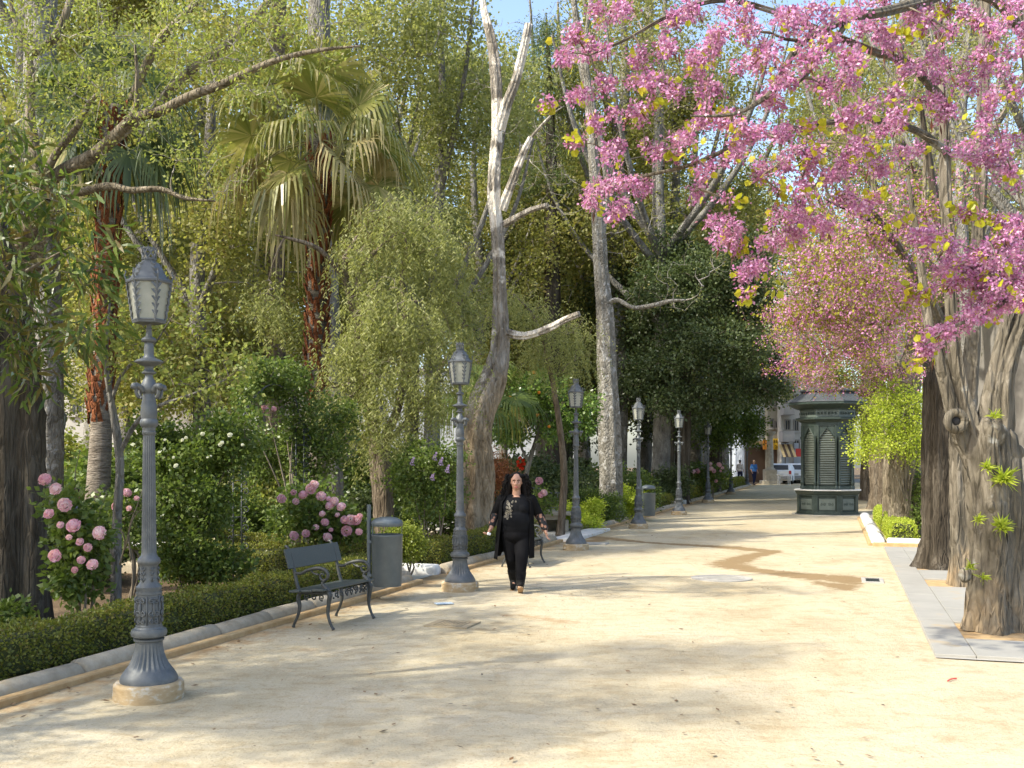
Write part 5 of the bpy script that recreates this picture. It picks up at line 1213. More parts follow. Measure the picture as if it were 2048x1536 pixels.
evergreen(1330, 44, [B(1290, 660, 44, 1.6, 1.6, 1.5), B(1260, 560, 44, 1.4, 1.4, 1.4), B(1260, 780, 44, 1.4, 1.4, 1.0), B(1330, 850, 45, 1.6, 1.2, .6)], 'dark evergreen just behind the mottled trunk', 62, 200, 90)
evergreen(1428, 52, [B(1450, 820, 52, 1.6, 1.6, .8), B(1490, 860, 53, .9, 1.2, .7), B(1420, 870, 51, 1.3, 1.2, .6), B(1475, 760, 54, 1.3, 1.3, 1.0)], 'olive green tree over the farthest benches', 63, 200, 80, mat='lf_green', L=0.14)
evergreen(1120, 46, [B(1080, 480, 46, 2.2, 2, 1.8), B(1140, 620, 46, 2.2, 2, 1.8), B(1040, 640, 46, 2.0, 2, 1.8), B(1100, 760, 46, 2.4, 2, 1.4), B(960, 560, 47, 1.8, 2, 2), B(1160, 860, 46, 1.8, 1.5, 1.0), B(1000, 830, 46, 2.0, 1.6, 1.2)], 'dark green tree filling the gap behind the dead trunk', 64, 330, 85, mat='lf_dark', L=0.15)
# cedar
b = ground_pt(1100, 42)
CB = []
for k, (px, py, rx) in enumerate([(1090, 50, 1.0), (1060, 90, 1.2), (1120, 85, 1.2), (1040, 140, 1.3), (1130, 140, 1.6), (1085, 190, 2.0), (1030, 220, 1.4), (1150, 210, 1.4), (1060, 280, 2.2), (1140, 300, 1.8), (1050, 350, 2.0), (1120, 390, 2.2)]): CB.append(B(px, py, 41 + (k % 3), rx, rx, .42))
tree('cedar_tree', 'tall dark cedar with drooping tiers rising above the dead trunk', [(np.array([b, A(1105, 500, 42), A(1100, 200, 42), A(1092, 25, 42)]), [.42, .30, .14, .02])], CB, 300, bark='bark_dark', seed=66, rt=0.008, zmin=8, up=0.12, pen=.5, step=.4, leaves=[LF('crown', 'lf_cedar', 110, 0.10, 0.016, 0.20, 0.8, 'kite', 0.8)])

# orange tree
b = ground_pt(1055, 25.5)
OT = tree('orange_tree', 'small orange tree with glossy leaves and a few fruits behind the railing', [(np.array([b, A(1052, 960, 25.5), A(1060, 920, 25.5), A(1072, 880, 25.5), A(1085, 830, 25.5)]), [.07, .06, .055, .045, .02]), (LINE((1058, 925, 25.5), (1045, 900, 25.3), (1030, 860, 25.2)), [.035, .03, .015])],
     [B(1040, 800, 25.4, .6, .7, .5), B(1110, 810, 25.4, .7, .7, .55), B(1080, 770, 25.6, .7, .7, .4), B(1150, 850, 25.3, .5, .5, .4), B(1020, 870, 25.4, .4, .5, .3), B(1090, 870, 25, .5, .4, .35), B(1180, 800, 25.5, .35, .4, .4)], 230, bark='bark_grey', seed=71, rt=0.004, zmin=1.2, leaves=[LF('crown', 'lf_orange_tree', 42, 0.085, 0.026, 0.09, 0.6, 'kite', 0.6)])
fr = MB().ball((0, 0, 0), 0.04, 10, 7); frm = np_mesh('orange', np.vstack(fr.V), np.vstack(fr.Q), None, True); frm.materials.append(M_flat('fruit', (0.75, 0.24, 0.02), 0.5))
for (px, py) in ((1078, 785), (1140, 795), (1118, 835), (1098, 853), (1020, 795), (1160, 808), (1068, 745), (1075, 830)):
    link('orange', frm, None, OT, loc=A(px, py, 24.85) - b)
# ------------------------------------------------------------------ fan palms
def frond(pc, az, el, pet, Rb, droop, rg, nseg=32, spread=2.15):
    e = np.array([math.cos(az), math.sin(az), 0]); z = np.array([0, 0, 1.0])
    d = e * math.cos(el) + z * math.sin(el)
    p1 = d * pet + z * (-0.18 * pet * pet * math.cos(el))
    m = MB()
    mid = d * pet * .5 + z * (-0.03 * pet)
    m.tube(smooth_line([np.zeros(3), mid, p1], 0.2), 0.014, 4)
    da = unit(d - z * (0.2 + droop * .3 + rg.uniform(-.25, .25))); sd = unit(np.cross(da, z) + 1e-6); nn = np.cross(sd, da)
    ro = rg.normal(0, .4); sd, nn = sd * math.cos(ro) + nn * math.sin(ro), nn * math.cos(ro) - sd * math.sin(ro)
    th = np.linspace(-spread, spread, nseg); dth = th[1] - th[0]
    rr = np.array([0.02, 0.35, 0.60, 0.82, 1.0])
    for t in th:
        dv = math.cos(t) * da + math.sin(t) * sd; sv = -math.sin(t) * da + math.cos(t) * sd
        Ls = Rb * (0.78 + 0.22 * math.cos(t * .7)) * rg.uniform(.92, 1.08)
        q = np.clip((rr - 0.5) / 0.5, 0, 1)
        C = p1 + dv * (Ls * (rr - 0.25 * droop * q ** 2))[:, None] + z * (-droop * Ls * 0.85 * q ** 1.6)[:, None] + nn * (0.10 * Ls * np.abs(math.sin(t)) * rr)[:, None]
        C += rg.normal(size=3) * 0.05 * q[:, None]
        w = np.minimum(Ls * rr * dth * .5, 0.03 * (Rb / 1.1)) * np.array([1, 1, 1, .62, .12])
        V = np.concatenate([C - sv * w[:, None], C + sv * w[:, None]]); k = len(rr)
        m.add(V, [(i, k + i, k + i + 1, i + 1) for i in range(k - 1)])
    return m
def fan_palm(label, base, crown, n, Rb, pet, seed, trunk_r, rust=(0.35, 1.0), mats=('lf_palm', 'lf_palm_dry'), elmin=-55, elmax=80):
    rg = np.random.default_rng(seed)
    root = empty('fan_palm', base, label, 'palm')
    ax = crown - base; tm = MB()
    trunk_mesh(tm, np.array([[0, 0, 0], ax * .3 + [0.03, 0, 0], ax * .65 - [0.03, 0, 0], ax + [0, 0, .1]]), np.array([trunk_r * 1.25, trunk_r, trunk_r * .95, trunk_r * 1.1]), rg, 18, 0.03, 0.3)
    tm.build('trunk', MT['bark_palm'], root, smooth=True)
    lb = MB()                                            # old leaf bases, split and crossing
    k = 0; z = rust[0] * ax[2]
    while z < rust[1] * ax[2]:
        a = k * 2.4 + rg.normal(0, .15); c = ax * (z / ax[2]); e = np.array([math.cos(a), math.sin(a), 0]); t = np.array([-math.sin(a), math.cos(a), 0]); zz = np.array([0, 0, 1.0])
        r = trunk_r; h = rg.uniform(.22, .36); w = rg.uniform(.07, .11)
        for s_ in (-1, 1):
            lb.add([c + e * r * .92 + t * w * s_ - zz * .02, c + e * (r * 1.02) + t * w * .2 * s_ - zz * .02, c + e * r * 1.42 - t * w * .1 * s_ + zz * h, c + e * r * 1.28 + t * w * .45 * s_ + zz * h * .95], [(0, 1, 2, 3)])
            lb.add([c + e * r * .92 + t * w * s_ - zz * .02, c + e * r * .95 + t * w * .6 * s_ - zz * .02, c + e * r * 1.15 + t * w * .2 * s_ + zz * h * .8, c + e * r * 1.2 + t * w * .5 * s_ + zz * h * .8], [(0, 1, 2, 3)])
        k += 1; z += 0.032
    tag(lb.build('leaf_bases', MT['bark_rust'], root), kind='stuff')
    for i in range(n):
        f = i / (n - 1); el = math.radians(elmax + (elmin - elmax) * f ** 0.8 + rg.normal(0, 13)); az = i * 2.39996 + rg.normal(0, .35)
        dr = 0.45 + 0.6 * f + rg.uniform(-.15, .2)
        m = frond(None, az, el, pet * rg.uniform(.85, 1.15), Rb * rg.uniform(.72, 1.15), dr, rg)
        m.build('frond', MT[mats[0] if f < 0.62 or rg.random() < .35 else mats[1]], root, loc=ax + np.array([0, 0, rg.uniform(-.15, .1)]))
    return root
fan_palm('tall fan palm with drooping fringed leaves and a rusty trunk', ground_pt(628, 19.6), A(640, 285, 19.6), 38, 1.1, 1.35, 5, 0.20, elmin=-35)
fan_palm('shaded fan palm with ringed grey base and rusty leaf bases near the seated couple', ground_pt(186, 17.0), A(228, 225, 17.0), 26, 0.95, 0.9, 6, 0.175, rust=(0.31, 1.0), mats=('lf_dark', 'lf_palm'))  # dark leaf material puts the crown's shade into the frond colour
fp = fan_palm('low young fan palm showing beside the leaning dead trunk', ground_pt(965, 24.0), A(972, 800, 24.0), 12, 0.85, 0.75, 8, 0.12, rust=(0.3, 1.0), mats=('lf_green', 'lf_palm'), elmin=-5, elmax=75)

# ------------------------------------------------------------------ pruned trees in the pits on the right
b = np.array([*G(1986, 1262)[:2], 0.0]); Yr = float(b[1])
def R_(px, py, dY=0.0): return A(px, py, Yr + dY)
HT = [(np.array([b, R_(1990, 1190), R_(1992, 1100), R_(1988, 1000), R_(1978, 920), R_(1974, 875), R_(1972, 845), R_(1972, 830)]), [.26, .235, .225, .225, .235, .23, .16, .05]),
      ([R_(1962, 930), R_(1940, 860), R_(1920, 780), R_(1908, 700), R_(1902, 600), R_(1898, 480), R_(1890, 380), R_(1890, 290), R_(1885, 200), R_(1880, 60), R_(1870, -80)], [.10, .10, .072, .062, .057, .054, .052, .048, .042, .034, .03]),
      ([R_(1990, 930), R_(2000, 850), R_(2005, 760), R_(2025, 690), R_(2050, 620), R_(2070, 500), R_(2080, 350), R_(2060, 150), R_(2040, -20)], [.12, .13, .105, .092, .082, .075, .068, .06, .05]),
      ([R_(1978, 910), R_(1977, 830), R_(1990, 740), R_(2000, 690), R_(2020, 600), R_(2030, 450)], [.10, .10, .062, .052, .046, .035]),
      ([R_(1955, 950), R_(1918, 860), R_(1894, 780), R_(1880, 730), R_(1860, 660), R_(1850, 600), R_(1835, 480), R_(1815, 350)], [.08, .085, .06, .052, .045, .038, .03, .015]),
      # flowering branches that reach forward
      (LINE((2040, 60, 10.2), (1990, 0, 9.4), (1900, -20, 8.6), (1860, -2, 8.2), (1790, 18, 7.8), (1745, 28, 7.6), (1700, 34, 7.5), (1655, 55, 7.4), (1605, 82, 7.3), (1578, 120, 7.2), (1562, 155, 7.15), (1546, 182, 7.1), (1489, 221, 7.0), (1440, 232, 6.95), (1382, 232, 6.9)), [.05, .045, .042, .04, .036, .034, .031, .028, .025, .023, .021, .019, .014, .010, .006]),
      (LINE((1605, 82, 7.3), (1570, 78, 7.25), (1540, 65, 7.2)), [.012, .01, .006]),
      (LINE((1700, 38, 7.5), (1670, 80, 7.4), (1640, 115, 7.35), (1610, 155, 7.3), (1590, 170, 7.3)), [.018, .015, .013, .01, .006]),
      (LINE((2090, 380, 10.0), (2120, 470, 9.0), (2090, 545, 8.5), (2030, 590, 8.2), (1960, 632, 8.0), (1900, 655, 7.9), (1850, 690, 7.8)), [.04, .035, .03, .022, .016, .012, .006]),
      (LINE((2090, 350, 10.0), (2100, 420, 9.0), (2050, 470, 8.5), (1990, 505, 8.3), (1930, 545, 8.2), (1890, 580, 8.1)), [.04, .032, .026, .02, .014, .006]),
      (LINE((1885, 200, 10.4), (1820, 130, 9.4), (1740, 100, 8.8), (1640, 60, 8.4), (1540, 20, 8.2), (1440, 0, 8.0), (1340, 30, 8.0), (1250, 80, 8.0), (1180, 110, 8.0)), [.04, .034, .03, .026, .022, .018, .014, .01, .005]),
      (LINE((1890, 300, 10.4), (1830, 260, 9.6), (1740, 240, 9.0), (1620, 250, 8.6), (1500, 280, 8.3), (1380, 330, 8.2), (1260, 360, 8.2), (1190, 400, 8.2)), [.035, .03, .026, .022, .018, .014, .009, .005])]
PK = [(1150, 60), (1140, 110), (1190, 100), (1160, 190), (1215, 170), (1190, 240), (1225, 300), (1265, 230), (1240, 370), (1180, 400), (1235, 420), (1290, 380), (1310, 300), (1300, 170), (1330, 90), (1350, 180), (1395, 120), (1400, 230), (1360, 270), (1430, 170), (1440, 60), (1470, 20), (1510, 60), (1500, 130), (1545, 100), (1560, 30), (1600, 40), (1640, 15), (1450, 230), (1500, 250), (1470, 300), (1540, 200), (1560, 270), (1580, 160), (1620, 110), (1660, 80), (1650, 170), (1690, 160), (1710, 110), (1600, 300), (1640, 290), (1650, 350), (1620, 390), (1560, 330), (1510, 350), (1430, 330), (1380, 390), (1480, 460), (1460, 470), (1510, 530), (1500, 545), (1545, 440), (1580, 470), (1535, 490), (1690, 230), (1720, 290), (1740, 220), (1700, 330), (1760, 340), (1690, 400), (1730, 420), (1780, 260), (1800, 240), (1700, 20), (1740, 60), (1760, 10), (1850, 50), (1830, 20), (1900, 60), (1950, 40), (2000, 60), (2030, 20), (1960, 110), (2010, 130), (2040, 90), (1870, 110), (1860, 200), (1890, 160), (1885, 220), (1930, 170), (1955, 130), (1990, 200), (2030, 180), (1960, 250), (1990, 290), (2030, 300), (2010, 340), (1930, 300), (1975, 310), (1850, 480), (1870, 470), (1900, 490), (1880, 540), (1920, 530), (1950, 520), (1985, 490), (2020, 470), (2045, 450), (1910, 570), (1945, 555), (1980, 545), (2015, 520), (2040, 510), (1990, 575), (2020, 560), (2045, 545), (1955, 600), (1985, 590), (2030, 600), (1850, 690), (1865, 680), (1890, 662), (1915, 650), (1940, 640), (1965, 632), (1995, 625), (2020, 608), (2045, 590), (1820, 300), (1790, 180), (1780, 90), (1820, 140), (1650, 450), (1600, 430), (1420, 90), (1280, 120), (1340, 30), (1380, 20), (1250, 20), (1210, 30), (1200, 380), (1440, 480)]
rgp = np.random.default_rng(77)
def depth_at(px, py): return 8.1 - 0.9 * (px > 1380) * (px < 1720) * (py < 260) + (0.4 if px > 1850 and py < 420 else 0)
TIP = []
for (px, py) in PK:
    for q in range(5):
        TIP.append(A(px + rgp.normal(0, 13), py + rgp.normal(0, 10), depth_at(px, py) + rgp.normal(0, .3)))
SP = [(1830, 600), (1815, 575), (1850, 590), (1930, 425), (1955, 430), (1915, 415), (1990, 440), (1820, 730), (1090, 210), (1145, 285), (1290, 215), (1310, 205), (1340, 170), (1560, 380), (1620, 330), (1700, 250), (1460, 400), (1480, 500), (1350, 310), (1620, 250), (1740, 300), (1820, 60), (1890, 20), (1550, 580), (1490, 595), (1800, 440), (1760, 390)]
LTIP = [A(px, py, depth_at(px, py)) for px, py in SP]
hero = tree('redbud_tree', 'thick gnarled redbud in the nearest paving pit, its pink branches arching over the path', HT, tips=TIP + LTIP, bark='bark_redbud', twigs='twig', seed=81, rt=0.0032, zmin=3.3, up=0.06, wig=0.08, pen=0.1, flare=0.16, tn=72, ridge=0.13, step=0.12, maxr=0.02,
     leaves=[LF('blossom', 'petal_pink', (34, 140), 0.028, 0.0105, 0.026, 0.36, 'kite', 0.2, frac=0.93), LF('crown', 'lf_redbud', (1, 4), 0.058, 0.029, 0.035, 0.3, 'round', 0.7, frac=0.6), LF('pods', 'pod', (1, 4), 0.10, 0.008, 0.03, 0.3, 'kite', 3.0, frac=0.22)])
# leafy yellow sprays without blossom
ly = MB()
Pl = np.vstack([A(px, py, depth_at(px, py)) + rgp.normal(size=(9, 3)) * [.045, .06, .03] for px, py in SP]); Dl = rgp.normal(size=(len(Pl), 3)) + [0, -.2, -.6]
V, Qd = leaf_quads(Pl - b, Dl, 0.068, 0.036, rgp, 0.4, 'round')
link('leaf_sprays', np_mesh('leaf_sprays', V, Qd), MT['lf_redbud'], hero)
bu = MB()                                                # burls, knots and the hollow ring
for (px, py, r) in ((2030, 905, .10), (2034, 1000, .08), (1992, 1012, .10), (1930, 1150, .07), (1992, 868, .12), (2032, 1130, .06)):
    bu.ball(R_(px, py, -.19 if 1940 < px < 2010 else -.03) - b, (r, r * .55, r * rgp.uniform(.7, 1.2)), 12, 8)
ring = [R_(1912 + 17 * math.cos(a), 842 + 17 * math.sin(a), -.16) - b for a in np.linspace(0, 6.4, 20)]
bu.tube(np.array(ring), 0.045, 8)
tag(bu.build('burls', MT['bark_redbud'], hero, smooth=True), kind='stuff')
MB().ball(R_(1912, 842, -.15) - b, (.055, .03, .055), 10, 6).build('hollow_shade', MT['black'], hero)  # black ball stands in for the shade inside the hole
def fern(px, py, dY, L, n, lab):
    p = R_(px, py, dY); rg = np.random.default_rng(int(px * 7 + py)); n = n * 2; root = empty('fern_tuft', p, lab, 'fern', 'ferns growing on the near trunk')
    for q in range(3):
        D = rg.normal(size=(n, 3)) * [1, .5, .6] + [0, -.7, .25 + .15 * q]
        V, Qd = leaf_quads(rg.normal(size=(n, 3)) * .012 + [0, .02, 0], D, L * rg.uniform(.4, 1.1, n), L * .065, rg, 0.8, 'long')
        if q == 0: VV, QQ = V, Qd
        else: QQ = np.vstack([QQ, Qd + len(VV)]); VV = np.vstack([VV, V])
    link('leaves', np_mesh('leaves', VV, QQ), MT['lf_lime'], root)
fern(2010, 960, -.30, .17, 16, 'large bright fern tuft on the gnarled trunk below its limbs')
fern(1975, 935, -.30, .11, 10, 'fern tuft high on the gnarled trunk above the large tuft')
fern(2004, 1055, -.30, .15, 15, 'wide bright fern tuft halfway down the gnarled trunk')
fern(1957, 1040, -.28, .09, 9, 'small fern tuft halfway down the gnarled trunk')
fern(1942, 1135, -.27, .09, 9, 'little fern sprig low on the gnarled trunk')
fern(1968, 1155, -.28, .09, 8, 'lowest fern sprig on the gnarled trunk near its foot')
fern(1990, 832, -.34, .09, 9, 'fern sprig where the limbs of the gnarled trunk part')

def row_tree(px, py, r, bark, label, seed, limbs, blobs=(), n=0, leaves=(), twigs='twig', top=760, flare=.25, lean=0):
    g = G(px, py); g[2] = 0; Y = g[1]
    P = [g, A(px + lean * .3, (py + top * 2) / 3 + 60, Y), A(px + lean, top + 30, Y), A(px + lean, top, Y)]
    P.sort(key=lambda p: p[2])
    blobs = [(c, tuple(v * 1.3 for v in rr)) for c, rr in blobs]
    tr_ = [(np.array(P), [r * 1.05, r, r * .95, r * .7])] + [([A(x, y, Y + d) for x, y, d in l], rr) for l, rr in limbs]
    return tree('row_tree', label, tr_, blobs, n, bark=bark, twigs=twigs, seed=seed, rt=0.004, zmin=2.6, up=0.0, wig=.1, pen=.2, flare=flare, tn=48, ridge=.12, leaves=leaves, shell=0.3)
PINKSM = [LF('blossom', 'petal_far', (16, 44), 0.036, 0.013, 0.07, 0.7, 'kite', 0.5), LF('crown', 'lf_far_redbud', (10, 22), 0.045, 0.02, 0.08, 0.7, 'kite', 0.4), LF('pods', 'pod', (1, 4), 0.10, 0.010, 0.06, 0.6, 'kite', 2.0, frac=.4)]
row_tree(1928, 1172, .18, 'bark_redbud', 'pruned redbud trunk in the second paving pit, half hidden by the nearest trunk', 91,
         [([(1935, 820, 0), (1948, 640, 0), (1957, 450, 0), (1965, 250, 0), (1970, 40, 0), (1975, -60, 0)], [.12, .095, .09, .085, .075, .06]), ([(1925, 800, 0), (1880, 640, -.2), (1800, 500, -.5), (1740, 420, -.8), (1690, 380, -1)], [.10, .07, .05, .03, .01])],
         [B(1750, 470, 13.4, .9, .8, .6), B(1850, 420, 13.6, .7, .8, .6), B(1700, 560, 13.4, .6, .6, .5), B(1800, 620, 13.6, .5, .6, .5)], 150, PINKSM, top=800)
row_tree(1884, 1138, .27, 'bark_dark', 'dark trunk with a swollen foot in the third paving pit', 92,
         [([(1885, 780, 0), (1860, 620, 0), (1800, 500, -.3), (1720, 430, -.6), (1650, 400, -.9)], [.15, .10, .07, .045, .015]), ([(1885, 780, 0), (1895, 600, .2), (1870, 400, .2), (1840, 200, .2)], [.13, .09, .07, .03])],
         [B(1680, 520, 15.4, .9, .8, .6), B(1760, 600, 15.6, .8, .8, .6), B(1650, 640, 15.6, .8, .8, .5), B(1720, 700, 15.8, .8, .7, .4), B(1620, 560, 15.2, .5, .6, .5), B(1820, 560, 15.8, .6, .6, .5), B(1610, 720, 15.8, .5, .6, .3), B(1580, 640, 15.6, .4, .5, .3), B(1700, 620, 15.4, .9, .7, .6)], 360, PINKSM, top=740, flare=.5)
row_tree(1812, 1072, .32, 'bark_tan', 'pale broken topped trunk rising from the right hand bed', 93,
         [([(1812, 760, 0), (1830, 650, 0), (1845, 500, 0), (1850, 300, 0)], [.2, .10, .07, .03])],
         [B(1680, 700, 22, 1.1, 1.0, .6), B(1620, 740, 22, .7, .8, .35), B(1740, 640, 22.5, 1.0, 1, .7), B(1640, 620, 22.5, .9, .9, .6), B(1780, 740, 22.5, .7, .8, .5), B(1580, 690, 22.5, .6, .7, .4), B(1700, 540, 23, 1, 1, .8), B(1820, 640, 23, .8, .8, .8), B(1660, 772, 23, .6, .5, .15), B(1715, 785, 23, .45, .4, .14), B(1610, 752, 23, .5, .5, .14), B(1560, 740, 23, .35, .4, .12), B(1580, 620, 23, .6, .6, .5)], 480, PINKSM, top=720)
row_tree(1782, 1062, .20, 'bark_tan', 'slim pale trunk just left of the broken topped trunk', 94, [([(1790, 790, 0), (1770, 600, .5), (1750, 400, .5), (1730, 200, .6)], [.13, .09, .06, .03])], [B(1740, 300, 25.5, 1.6, 1.2, 1.6), B(1700, 480, 25, 1.4, 1.1, 1.2), B(1790, 150, 26, 1.4, 1.2, 1.4)], 190, [LF('crown', 'lf_plane', 5, .07, .025, .08, .6)], top=760, lean=8)
row_tree(1762, 1018, .34, 'bark_brown', 'brown trunk in the bed beyond the kiosk', 95, [([(1762, 800, 0), (1740, 640, .5), (1700, 420, .6), (1680, 180, .6)], [.22, .15, .10, .04])], [B(1640, 450, 35, 2.0, 1.6, 1.6), B(1720, 300, 36, 2.0, 1.6, 2.0), B(1800, 450, 36, 1.8, 1.6, 1.6), B(1600, 600, 35, 1.6, 1.4, 1.2), B(1700, 620, 35, 1.8, 1.4, 1.2)], 300, [LF('crown', 'lf_plane', 26, .11, .035, .2, .7), LF('blossom', 'petal_far', 10, .07, .03, .15, .7)], top=780)
row_tree(1738, 1000, .32, 'bark_brown', 'farther brown trunk standing right behind the kiosk', 96, [([(1738, 800, 0), (1720, 600, .5), (1640, 400, .6), (1560, 250, .6)], [.2, .15, .10, .04])], [B(1600, 400, 42, 2.6, 2, 2.2), B(1520, 300, 43, 2.4, 2, 2.2), B(1660, 250, 43, 2.6, 2, 2.4), B(1750, 150, 43, 2.4, 2, 2.4), B(1600, 150, 44, 2.4, 2, 2.2)], 340, [LF('crown', 'lf_plane', 14, .12, .04, .22, .7)], top=780)
# bare branching trees against the sky
def bare_tree(px, Y, h, label, seed, spread=3.4, n=420):
    b = ground_pt(px, Y); rg = np.random.default_rng(seed)
    tr_ = [(np.array([b, b + [0.1, 0, h * .3], b + [-.1, .1, h * .6], b + [.2, 0, h * .9]]), [h * .016, h * .013, h * .009, h * .003])]
    for k in range(7):
        a = rg.uniform(0, 6.28); z0 = h * rg.uniform(.3, .65); e = np.array([math.cos(a), math.sin(a), 0]) * spread * rg.uniform(.6, 1)
        tr_.append((np.array([b + [0, 0, z0], b + e * .45 + [0, 0, z0 + h * .1], b + e * .8 + [0, 0, z0 + h * .22], b + e + [0, 0, z0 + h * .36]]), [h * .007, h * .0055, h * .004, h * .0015]))
    bl = [(b + np.array([math.cos(a) * spread * .55, math.sin(a) * spread * .55, h * z]), (spread * .55, spread * .55, h * .13)) for a, z in zip(rg.uniform(0, 6.28, 10), rg.uniform(.45, 1.0, 10))]
    tree('bare_tree', label, tr_, bl, n, bark='bark_grey', twigs='twig', seed=seed, rt=0.0075, zmin=h * .28, up=.0, wig=.16, pen=.4, tn=12, step=.35, leaves=[LF('crown', 'lf_plane', 9, .08, .028, .14, .6)])
bare_tree(1322, 41, 23, 'tall bare budding tree whose twigs show against the sky above the evergreen', 101, 5.5, 900)
bare_tree(1390, 55, 25, 'far bare budding tree above the evergreen', 102, 5.6, 700)
bare_tree(1930, 30, 17, 'bare budding tree beyond the gnarled redbud and the road', 103, 4.6, 700)
bare_tree(1800, 39, 23, 'far bare tree rising behind the kiosk', 104, 5.6, 900)
bare_tree(2080, 22, 14, 'bare roadside tree with grey limbs near the low wall', 105, 3.6, 500)
bare_tree(1870, 50, 26, 'tallest bare tree beyond the side pavement', 106, 6.0, 800)

# ------------------------------------------------------------------ hedges
M_flat('hedge_core', (0.05, 0.058, 0.018), 1.0, 0.4)
def hedge(label, pts, w, h, mat='lf_hedge', dens=2600, L=0.034, seed=1, z0=0.03, name='hedge', group='clipped hedges'):
    rg = np.random.default_rng(seed); pts = [np.asarray(p, float) for p in pts]
    root = empty(name, pts[0], label, 'hedge', group); b = pts[0]; core = MB(); VV, QQ, nv = [], [], 0
    for p, q in zip(pts[:-1], pts[1:]):
        d = q - p; Ln = np.linalg.norm(d); d = d / Ln; n = np.array([d[1], -d[0], 0])
        core.bbox((p + q) / 2 - b + [0, 0, (h + z0) / 2 - .02], (Ln / 2 - .03, w / 2 - .05, (h - z0) / 2 - .03), .05, ax=np.array([d, n, [0, 0, 1]]))
        per = w + 2 * h; k = int(dens * (Ln * per + w * h * 2))
        x = rg.uniform(-.02, Ln + .02, k); u = rg.uniform(0, per, k)
        endm = rg.random(k) < (2 * w * h) / (Ln * per + 2 * w * h)
        side = np.where(u < h, -1, np.where(u > h + w, 1, 0))
        yy = np.where(side == 0, u - h - w / 2, side * w / 2); zz = np.where(side == -1, u, np.where(side == 1, u - h - w, h))
        e1 = rg.random(k) < .5
        x = np.where(endm, np.where(e1, 0, Ln), x); yy = np.where(endm, rg.uniform(-w / 2, w / 2, k), yy); zz = np.where(endm, rg.uniform(z0, h, k), zz)
        rnd = np.clip((np.abs(yy) / (w / 2)), 0, 1) ** 6 * (zz / h) ** 6 * .045
        wob = .022 * (np.sin(x * 5.1 + seed) + np.sin(x * 11.3 + zz * 9 + seed) * .7 + np.sin(yy * 13 + x * 3.1) * .5)
        zz = zz + np.where(side == 0, wob, 0) - rnd; yy = yy + np.where(side != 0, side * wob, 0) * (zz > .05) - np.sign(yy) * rnd
        P = p - b + d * x[:, None] + n * yy[:, None] + np.array([0, 0, 1.0]) * np.maximum(zz, z0)[:, None] + rg.normal(size=(k, 3)) * .014
        out = n * side[:, None] + np.array([0, 0, 1.0]) * (side == 0)[:, None] + d * (endm * np.where(e1, -1, 1))[:, None]
        V, Qd = leaf_quads(P, out * .5 + rg.normal(size=(k, 3)) * .8, L * rg.uniform(.6, 1.3, k), L * .34, rg, .4)
        VV.append(V); QQ.append(Qd + nv); nv += len(V)
    core.build('inner_growth', MT['hedge_core'], root)
    link('foliage', np_mesh('foliage', np.vstack(VV), np.vstack(QQ)), MT[mat], root)
    return root
hedge('low clipped hedge along the near kerb behind the nearest lamp and bench', [ST(1.5, -6.26), ST(13.1, -6.26)], .42, .40, seed=1, dens=3400, L=.031)
hedge('short clipped hedge across the end of the first bed behind the litter bin', [ST(13.0, -6.6), ST(13.0, -9.6)], .55, .50, seed=2, mat='lf_hedge')
hedge('clipped hedge across the near end of the second bed behind the second lamp', [ST(15.0, -6.6), ST(15.0, -10.6)], .50, .50, seed=3)
hedge('clipped hedge along the second bed beside the woman in black', [ST(15.0, -6.28), ST(20.6, -6.28)], .44, .44, seed=4, dens=2300)
hedge('clipped hedge along the third bed under the mottled trunk', [ST(25.4, -6.32), ST(38.4, -6.32)], .5, .44, seed=5, dens=1100, L=.045)
hedge('clipped hedge across the near end of the third bed by the entrance', [ST(25.4, -6.6), ST(25.4, -9.5)], .5, .5, seed=6, dens=1100, L=.045)
hedge('long clipped hedge beside the far benches', [ST(41.4, -6.32), ST(68, -6.32)], .55, .6, seed=7, dens=420, L=.07)
hedge('bright young box hedge inside the white kerb near the kiosk', [ST(23.0, 1.22), ST(31.4, 1.12)], .50, .42, 'lf_lime', 1300, .04, seed=8)
hedge('bright box hedge in the bed beyond the kiosk', [ST(36, 1.9), ST(50, 1.9)], .5, .45, 'lf_lime', 500, .06, seed=9)
hedge('shaded hedge along the inner garden path behind the first bed', [ST(8.0, -13.6), ST(20, -13.6)], .6, .6, seed=10, dens=800, L=.05)
hedge('tall dark hedge on the far side of the inner garden path', [ST(9.0, -18.2), ST(25.5, -18.2)], 1.0, 1.3, 'lf_dark', 500, .07, seed=11)
hedge('tall dark hedge behind the fountain entrance', [ST(28.5, -14.0), ST(52, -13.0)], 1.2, 1.7, 'lf_dark', 380, .08, seed=12)
hedge('inner garden hedge behind the second bed', [ST(23.5, -11.5), ST(36, -12.5)], .7, .7, seed=13, dens=600, L=.06)

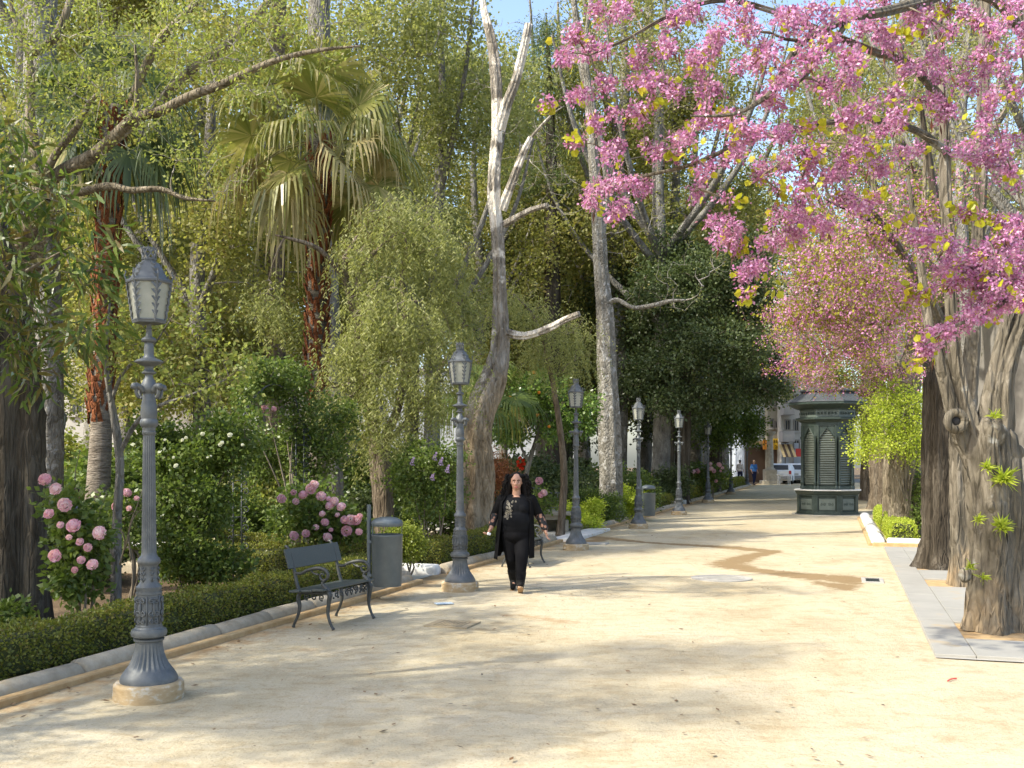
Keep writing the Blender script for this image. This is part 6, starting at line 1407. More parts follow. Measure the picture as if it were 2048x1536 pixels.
# ------------------------------------------------------------------ shrubs
def shrub(name, label, px, Y, blobs, n, mat, L, W, nl, seed, spread=.10, cat='shrub', stems=5, sr=.016, kind='kite', extra=(), group=None, bark='twig', zb=0.0, droop=.2):
    b = ground_pt(px, Y) if px is not None else np.asarray(Y, float); rg = np.random.default_rng(seed)
    cz = np.mean([q[0] for q in blobs], axis=0); tr_ = []
    for k in range(stems):
        a = rg.uniform(0, 6.28); o = np.array([math.cos(a), math.sin(a), 0]) * .12; t = blobs[k % len(blobs)][0]
        tr_.append((np.array([b + o * .4 - [0, 0, .05], b + o + (t - b) * .4 + rg.normal(size=3) * .05, b + (t - b) * .8]), [sr, sr * .8, sr * .4]))
    return tree(name, label, tr_, blobs, n, bark=bark, twigs='twig', cat=cat, seed=seed, rt=.003, zmin=.1, up=.1, pen=.2, tn=10, flare=0, ridge=.03, base=b, trunk_name='stems', step=.15, group=group,
                leaves=[LF('foliage', mat, nl, L, W, spread, .8, kind, droop)] + list(extra))
def bloom_mesh(name, r, seed, mat):
    rg = np.random.default_rng(seed); m = MB()
    for lay, (n, rad, tilt) in enumerate(((8, .9, -.55), (10, 1.0, -.1), (10, 1.0, .3), (9, .97, .7), (7, .9, 1.05), (5, .75, 1.35))):
        for k in range(n):
            a = k * 6.283 / n + lay * .5 + rg.normal(0, .1); e = np.array([math.cos(a), math.sin(a), 0]); t = np.array([-math.sin(a), math.cos(a), 0]); z = np.array([0, 0, 1.0])
            p = e * r * rad * math.cos(tilt) + z * r * (math.sin(tilt) * .95); w = r * .40; q = e * r * rad * math.cos(tilt - .4) * .72 + z * r * math.sin(tilt - .45) * .72
            c = p + e * r * .08 * rg.normal() + z * r * .1
            m.add([q, q + t * w * .6, p + t * w, c + t * w * .45, c - t * w * .45, p - t * w, q - t * w * .6], [(0, 1, 2, 3), (0, 3, 4, 6), (4, 5, 6, 6)][:2], [(4, 5, 6)])
    me = np_mesh(name, np.vstack(m.V), np.vstack(m.Q), np.vstack(m.T), True); me.materials.append(MT[mat]); return me
BM = [bloom_mesh('bloom', 1.0, 5 + k, 'petal_peony') for k in range(3)]
BW = bloom_mesh('bloom', 1.0, 15, 'petal_white')
def blooms(root, pts, r, rg, meshes=BM, face=True):
    b = np.array(root.location)
    for p in pts:
        s_ = r * rg.uniform(.5, 1.2)
        o = link('bloom', meshes[int(rg.integers(len(meshes)))], None, root, loc=np.asarray(p) - b, rot=(math.radians(rg.uniform(25, 80)), rg.uniform(-.4, .4), rg.uniform(-.6, .6)), scale=(s_, s_, s_ * .95))
rgb_ = np.random.default_rng(55)
# near-left peonies
s1 = shrub('peony_bush', 'peony bush with big pink blooms beside the dark fissured trunk', 150, 9.9, [B(130, 1010, 9.8, .22, .25, .2), B(155, 1090, 9.8, .26, .25, .22), B(150, 1160, 9.8, .22, .25, .18), B(170, 1060, 9.8, .2, .2, .15)], 90, 'lf_green', .075, .024, 26, 111, .06, group='peony bushes')
blooms(s1, [A(px, py, 9.45) for px, py in ((90, 960), (112, 978), (98, 1028), (121, 1050), (148, 1052), (138, 1075), (160, 1084), (176, 1095), (163, 1120), (110, 1112), (200, 1066), (185, 1130), (130, 1010), (150, 1140))], .055, rgb_)
s2 = shrub('peony_bush', 'small peony bush with pale pink blooms at the slender grey tree', 255, 12.6, [B(250, 1010, 12.6, .3, .3, .2), B(262, 1060, 12.6, .25, .3, .2)], 40, 'lf_green', .075, .024, 24, 112, .07, group='peony bushes')
blooms(s2, [A(px, py, 12.3) for px, py in ((232, 1013), (258, 1017), (254, 986), (273, 997))], .062, rgb_)
s3 = shrub('peony_bush', 'broad peony bush covered in pink blooms behind the near bench', 640, 14.6, [B(600, 1010, 14.7, .4, .4, .25), B(650, 1040, 14.6, .45, .4, .3), B(690, 1060, 14.6, .3, .3, .2), B(580, 1050, 14.7, .3, .3, .25), B(630, 980, 14.8, .3, .3, .2)], 150, 'lf_green', .075, .025, 30, 113, .07, group='peony bushes')
blooms(s3, [A(px, py, 14.15) for px, py in ((563, 998), (587, 985), (592, 1003), (628, 970), (622, 978), (642, 993), (657, 998), (668, 1003), (660, 1012), (683, 1014), (645, 1028), (632, 1055), (662, 1060), (690, 1040), (702, 1040), (713, 1041), (720, 1032), (612, 1067), (588, 1072), (718, 1064), (693, 1062), (607, 990), (650, 1045), (675, 1030), (655, 1075))], .062, rgb_)
s4 = shrub('peony_bush', 'distant peony bush with pale blooms near the far benches', 1425, 46, [B(1420, 950, 46, 1.0, .6, .5), B(1385, 955, 46, .8, .6, .4)], 90, 'lf_green', .12, .04, 26, 114, .14, group='peony bushes')
blooms(s4, [A(px, py, 45.2) for px, py in ((1415, 925), (1421, 928), (1438, 930), (1445, 936), (1441, 942), (1428, 942), (1422, 938), (1395, 942), (1388, 944), (1432, 962))], .10, rgb_)
s5 = shrub('peony_bush', 'little peony with a few mauve blooms behind the iron railing', 1085, 24.2, [B(1085, 1000, 24.2, .35, .3, .3)], 30, 'lf_green', .08, .03, 20, 115, .08, group='peony bushes')
blooms(s5, [A(px, py, 23.8) for px, py in ((1078, 962), (1082, 990), (1088, 986))], .09, rgb_)
# white flowering shrub at the arch and dark growth below
s6 = shrub('white_flower_shrub', 'large dark shrub with small white blossoms right of the nearest lamp', 385, 13.2, [B(360, 920, 13.3, .55, .5, .35), B(430, 900, 13.4, .5, .5, .35), B(385, 1000, 13.2, .55, .5, .4), B(370, 1090, 13.1, .5, .5, .35), B(350, 1140, 13.1, .4, .4, .2), B(470, 870, 13.6, .45, .5, .3), B(310, 880, 13.3, .3, .4, .3), B(450, 1130, 13.2, .4, .3, .2)], 330, 'lf_green', .06, .02, 60, 121, .08, stems=9)
blooms(s6, [A(px, py, 12.75) for px, py in ((415, 915), (422, 912), (440, 890), (352, 932), (365, 880), (372, 876), (347, 915), (330, 880), (405, 868), (485, 890), (444, 886), (460, 870))], .026, rgb_, [BW])
# rose arch of wrought iron with ivy
ar = empty('rose_arch', ground_pt(540, 15.4), 'wrought iron rose arch with scroll posts, overgrown with dark climbing leaves', 'arch')
ab = np.array(ar.location)
def post(px, Y, top):
    m = MB(); p = ground_pt(px, Y) - ab; h = top
    for sx in (-.06, .06): m.tube([p + [sx, 0, 0], p + [sx, 0, h]], .012, 6)
    for k in range(int(h / .26)):
        for sx in (-1, 1):
            m.tube(spiral(p + [sx * .12, 0, .25 + k * .26], (sx, 0, 0), (0, 0, 1), .012, .065, 1.35, a0=2.2), .008, 5)
            m.tube(spiral(p + [sx * .10, 0, .38 + k * .26], (sx, 0, 0), (0, 0, -1), .01, .045, 1.3, a0=2.2), .007, 5)
        m.tube([p + [-.07, 0, .15 + k * .26], p + [.07, 0, .15 + k * .26]], .008, 5)
    m.build('scroll_post', MT['iron_dark'], ar, smooth=True)
post(475, 14.6, 1.75); post(600, 15.6, 2.3)
q0, q1 = ground_pt(475, 14.6) - ab, ground_pt(600, 15.6) - ab
archp = smooth_line([q0 + [0, 0, 1.7], q0 * .9 + q1 * .1 + [0, 0, 2.4], (q0 + q1) / 2 + [0, 0, 2.85], q0 * .1 + q1 * .9 + [0, 0, 2.7], q1 + [0, 0, 2.2]], .08)
MB().tube(archp, .012, 6).build('arch_bar', MT['iron_dark'], ar, smooth=True)
s7 = shrub('climbing_rose', 'dense dark climber smothering the iron rose arch', None, ground_pt(606, 15.7), [B(560, 770, 15.6, .45, .4, .28), B(520, 750, 15.3, .35, .4, .2), B(485, 790, 14.9, .25, .3, .25), B(585, 740, 15.7, .3, .3, .2), B(600, 820, 15.7, .35, .35, .4), B(560, 900, 15.9, .5, .4, .45), B(640, 900, 15.9, .45, .4, .45), B(610, 960, 15.8, .3, .3, .3), B(510, 930, 15.9, .3, .3, .4), B(680, 840, 16.2, .3, .3, .5)], 330, 'lf_green', .055, .02, 46, 122, .075, stems=8)
blooms(s7, [A(px, py, 15.2) for px, py in ((528, 818), (535, 820), (548, 818), (533, 830), (505, 815))], .045, rgb_)
# others
def sh(*a, **k): return shrub(*a, **k)
s8 = sh('lilac_bush', 'loose lilac bush with mauve flower heads left of the second lamp', 862, 17.0, [B(850, 930, 17, .45, .5, .35), B(880, 980, 17, .4, .4, .35), B(820, 960, 17, .35, .4, .35), B(850, 1020, 17, .35, .4, .3), B(900, 920, 17, .3, .3, .3)], 170, 'lf_green', .06, .02, 34, 123, .09)
M_leaf('petal_lilac', [(0.30, 0.22, 0.42), (0.42, 0.33, 0.54), (0.24, 0.17, 0.34)], .3)
rgl = np.random.default_rng(12); zl = rgl.uniform(0, 1, 150) ** 1.3; al = rgl.uniform(0, 6.28, 150); rl_ = (1 - zl * .85) * rgl.uniform(.5, 1, 150)
Pl_ = np.stack([np.cos(al) * rl_ * .85, np.sin(al) * rl_ * .85, zl * 2.8 - .8], 1); Vl_, Ql_ = leaf_quads(Pl_, Pl_ * [1, 1, .3] + rgl.normal(size=(150, 3)) * .5, .42, .17, rgl)
lil = np_mesh('flower_head', Vl_, Ql_); lil.materials.append(MT['petal_lilac'])
for px, py in ((865, 955), (882, 925), (870, 915), (825, 925), (895, 940)): link('flower_head', lil, None, s8, loc=A(px, py, 16.6) - np.array(s8.location), rot=(.4, .3, 0), scale=(.045,) * 3)
sh('red_twig_bush', 'reddish brown feathery bush just right of the dead trunk', 990, 23.0, [B(985, 940, 23, .35, .35, .5), B(1012, 960, 23, .3, .3, .4), B(965, 980, 23, .2, .3, .4)], 110, 'lf_reddish', .07, .01, 50, 124, .07)
rf_ = sh('red_flower_bush', 'dark bush with a cluster of vivid red flowers behind the woman', 1042, 26.5, [B(1040, 960, 26.5, .5, .4, .45), B(1060, 1000, 26.5, .5, .4, .4)], 70, 'lf_dark', .08, .03, 40, 125, .1)
redb = bloom_mesh('bloom', 1.0, 31, 'petal_peony').copy(); redb.materials.clear(); redb.materials.append(M_flat('vivid_red', (0.75, 0.06, 0.02), .6))
for px, py in ((1040, 916), (1046, 921), (1036, 924), (1043, 929), (1048, 928), (1041, 935), (1037, 931), (1045, 937)): link('bloom', redb, None, rf_, loc=A(px, py, 25.9) - np.array(rf_.location), rot=(1.2, 0, 0), scale=(.045,) * 3)
sh('box_bush', 'round bright green box bush right behind the near litter bin', 806, 15.0, [B(800, 1078, 15.1, .30, .3, .22), B(815, 1095, 15.1, .25, .3, .2)], 120, 'lf_hedge_lit', .035, .012, 70, 126, .06)
sh('box_bush', 'small round box bush at the corner of the white kerb', 1823, 22.6, [(ST(22.9, 2.6, .22), (.16, .16, .15))], 40, 'lf_lime', .035, .013, 60, 127, .05)
sh('box_bush', 'second small box bush in the white kerbed bed beside the cane stems', 1848, 22.5, [(ST(22.8, 3.2, .25), (.26, .2, .18))], 50, 'lf_green', .04, .014, 60, 128, .06)
s9 = sh('rose_bush', 'dark rose bush with few pink flowers beside the swollen footed trunk', 1852, 22.8, [B(1852, 1010, 22.8, .30, .3, .5), B(1845, 1050, 22.8, .25, .3, .3), B(1856, 970, 22.8, .22, .3, .3)], 90, 'lf_green', .06, .022, 36, 129, .08)
blooms(s9, [A(px, py, 22.4) for px, py in ((1862, 1030), (1858, 1046), (1864, 1012))], .05, rgb_)
# lime shrub with pale canes
LB_ = [B(1760, 830, 22.6, .55, .5, .4), B(1800, 800, 22.6, .5, .5, .3), B(1730, 870, 22.6, .4, .4, .3), B(1820, 860, 22.6, .45, .4, .35), B(1770, 890, 22.4, .45, .4, .3), B(1850, 820, 22.7, .3, .4, .35), B(1830, 910, 22.6, .35, .35, .25), B(1720, 905, 22.5, .25, .3, .15), B(1770, 775, 22.8, .3, .3, .2)]
tree('lime_shrub', 'tall shrub with lime green leaves on pale canes right of the kiosk', [([ground_pt(1826, 23.0) + [dx, 0, -.03], A(1812 + dx * 60, 990, 22.9), A(px, py, 22.7)], [.03, .026, .016]) for dx, px, py in ((-.1, 1760, 880), (-.04, 1790, 870), (.02, 1810, 850), (.08, 1830, 880), (.14, 1848, 860))], LB_, 420, bark='bark_tan', twigs='twig_pale', cat='shrub', seed=131, rt=.003, zmin=1.6, up=.05, pen=.2, tn=8, flare=0, trunk_name='stems', step=.15,
     leaves=[LF('crown', 'lf_lime', 24, .05, .02, .11, .7)])
# slender grey tree and bare canes in the first bed
b = ground_pt(232, 11.6)
tree('slender_tree', 'slender grey tree with crooked branches beside the nearest lamp', [(np.array([b, A(234, 1050, 11.6), A(240, 950, 11.6), A(236, 880, 11.6), A(222, 800, 11.6), A(212, 720, 11.5), A(220, 600, 11.5)]), [.055, .05, .045, .045, .035, .025, .01]), (LINE((240, 905, 11.6), (270, 850, 11.5), (310, 815, 11.4), (380, 790, 11.3), (450, 760, 11.2)), [.03, .026, .022, .014, .006]), (LINE((222, 800, 11.6), (250, 740, 11.5), (300, 700, 11.4), (340, 640, 11.3)), [.022, .018, .012, .006])],
     [B(300, 700, 11.5, .7, .6, .4), B(400, 760, 11.3, .6, .5, .35), B(220, 660, 11.5, .5, .5, .45), B(350, 620, 11.5, .6, .6, .35), B(460, 700, 11.6, .4, .5, .3)], 150, bark='bark_grey', twigs='twig', seed=133, rt=.003, zmin=1.6, up=0, wig=.14, pen=.2, flare=.2, leaves=[LF('crown', 'lf_bright', 16, .06, .02, .09, .6)])
cn = empty('bare_canes', ground_pt(262, 11.0), 'bare sunlit yellowish canes standing beside the nearest lamp', 'canes'); cb = np.array(cn.location)
for l in (((262, 1120), (258, 1060), (275, 1010), (292, 960)), ((240, 1130), (250, 1080), (232, 1040), (228, 985)), ((250, 1100), (265, 1040), (282, 1020), (295, 1012)), ((225, 1130), (215, 1070), (200, 1030), (215, 980)), ((186, 1180), (180, 1100), (165, 1040), (150, 960), (160, 900))):
    MB().tube(smooth_line([A(x, y, 11.0) - cb for x, y in l], .06), np.linspace(.012, .004, len(smooth_line([A(x, y, 11.0) - cb for x, y in l], .06))), 5).build('cane', MT['bark_tan'], cn, smooth=True)
sh('small_shrub', 'small green shoot cluster at the foot of the dark fissured trunk', 18, 10.3, [B(15, 1225, 10.3, .16, .12, .1), B(45, 1235, 10.3, .1, .1, .06)], 30, 'lf_green', .07, .02, 16, 134, .05)
# filler shrubs in the depth of the garden
FS = [(120, 14.5, 1.1, 'lf_dark'), (330, 17, 1.2, 'lf_dark'), (520, 18.5, 1.0, 'lf_green'), (700, 21, 1.1, 'lf_dark'), (880, 22, 1.2, 'lf_green'), (60, 19, 1.6, 'lf_green'), (250, 22, 1.8, 'lf_green'), (450, 24, 1.8, 'lf_bright'), (600, 27, 1.7, 'lf_dark'), (780, 28, 1.8, 'lf_green'), (930, 30, 1.6, 'lf_dark'), (1180, 31, 1.3, 'lf_dark'), (1090, 33, 1.8, 'lf_dark'), (1240, 34, 1.5, 'lf_green'), (1320, 40, 1.4, 'lf_dark'), (1360, 47, 1.5, 'lf_green'), (150, 30, 2.4, 'lf_bright'), (370, 34, 2.6, 'lf_green'), (560, 38, 2.6, 'lf_bright'), (820, 40, 2.4, 'lf_green'), (20, 38, 2.8, 'lf_green'), (690, 44, 2.6, 'lf_plane'), (1160, 25.5, .7, 'lf_lime'), (1255, 29.5, .9, 'lf_lime'), (1195, 28, .9, 'lf_green')]
FL = {'lf_dark': 'dark leafed shrub', 'lf_green': 'mid green shrub', 'lf_bright': 'tall fresh green shrub', 'lf_plane': 'olive shrub', 'lf_lime': 'low yellow green shrub'}
FW = ['shading the marble bench', 'just behind the white flowering shrub', 'behind the rose arch', 'behind the broad peony bush', 'behind the lilac bush', 'beyond the dark fissured trunk', 'beyond the shaded fan palm', 'beyond the rose arch', 'at the foot of the tall fan palm', 'beyond the weeping pepper tree', 'beyond the young fan palm', 'behind the small weeping tree', 'beyond the orange tree', 'behind the mottled trunk', 'under the dark evergreen', 'behind the distant peony bush', 'deep in the garden behind the seated pair', 'deep behind the white flowering shrub', 'deep behind the brown trunk by the palm', 'deep behind the lilac bush', 'far beyond the dark fissured trunk', 'deep behind the weeping pepper tree', 'between the stair platform and the mottled trunk', 'just right of the mottled trunk', 'at the root of the mottled trunk']
protos = {}
for i, (px, Y, hh, mt) in enumerate(FS):
    if mt not in protos:
        bl = [((math.cos(a) * .42, math.sin(a) * .42, z), (.36, .36, .28)) for a, z in ((0, .3), (1.3, .6), (2.6, .35), (3.9, .65), (5.2, .4), (.6, .8))]
        o = shrub('garden_shrub', FL[mt], None, np.zeros(3), bl, 150, mt, .06, .022, 60, 140 + i, .085); protos[mt] = o
    else: o = copy_tree(protos[mt])
    g = ground_pt(px, Y); o.location = g; o.scale = (hh * 1.15, hh * 1.15, hh); o.rotation_euler = (0, 0, i * 1.7)
    tag(o, FL[mt] + ' ' + FW[i], 'shrub', 'filler shrubs of the garden')
# trees that stand left of the picture and throw their dappled shade over the sand
for i, (X, Y, k, sc, lb) in enumerate(((-7.6, 4.4, 2, .60, 'small fresh green tree beside the promenade before the nearest lamp'), (-10.8, 6.4, 0, .62, 'small plane tree set back from the promenade before the nearest lamp'))):
    o = copy_tree(PROT[k]); o.location = (X, Y, 0); o.scale = (sc,) * 3; o.rotation_euler = (0, 0, i * 2.1)
    tag(o, lb, 'tree', 'trees beside the near end of the promenade')
# ------------------------------------------------------------------ people
from mathutils.bvhtree import BVHTree
def M_cloth(name, c, rough=0.85, var=0.25, fine=120):
    return M_noise(name, [(0.3, tuple(v * (1 - var) for v in c)), (0.7, tuple(v * (1 + var) for v in c))], 8, rough, 0.35, fine=fine, dist=0.004, spec=0.1)
M_noise('skin', [(0.3, (0.34, 0.185, 0.125)), (0.7, (0.43, 0.25, 0.175))], 14, 0.5, 0.05, fine=90, dist=0.002, spec=0.4)
for nme, c in (('cloth_top', (0.008, 0.0085, 0.010)), ('cloth_trousers', (0.006, 0.006, 0.007)), ('cloth_cardigan', (0.006, 0.006, 0.0065)), ('cloth_blue', (0.05, 0.14, 0.34)), ('cloth_grey', (0.35, 0.35, 0.36)), ('cloth_navy', (0.02, 0.025, 0.06)), ('cloth_red', (0.42, 0.05, 0.08)), ('cloth_white', (0.6, 0.6, 0.58))): M_cloth(nme, c)
M_noise('hair_black', [(0.35, (0.004, 0.0035, 0.0035)), (0.7, (0.010, 0.008, 0.007))], 30, 0.75, 0.6, stretch=(1, 1, 0.3), fine=60, dist=0.01, spec=0.15)
M_noise('hair_brown', [(0.35, (0.03, 0.018, 0.01)), (0.7, (0.08, 0.05, 0.03))], 30, 0.5, 0.6, stretch=(1, 1, 0.3), fine=60, dist=0.01, spec=0.4)
M_flat('boot', (0.010, 0.0095, 0.009), 0.8, spec=0.15); M_flat('sole', (0.34, 0.22, 0.12), 0.8); M_flat('lips', (0.34, 0.10, 0.085), 0.5); M_flat('eye_dark', (0.02, 0.014, 0.01), 0.3); M_flat('eye_white', (0.6, 0.58, 0.55), 0.3); M_flat('embroidery', (0.30, 0.27, 0.21), 0.7); M_flat('paper', (0.75, 0.76, 0.78), 0.6)
def lace():
    m, nt, b = new_mat('lace'); v = coords(nt)
    vo = nt.nodes.new('ShaderNodeTexVoronoi'); vo.inputs['Scale'].default_value = 17; nt.links.new(v, vo.inputs['Vector'])
    f = ramp(nt, vo.outputs['Distance'], [(0.40, (1, 1, 1)), (0.50, (0, 0, 0))])
    nt.links.new(mixc(nt, f, (0.006, 0.006, 0.007), (0.26, 0.135, 0.09)), b.inputs['Base Color']); b.inputs['Roughness'].default_value = .8
lace()
def blobmesh(name, items, voxel=0.008, smooth=4):
    """capsules ('c', p0, r0, p1, r1), ellipsoids ('e', c, (rx,ry,rz)) melted into one surface"""
    m = MB()
    for it in items:
        if it[0] == 'e': m.ball(it[1], it[2], 20, 14)
        else:
            p0, p1 = np.asarray(it[1], float), np.asarray(it[3], float)
            k = np.linspace(0, 1, 7)[:, None]
            m.tube(p0 * (1 - k) + p1 * k, np.linspace(it[2], it[4], 7), 16); m.ball(p0, it[2], 16, 10); m.ball(p1, it[4], 16, 10)
    me = np_mesh(name, np.vstack(m.V), np.vstack(m.Q) if m.Q else None, np.vstack(m.T) if m.T else None)
    o = bpy.data.objects.new('tmp', me); COL.objects.link(o)
    r = o.modifiers.new('r', 'REMESH'); r.mode = 'VOXEL'; r.voxel_size = voxel
    s_ = o.modifiers.new('s', 'SMOOTH'); s_.factor = .5; s_.iterations = smooth
    out = bpy.data.meshes.new_from_object(o.evaluated_get(bpy.context.evaluated_depsgraph_get())); out.name = name
    bpy.data.objects.remove(o); bpy.data.meshes.remove(me)
    out.polygons.foreach_set('use_smooth', np.ones(len(out.polygons), dtype=bool))
    return out
def hand(sh, wrist, dirv, side, curl=0.6):
    """palm and five fingers as capsules; side: vector across the palm towards the thumb"""
    d = unit(np.asarray(dirv, float)); s = unit(np.asarray(side, float) - d * np.dot(side, d)); n = np.cross(d, s); w = np.asarray(wrist, float)
    it = [('c', w, .024, w + d * .03, .026)]
    for k in range(4):
        o = s * (.026 - k * .0175); a = w + d * .03 + o * .7; kn = w + d * .085 + o
        L = (.038, .043, .040, .031)[k]
        it.append(('c', a, .014, kn, .0105))
        m1 = kn + (d * math.cos(curl * .7) + n * sh * math.sin(curl * .7)) * L; m2 = m1 + (d * math.cos(curl * 1.7) + n * sh * math.sin(curl * 1.7)) * L * .8
        it += [('c', kn, .0100, m1, .0088), ('c', m1, .0088, m2, .0072)]
    t0 = w + d * .02 + s * .022; t1 = t0 + unit(d * .7 + s * .7 + n * sh * .3) * .04; t2 = t1 + unit(d * .9 + s * .1 + n * sh * .5) * .032
    it += [('c', t0, .014, t1, .011), ('c', t1, .0105, t2, .0085)]
    return it
def woman():
    g = G(1033, 1181); root = empty('person', (g[0], g[1], 0), 'woman dressed in black with long dark curly hair walking towards the viewer', 'person', rz=-0.03)
    hipF, hipB = np.array([.098, 0, .76]), np.array([-.098, .01, .76]); kF, kB = np.array([.072, -.13, .44]), np.array([-.066, .02, .43]); aF, aB = np.array([.055, -.215, .115]), np.array([-.045, .165, .125])
    sR, eR, wR = np.array([-.195, .01, 1.215]), np.array([-.305, .07, .975]), np.array([-.338, -.05, .835]); sL, eL, wL = np.array([.195, .01, 1.215]), np.array([.318, .06, .975]), np.array([.385, .0, .815])
    it = [('e', (0, -.015, 1.475), (.074, .092, .088)), ('e', (0, -.035, 1.415), (.062, .07, .072)), ('c', (0, -.06, 1.375), .034, (0, -.05, 1.39), .045), ('c', (0, -.005, 1.38), .052, (0, .02, 1.25), .062), ('c', (0, -.104, 1.455), .009, (0, -.122, 1.425), .0135), ('e', (-.012, -.112, 1.42), (.011, .012, .009)), ('e', (.012, -.112, 1.42), (.011, .012, .009)),
          ('e', (-.074, .0, 1.44), (.012, .02, .03)), ('e', (.074, .0, 1.44), (.012, .02, .03)), ('e', (0, -.098, 1.378), (.026, .012, .012)), ('e', (-.036, -.078, 1.425), (.024, .02, .022)), ('e', (.036, -.078, 1.425), (.024, .02, .022)),
          ('c', (-.17, .02, 1.225), .06, (.17, .02, 1.225), .06), ('e', (0, .0, 1.10), (.195, .135, .17)), ('e', (0, -.015, .93), (.195, .15, .17)), ('e', (0, .01, .80), (.20, .15, .13)),
          ('c', hipF, .105, kF, .068), ('c', hipB, .105, kB, .068), ('c', kF, .066, aF, .04), ('c', kB, .066, aB, .04), ('c', aF, .036, aF + [0, -.12, -.03], .03), ('c', aB, .036, aB + [0, -.11, -.08], .03),
          ('c', sR, .062, eR, .047), ('c', eR, .045, wR, .029), ('c', sL, .062, eL, .047), ('c', eL, .045, wL, .029)]
    it += hand(1, wR, (-.45, -.45, -.75), (.35, -.9, 0.1), .95) + hand(-1, wL, (.22, -.1, -1), (-.15, -1, 0), .45)
    link('body', blobmesh('body', it, .006, 2), MT['skin'], root)
    link('trousers', blobmesh('trousers', [('e', (0, .008, .82), (.222, .175, .13)), ('e', (0, 0, .75), (.205, .17, .13)), ('c', (-.09, .01, .74), .122, kB + [0, 0, 0], .086), ('c', (.09, 0, .74), .122, kF, .086), ('c', kF, .085, aF + [0, .01, .07], .062), ('c', kB, .085, aB + [0, 0, .07], .062)], .009, 3), MT['cloth_trousers'], root)
    top = blobmesh('top', [('c', (-.17, .022, 1.222), .071, (.17, .022, 1.222), .071), ('e', (0, .0, 1.10), (.214, .155, .165)), ('e', (-.075, -.085, 1.10), (.085, .075, .08)), ('e', (.075, -.085, 1.10), (.085, .075, .08)), ('e', (0, -.02, .94), (.212, .172, .18)), ('e', (0, .0, .85), (.215, .172, .11))], .009, 3)
    link('top', top, MT['cloth_top'], root)
    for nm, a_, b_, r in (('upper_sleeve', sR, eR, .07), ('upper_sleeve', sL, eL, .07)):
        link(nm, blobmesh(nm, [('c', a_, r + .004, b_, r - .010)], .009, 2), MT['cloth_cardigan'], root)
    link('lace_sleeve', blobmesh('lace_sleeve', [('c', eR + (sR - eR) * .25, .057, wR + (eR - wR) * .30, .046)], .008, 2), MT['lace'], root)
    link('lace_sleeve', blobmesh('lace_sleeve', [('c', eL + (sL - eL) * .25, .057, wL + (eL - wL) * .12, .048)], .008, 2), MT['lace'], root)
    # open long cardigan
    zs = np.linspace(1.265, .47, 22); V = []; nph = 40
    for i, z in enumerate(zs):
        f = (1.265 - z) / .8
        for j in range(nph):
            u = j / (nph - 1); ph = math.radians(52 + 256 * u)          # from the front edge round the back
            rx = np.interp(f, [0, .1, .35, .6, 1], [.16, .232, .236, .245, .25]); ry = np.interp(f, [0, .1, .35, .6, 1], [.09, .15, .19, .205, .225])
            rip = 1 + .05 * f * math.sin(9 * ph + 2 * f) + .03 * f * math.sin(17 * ph)
            x = -math.sin(ph) * rx * rip; y = -math.cos(ph) * ry * rip + .01
            if u < .35: x -= .09 * max(0, f - .35) * (1 - u / .35)       # the flap that swings out
            if u > .7: x -= .03 * f
            zz = z - (.05 * f * (1 if u < .3 else 0)) + (.03 * f * math.sin(5 * u))
            V.append((x, y, zz))
    V = np.array(V); Qd = [(i * nph + j, i * nph + j + 1, (i + 1) * nph + j + 1, (i + 1) * nph + j) for i in range(21) for j in range(nph - 1)]
    cme = np_mesh('cardigan', V, Qd, None, True); co = link('cardigan', cme, MT['cloth_cardigan'], root); sm = co.modifiers.new('thickness', 'SOLIDIFY'); sm.thickness = .008; sm.offset = 1
    # boots: planted rear one, front one landing on its heel with the sole showing
    for a_, knee, toe, heel in ((aF, kF, (.062, -.335, .118), (.056, -.185, .038)), (aB, kB, (-.05, .02, .04), (-.045, .185, .06))):
        toe, heel = np.array(toe), np.array(heel)
        bo = link('boot', blobmesh('boot', [('c', a_ + (knee - a_) * .42, .074, a_, .056), ('c', a_, .05, heel, .042), ('c', heel + [0, -.02, .01], .044, toe, .036), ('c', a_ + [0, -.01, -.01], .048, (heel + toe) / 2 + [0, 0, .015], .043)], .008, 2), MT['boot'], root)
        d = toe - heel; dn = unit(d); s_ = np.array([1.0, 0, 0]); up_ = unit(np.cross(s_, dn)); up_ = up_ if up_[2] > 0 else -up_
        poly = [(-.05, -.028), (-.05, .028), (.0, .033), (.07, .032), (.14, .040), (np.linalg.norm(d) + .02, .030), (np.linalg.norm(d) + .042, 0), (np.linalg.norm(d) + .02, -.030), (.14, -.040), (.07, -.032), (.0, -.033)]
        MB().prism(poly, heel - up_ * .044, dn, s_, .014).build('sole', MT['sole'], bo)
    # hair: parted mass with loose curls
    hi = [('e', (0, .028, 1.492), (.092, .095, .092)), ('e', (-.055, .0, 1.525), (.045, .07, .035)), ('e', (.055, .0, 1.525), (.045, .07, .035)), ('c', (-.088, .02, 1.49), .042, (-.125, .025, 1.33), .055), ('c', (.088, .02, 1.49), .042, (.125, .025, 1.33), .055), ('c', (-.125, .03, 1.34), .06, (-.14, .0, 1.235), .04), ('c', (.125, .03, 1.34), .06, (.14, .0, 1.235), .04), ('c', (0, .09, 1.46), .07, (0, .12, 1.24), .08), ('c', (-.08, .08, 1.40), .06, (-.10, .10, 1.24), .05), ('c', (.08, .08, 1.40), .06, (.10, .10, 1.24), .05)]
    ho = link('hair', blobmesh('hair', hi, .009, 1), MT['hair_black'], root)
    rg = np.random.default_rng(4); cu = MB()
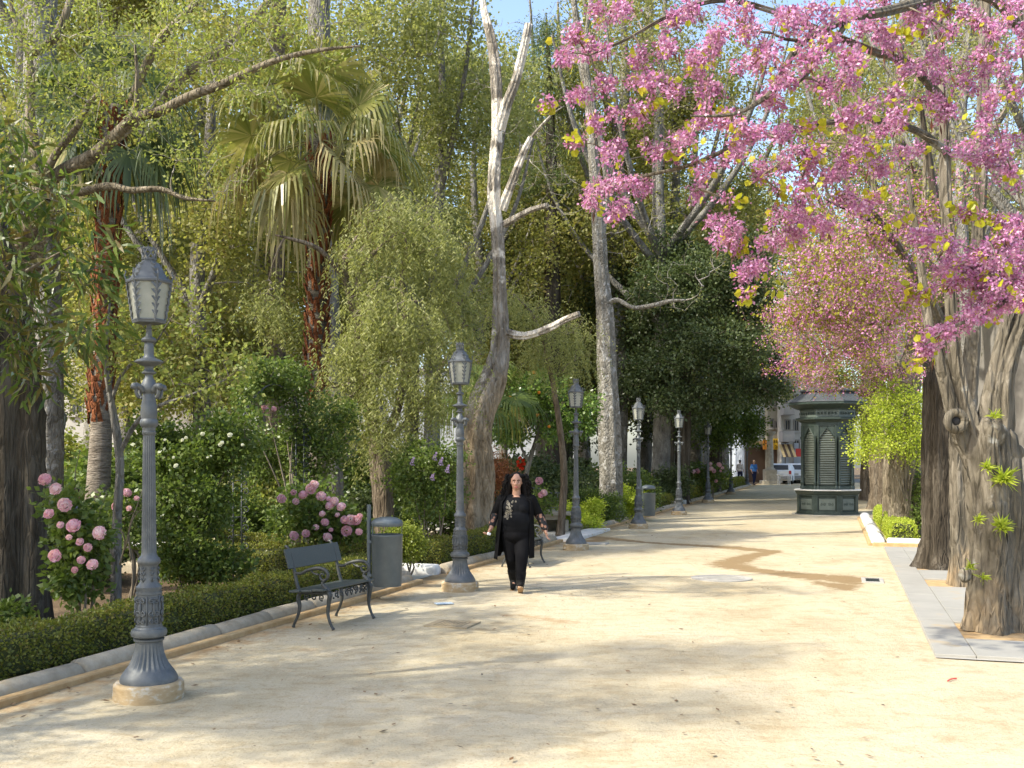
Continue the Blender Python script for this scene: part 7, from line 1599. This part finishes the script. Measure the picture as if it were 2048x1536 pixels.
    for k in range(230):
        a = rg.uniform(-.35, math.pi + .35); x0 = -math.cos(a) * .1; y0 = math.sin(a) * .1 + .02
        if y0 < -.01 and abs(x0) < .075: continue
        p = np.array([x0, y0, rg.uniform(1.40, 1.56)]); L = rg.uniform(.12, .26); q = np.linspace(0, 1, 12)
        out = np.array([x0, y0 - .02, 0]) / .1
        P = p + out * (.03 + rg.uniform(.03, .085) * q)[:, None] * np.array([1, 1, 0]) + np.array([0, 0, -1.0]) * (L * q)[:, None] + np.stack([.014 * np.sin(q * 14 + k), .014 * np.cos(q * 14 + k * 2), 0 * q], 1)
        cu.tube(P, np.linspace(.011, .005, 12), 4)
    cu.build('curls', MT['hair_black'], ho, smooth=True); tag(bpy.data.objects[ho.name].children[0], kind='stuff')
    for sx in (-1, 1):
        e_ = MB().ball((sx * .028, -.0925, 1.452), (.013, .007, .006), 10, 6).build('eye', MT['eye_white'], root, smooth=True)
        MB().ball((sx * .028, -.098, 1.452), (.008, .003, .0075), 8, 6).build('iris', MT['eye_dark'], e_, smooth=True)
        MB().tube(smooth_line([(sx * .012, -.104, 1.470), (sx * .03, -.1, 1.478), (sx * .047, -.085, 1.470)], .006), .0058, 5).build('eyebrow', MT['hair_black'], root, smooth=True)
    MB().tube(smooth_line([(-.024, -.101, 1.385), (-.008, -.112, 1.389), (0, -.111, 1.387), (.008, -.112, 1.389), (.024, -.101, 1.385)], .005), .0055, 6).tube(smooth_line([(-.02, -.101, 1.381), (0, -.112, 1.375), (.02, -.101, 1.381)], .005), .006, 6).build('lips', MT['lips'], root, smooth=True)
    # embroidery on one side of the chest, laid on the cloth
    bv = BVHTree.FromPolygons([v.co[:] for v in top.vertices], [p.vertices[:] for p in top.polygons]); em = MB()
    def on(x, z):
        h = bv.ray_cast(Vector((x, -1, z)), Vector((0, 1, 0))); return np.array([x, (h[0].y if h[0] else -.15) - .004, z])
    for k in range(34):
        z = rg.uniform(.96, 1.22); x = -.115 + .05 * (z - 1.0) / .2 * rg.random() + rg.normal(0, .018) + (.05 if z > 1.15 and rg.random() < .5 else 0)
        r = rg.uniform(.008, .018); a0 = rg.uniform(0, 6.28); n = 9
        em.tube(np.array([on(x + r * (1 - q / n * .6) * math.cos(a0 + q * .75), z + r * (1 - q / n * .6) * math.sin(a0 + q * .75)) for q in range(n)]), .0032, 4)
    tag(em.build('embroidery', MT['embroidery'], root, smooth=True), kind='stuff')
    # the small white thing she carries
    p = wR + unit(np.array([-.45, -.45, -.75])) * .085 + np.array([.012, -.022, -.005])
    m = MB().bbox((0, 0, 0), (.024, .014, .017), .006); o = m.build('paper_packet', MT['paper'], None, loc=(g[0] + p[0], g[1] + p[1], p[2]), rot=(.2, .3, .5)); tag(o, 'small white packet held in the hand of the woman in black', 'packet')
woman()
def simple_person(loc, rz, label, shirt, legs, hair, sit=False, stride=.12, scale=1.0, group=None):
    root = empty('person', loc, label, 'person', group, rz); root.scale = (scale,) * 3
    hz = .52 if sit else .86
    hip = [np.array([s_ * .09, 0, hz]) for s_ in (-1, 1)]
    if sit: knee = [h_ + [0, -.42, .0] for h_ in hip]; ank = [k_ + [0, -.04, -.42] for k_ in knee]
    else: knee = [hip[0] + [0, -stride, -.40], hip[1] + [0, stride * .4, -.41]]; ank = [np.array([-.08, -stride * .9, .09]), np.array([.08, stride * 1.5, .11])]
    t = hz + .50
    sh = [np.array([s_ * .17, .01, t]) for s_ in (-1, 1)]; el = [s_ + [math.copysign(.06, s_[0]), .02, -.27] for s_ in sh]; wr = [e + [0, -.14, -.19] for e in el]
    it = [('e', (0, -.01, t + .24), (.075, .09, .11)), ('c', (0, 0, t + .15), .05, (0, .01, t), .06), ('c', sh[0], .06, sh[1], .06), ('e', (0, 0, t - .16), (.17, .12, .18)), ('e', (0, 0, hz + .08), (.17, .13, .15)), ('c', (0, -.095, t + .235), .01, (0, -.108, t + .215), .013)]
    for k in (0, 1):
        it += [('c', hip[k], .085, knee[k], .06), ('c', knee[k], .058, ank[k], .04), ('c', ank[k], .04, ank[k] + [0, -.14, -.05], .034), ('c', sh[k], .05, el[k], .04), ('c', el[k], .038, wr[k], .028)]
        it += hand(1 if k else -1, wr[k], (0, -.5, -.8), (0, -1, .3), .5)
    link('body', blobmesh('body', it, .010, 2), MT['skin'], root)
    link('shirt', blobmesh('shirt', [('c', sh[0], .072, sh[1], .072), ('e', (0, 0, t - .16), (.185, .137, .19)), ('e', (0, 0, hz + .12), (.185, .145, .14)), ('c', sh[0], .064, el[0], .054), ('c', sh[1], .064, el[1], .054)], .012, 2), MT[shirt], root)
    tri = [('e', (0, 0, hz), (.182, .145, .11))]
    for k in (0, 1): tri += [('c', hip[k], .10, knee[k], .072), ('c', knee[k], .07, ank[k] + [0, 0, .02], .055)]
    link('trousers', blobmesh('trousers', tri, .012, 2), MT[legs], root)
    for k in (0, 1): link('shoe', blobmesh('shoe', [('c', ank[k] + [0, .02, -.04], .047, ank[k] + [0, -.15, -.05], .04)], .012, 2), MT['boot'], root)
    link('hair', blobmesh('hair', [('e', (0, .03, t + .275), (.088, .092, .095)), ('c', (0, .07, t + .26), .06, (0, .075, t + .17), .05)], .010, 1), MT[hair], root)
PW = 'people far along the promenade'
g = G(1508, 970); simple_person((g[0], g[1], 0), .3, 'far walker in a blue jacket beside the last lamp posts', 'cloth_blue', 'cloth_navy', 'hair_brown', group=PW)
g = G(1480, 968); simple_person((g[0], g[1], 0), 2.6, 'far walker in a light grey shirt seen near the farthest bench', 'cloth_grey', 'cloth_navy', 'hair_black', group=PW)
# seated pair on a marble bench in the garden
bl_ = ground_pt(165, 15.6)
mb_ = empty('marble_bench', ground_pt(205, 16.0), 'long rounded marble bench deep in the first bed behind the peonies', 'bench')
MB().tube([(-1.2, 0, .40), (1.2, 0, .40)], .11, 16, squash=.55).build('seat', MT['marble'], mb_, smooth=2)
for x in (-.9, 0, .9): MB().bbox((x, 0, .17), (.10, .12, .17), .02).build('foot', MT['marble'], mb_)
g = ground_pt(152, 15.95); simple_person((g[0], 15.95, -.02), 2.4, 'seated person with bare forearms behind the pink peonies', 'cloth_navy', 'cloth_grey', 'hair_brown', sit=True, group='people sitting in the garden')
g = ground_pt(190, 15.95); simple_person((g[0], 15.95, -.05), 3.3, 'smaller seated person in navy, back turned, beside the fan palm', 'cloth_navy', 'cloth_red', 'hair_brown', sit=True, scale=.88, group='people sitting in the garden')
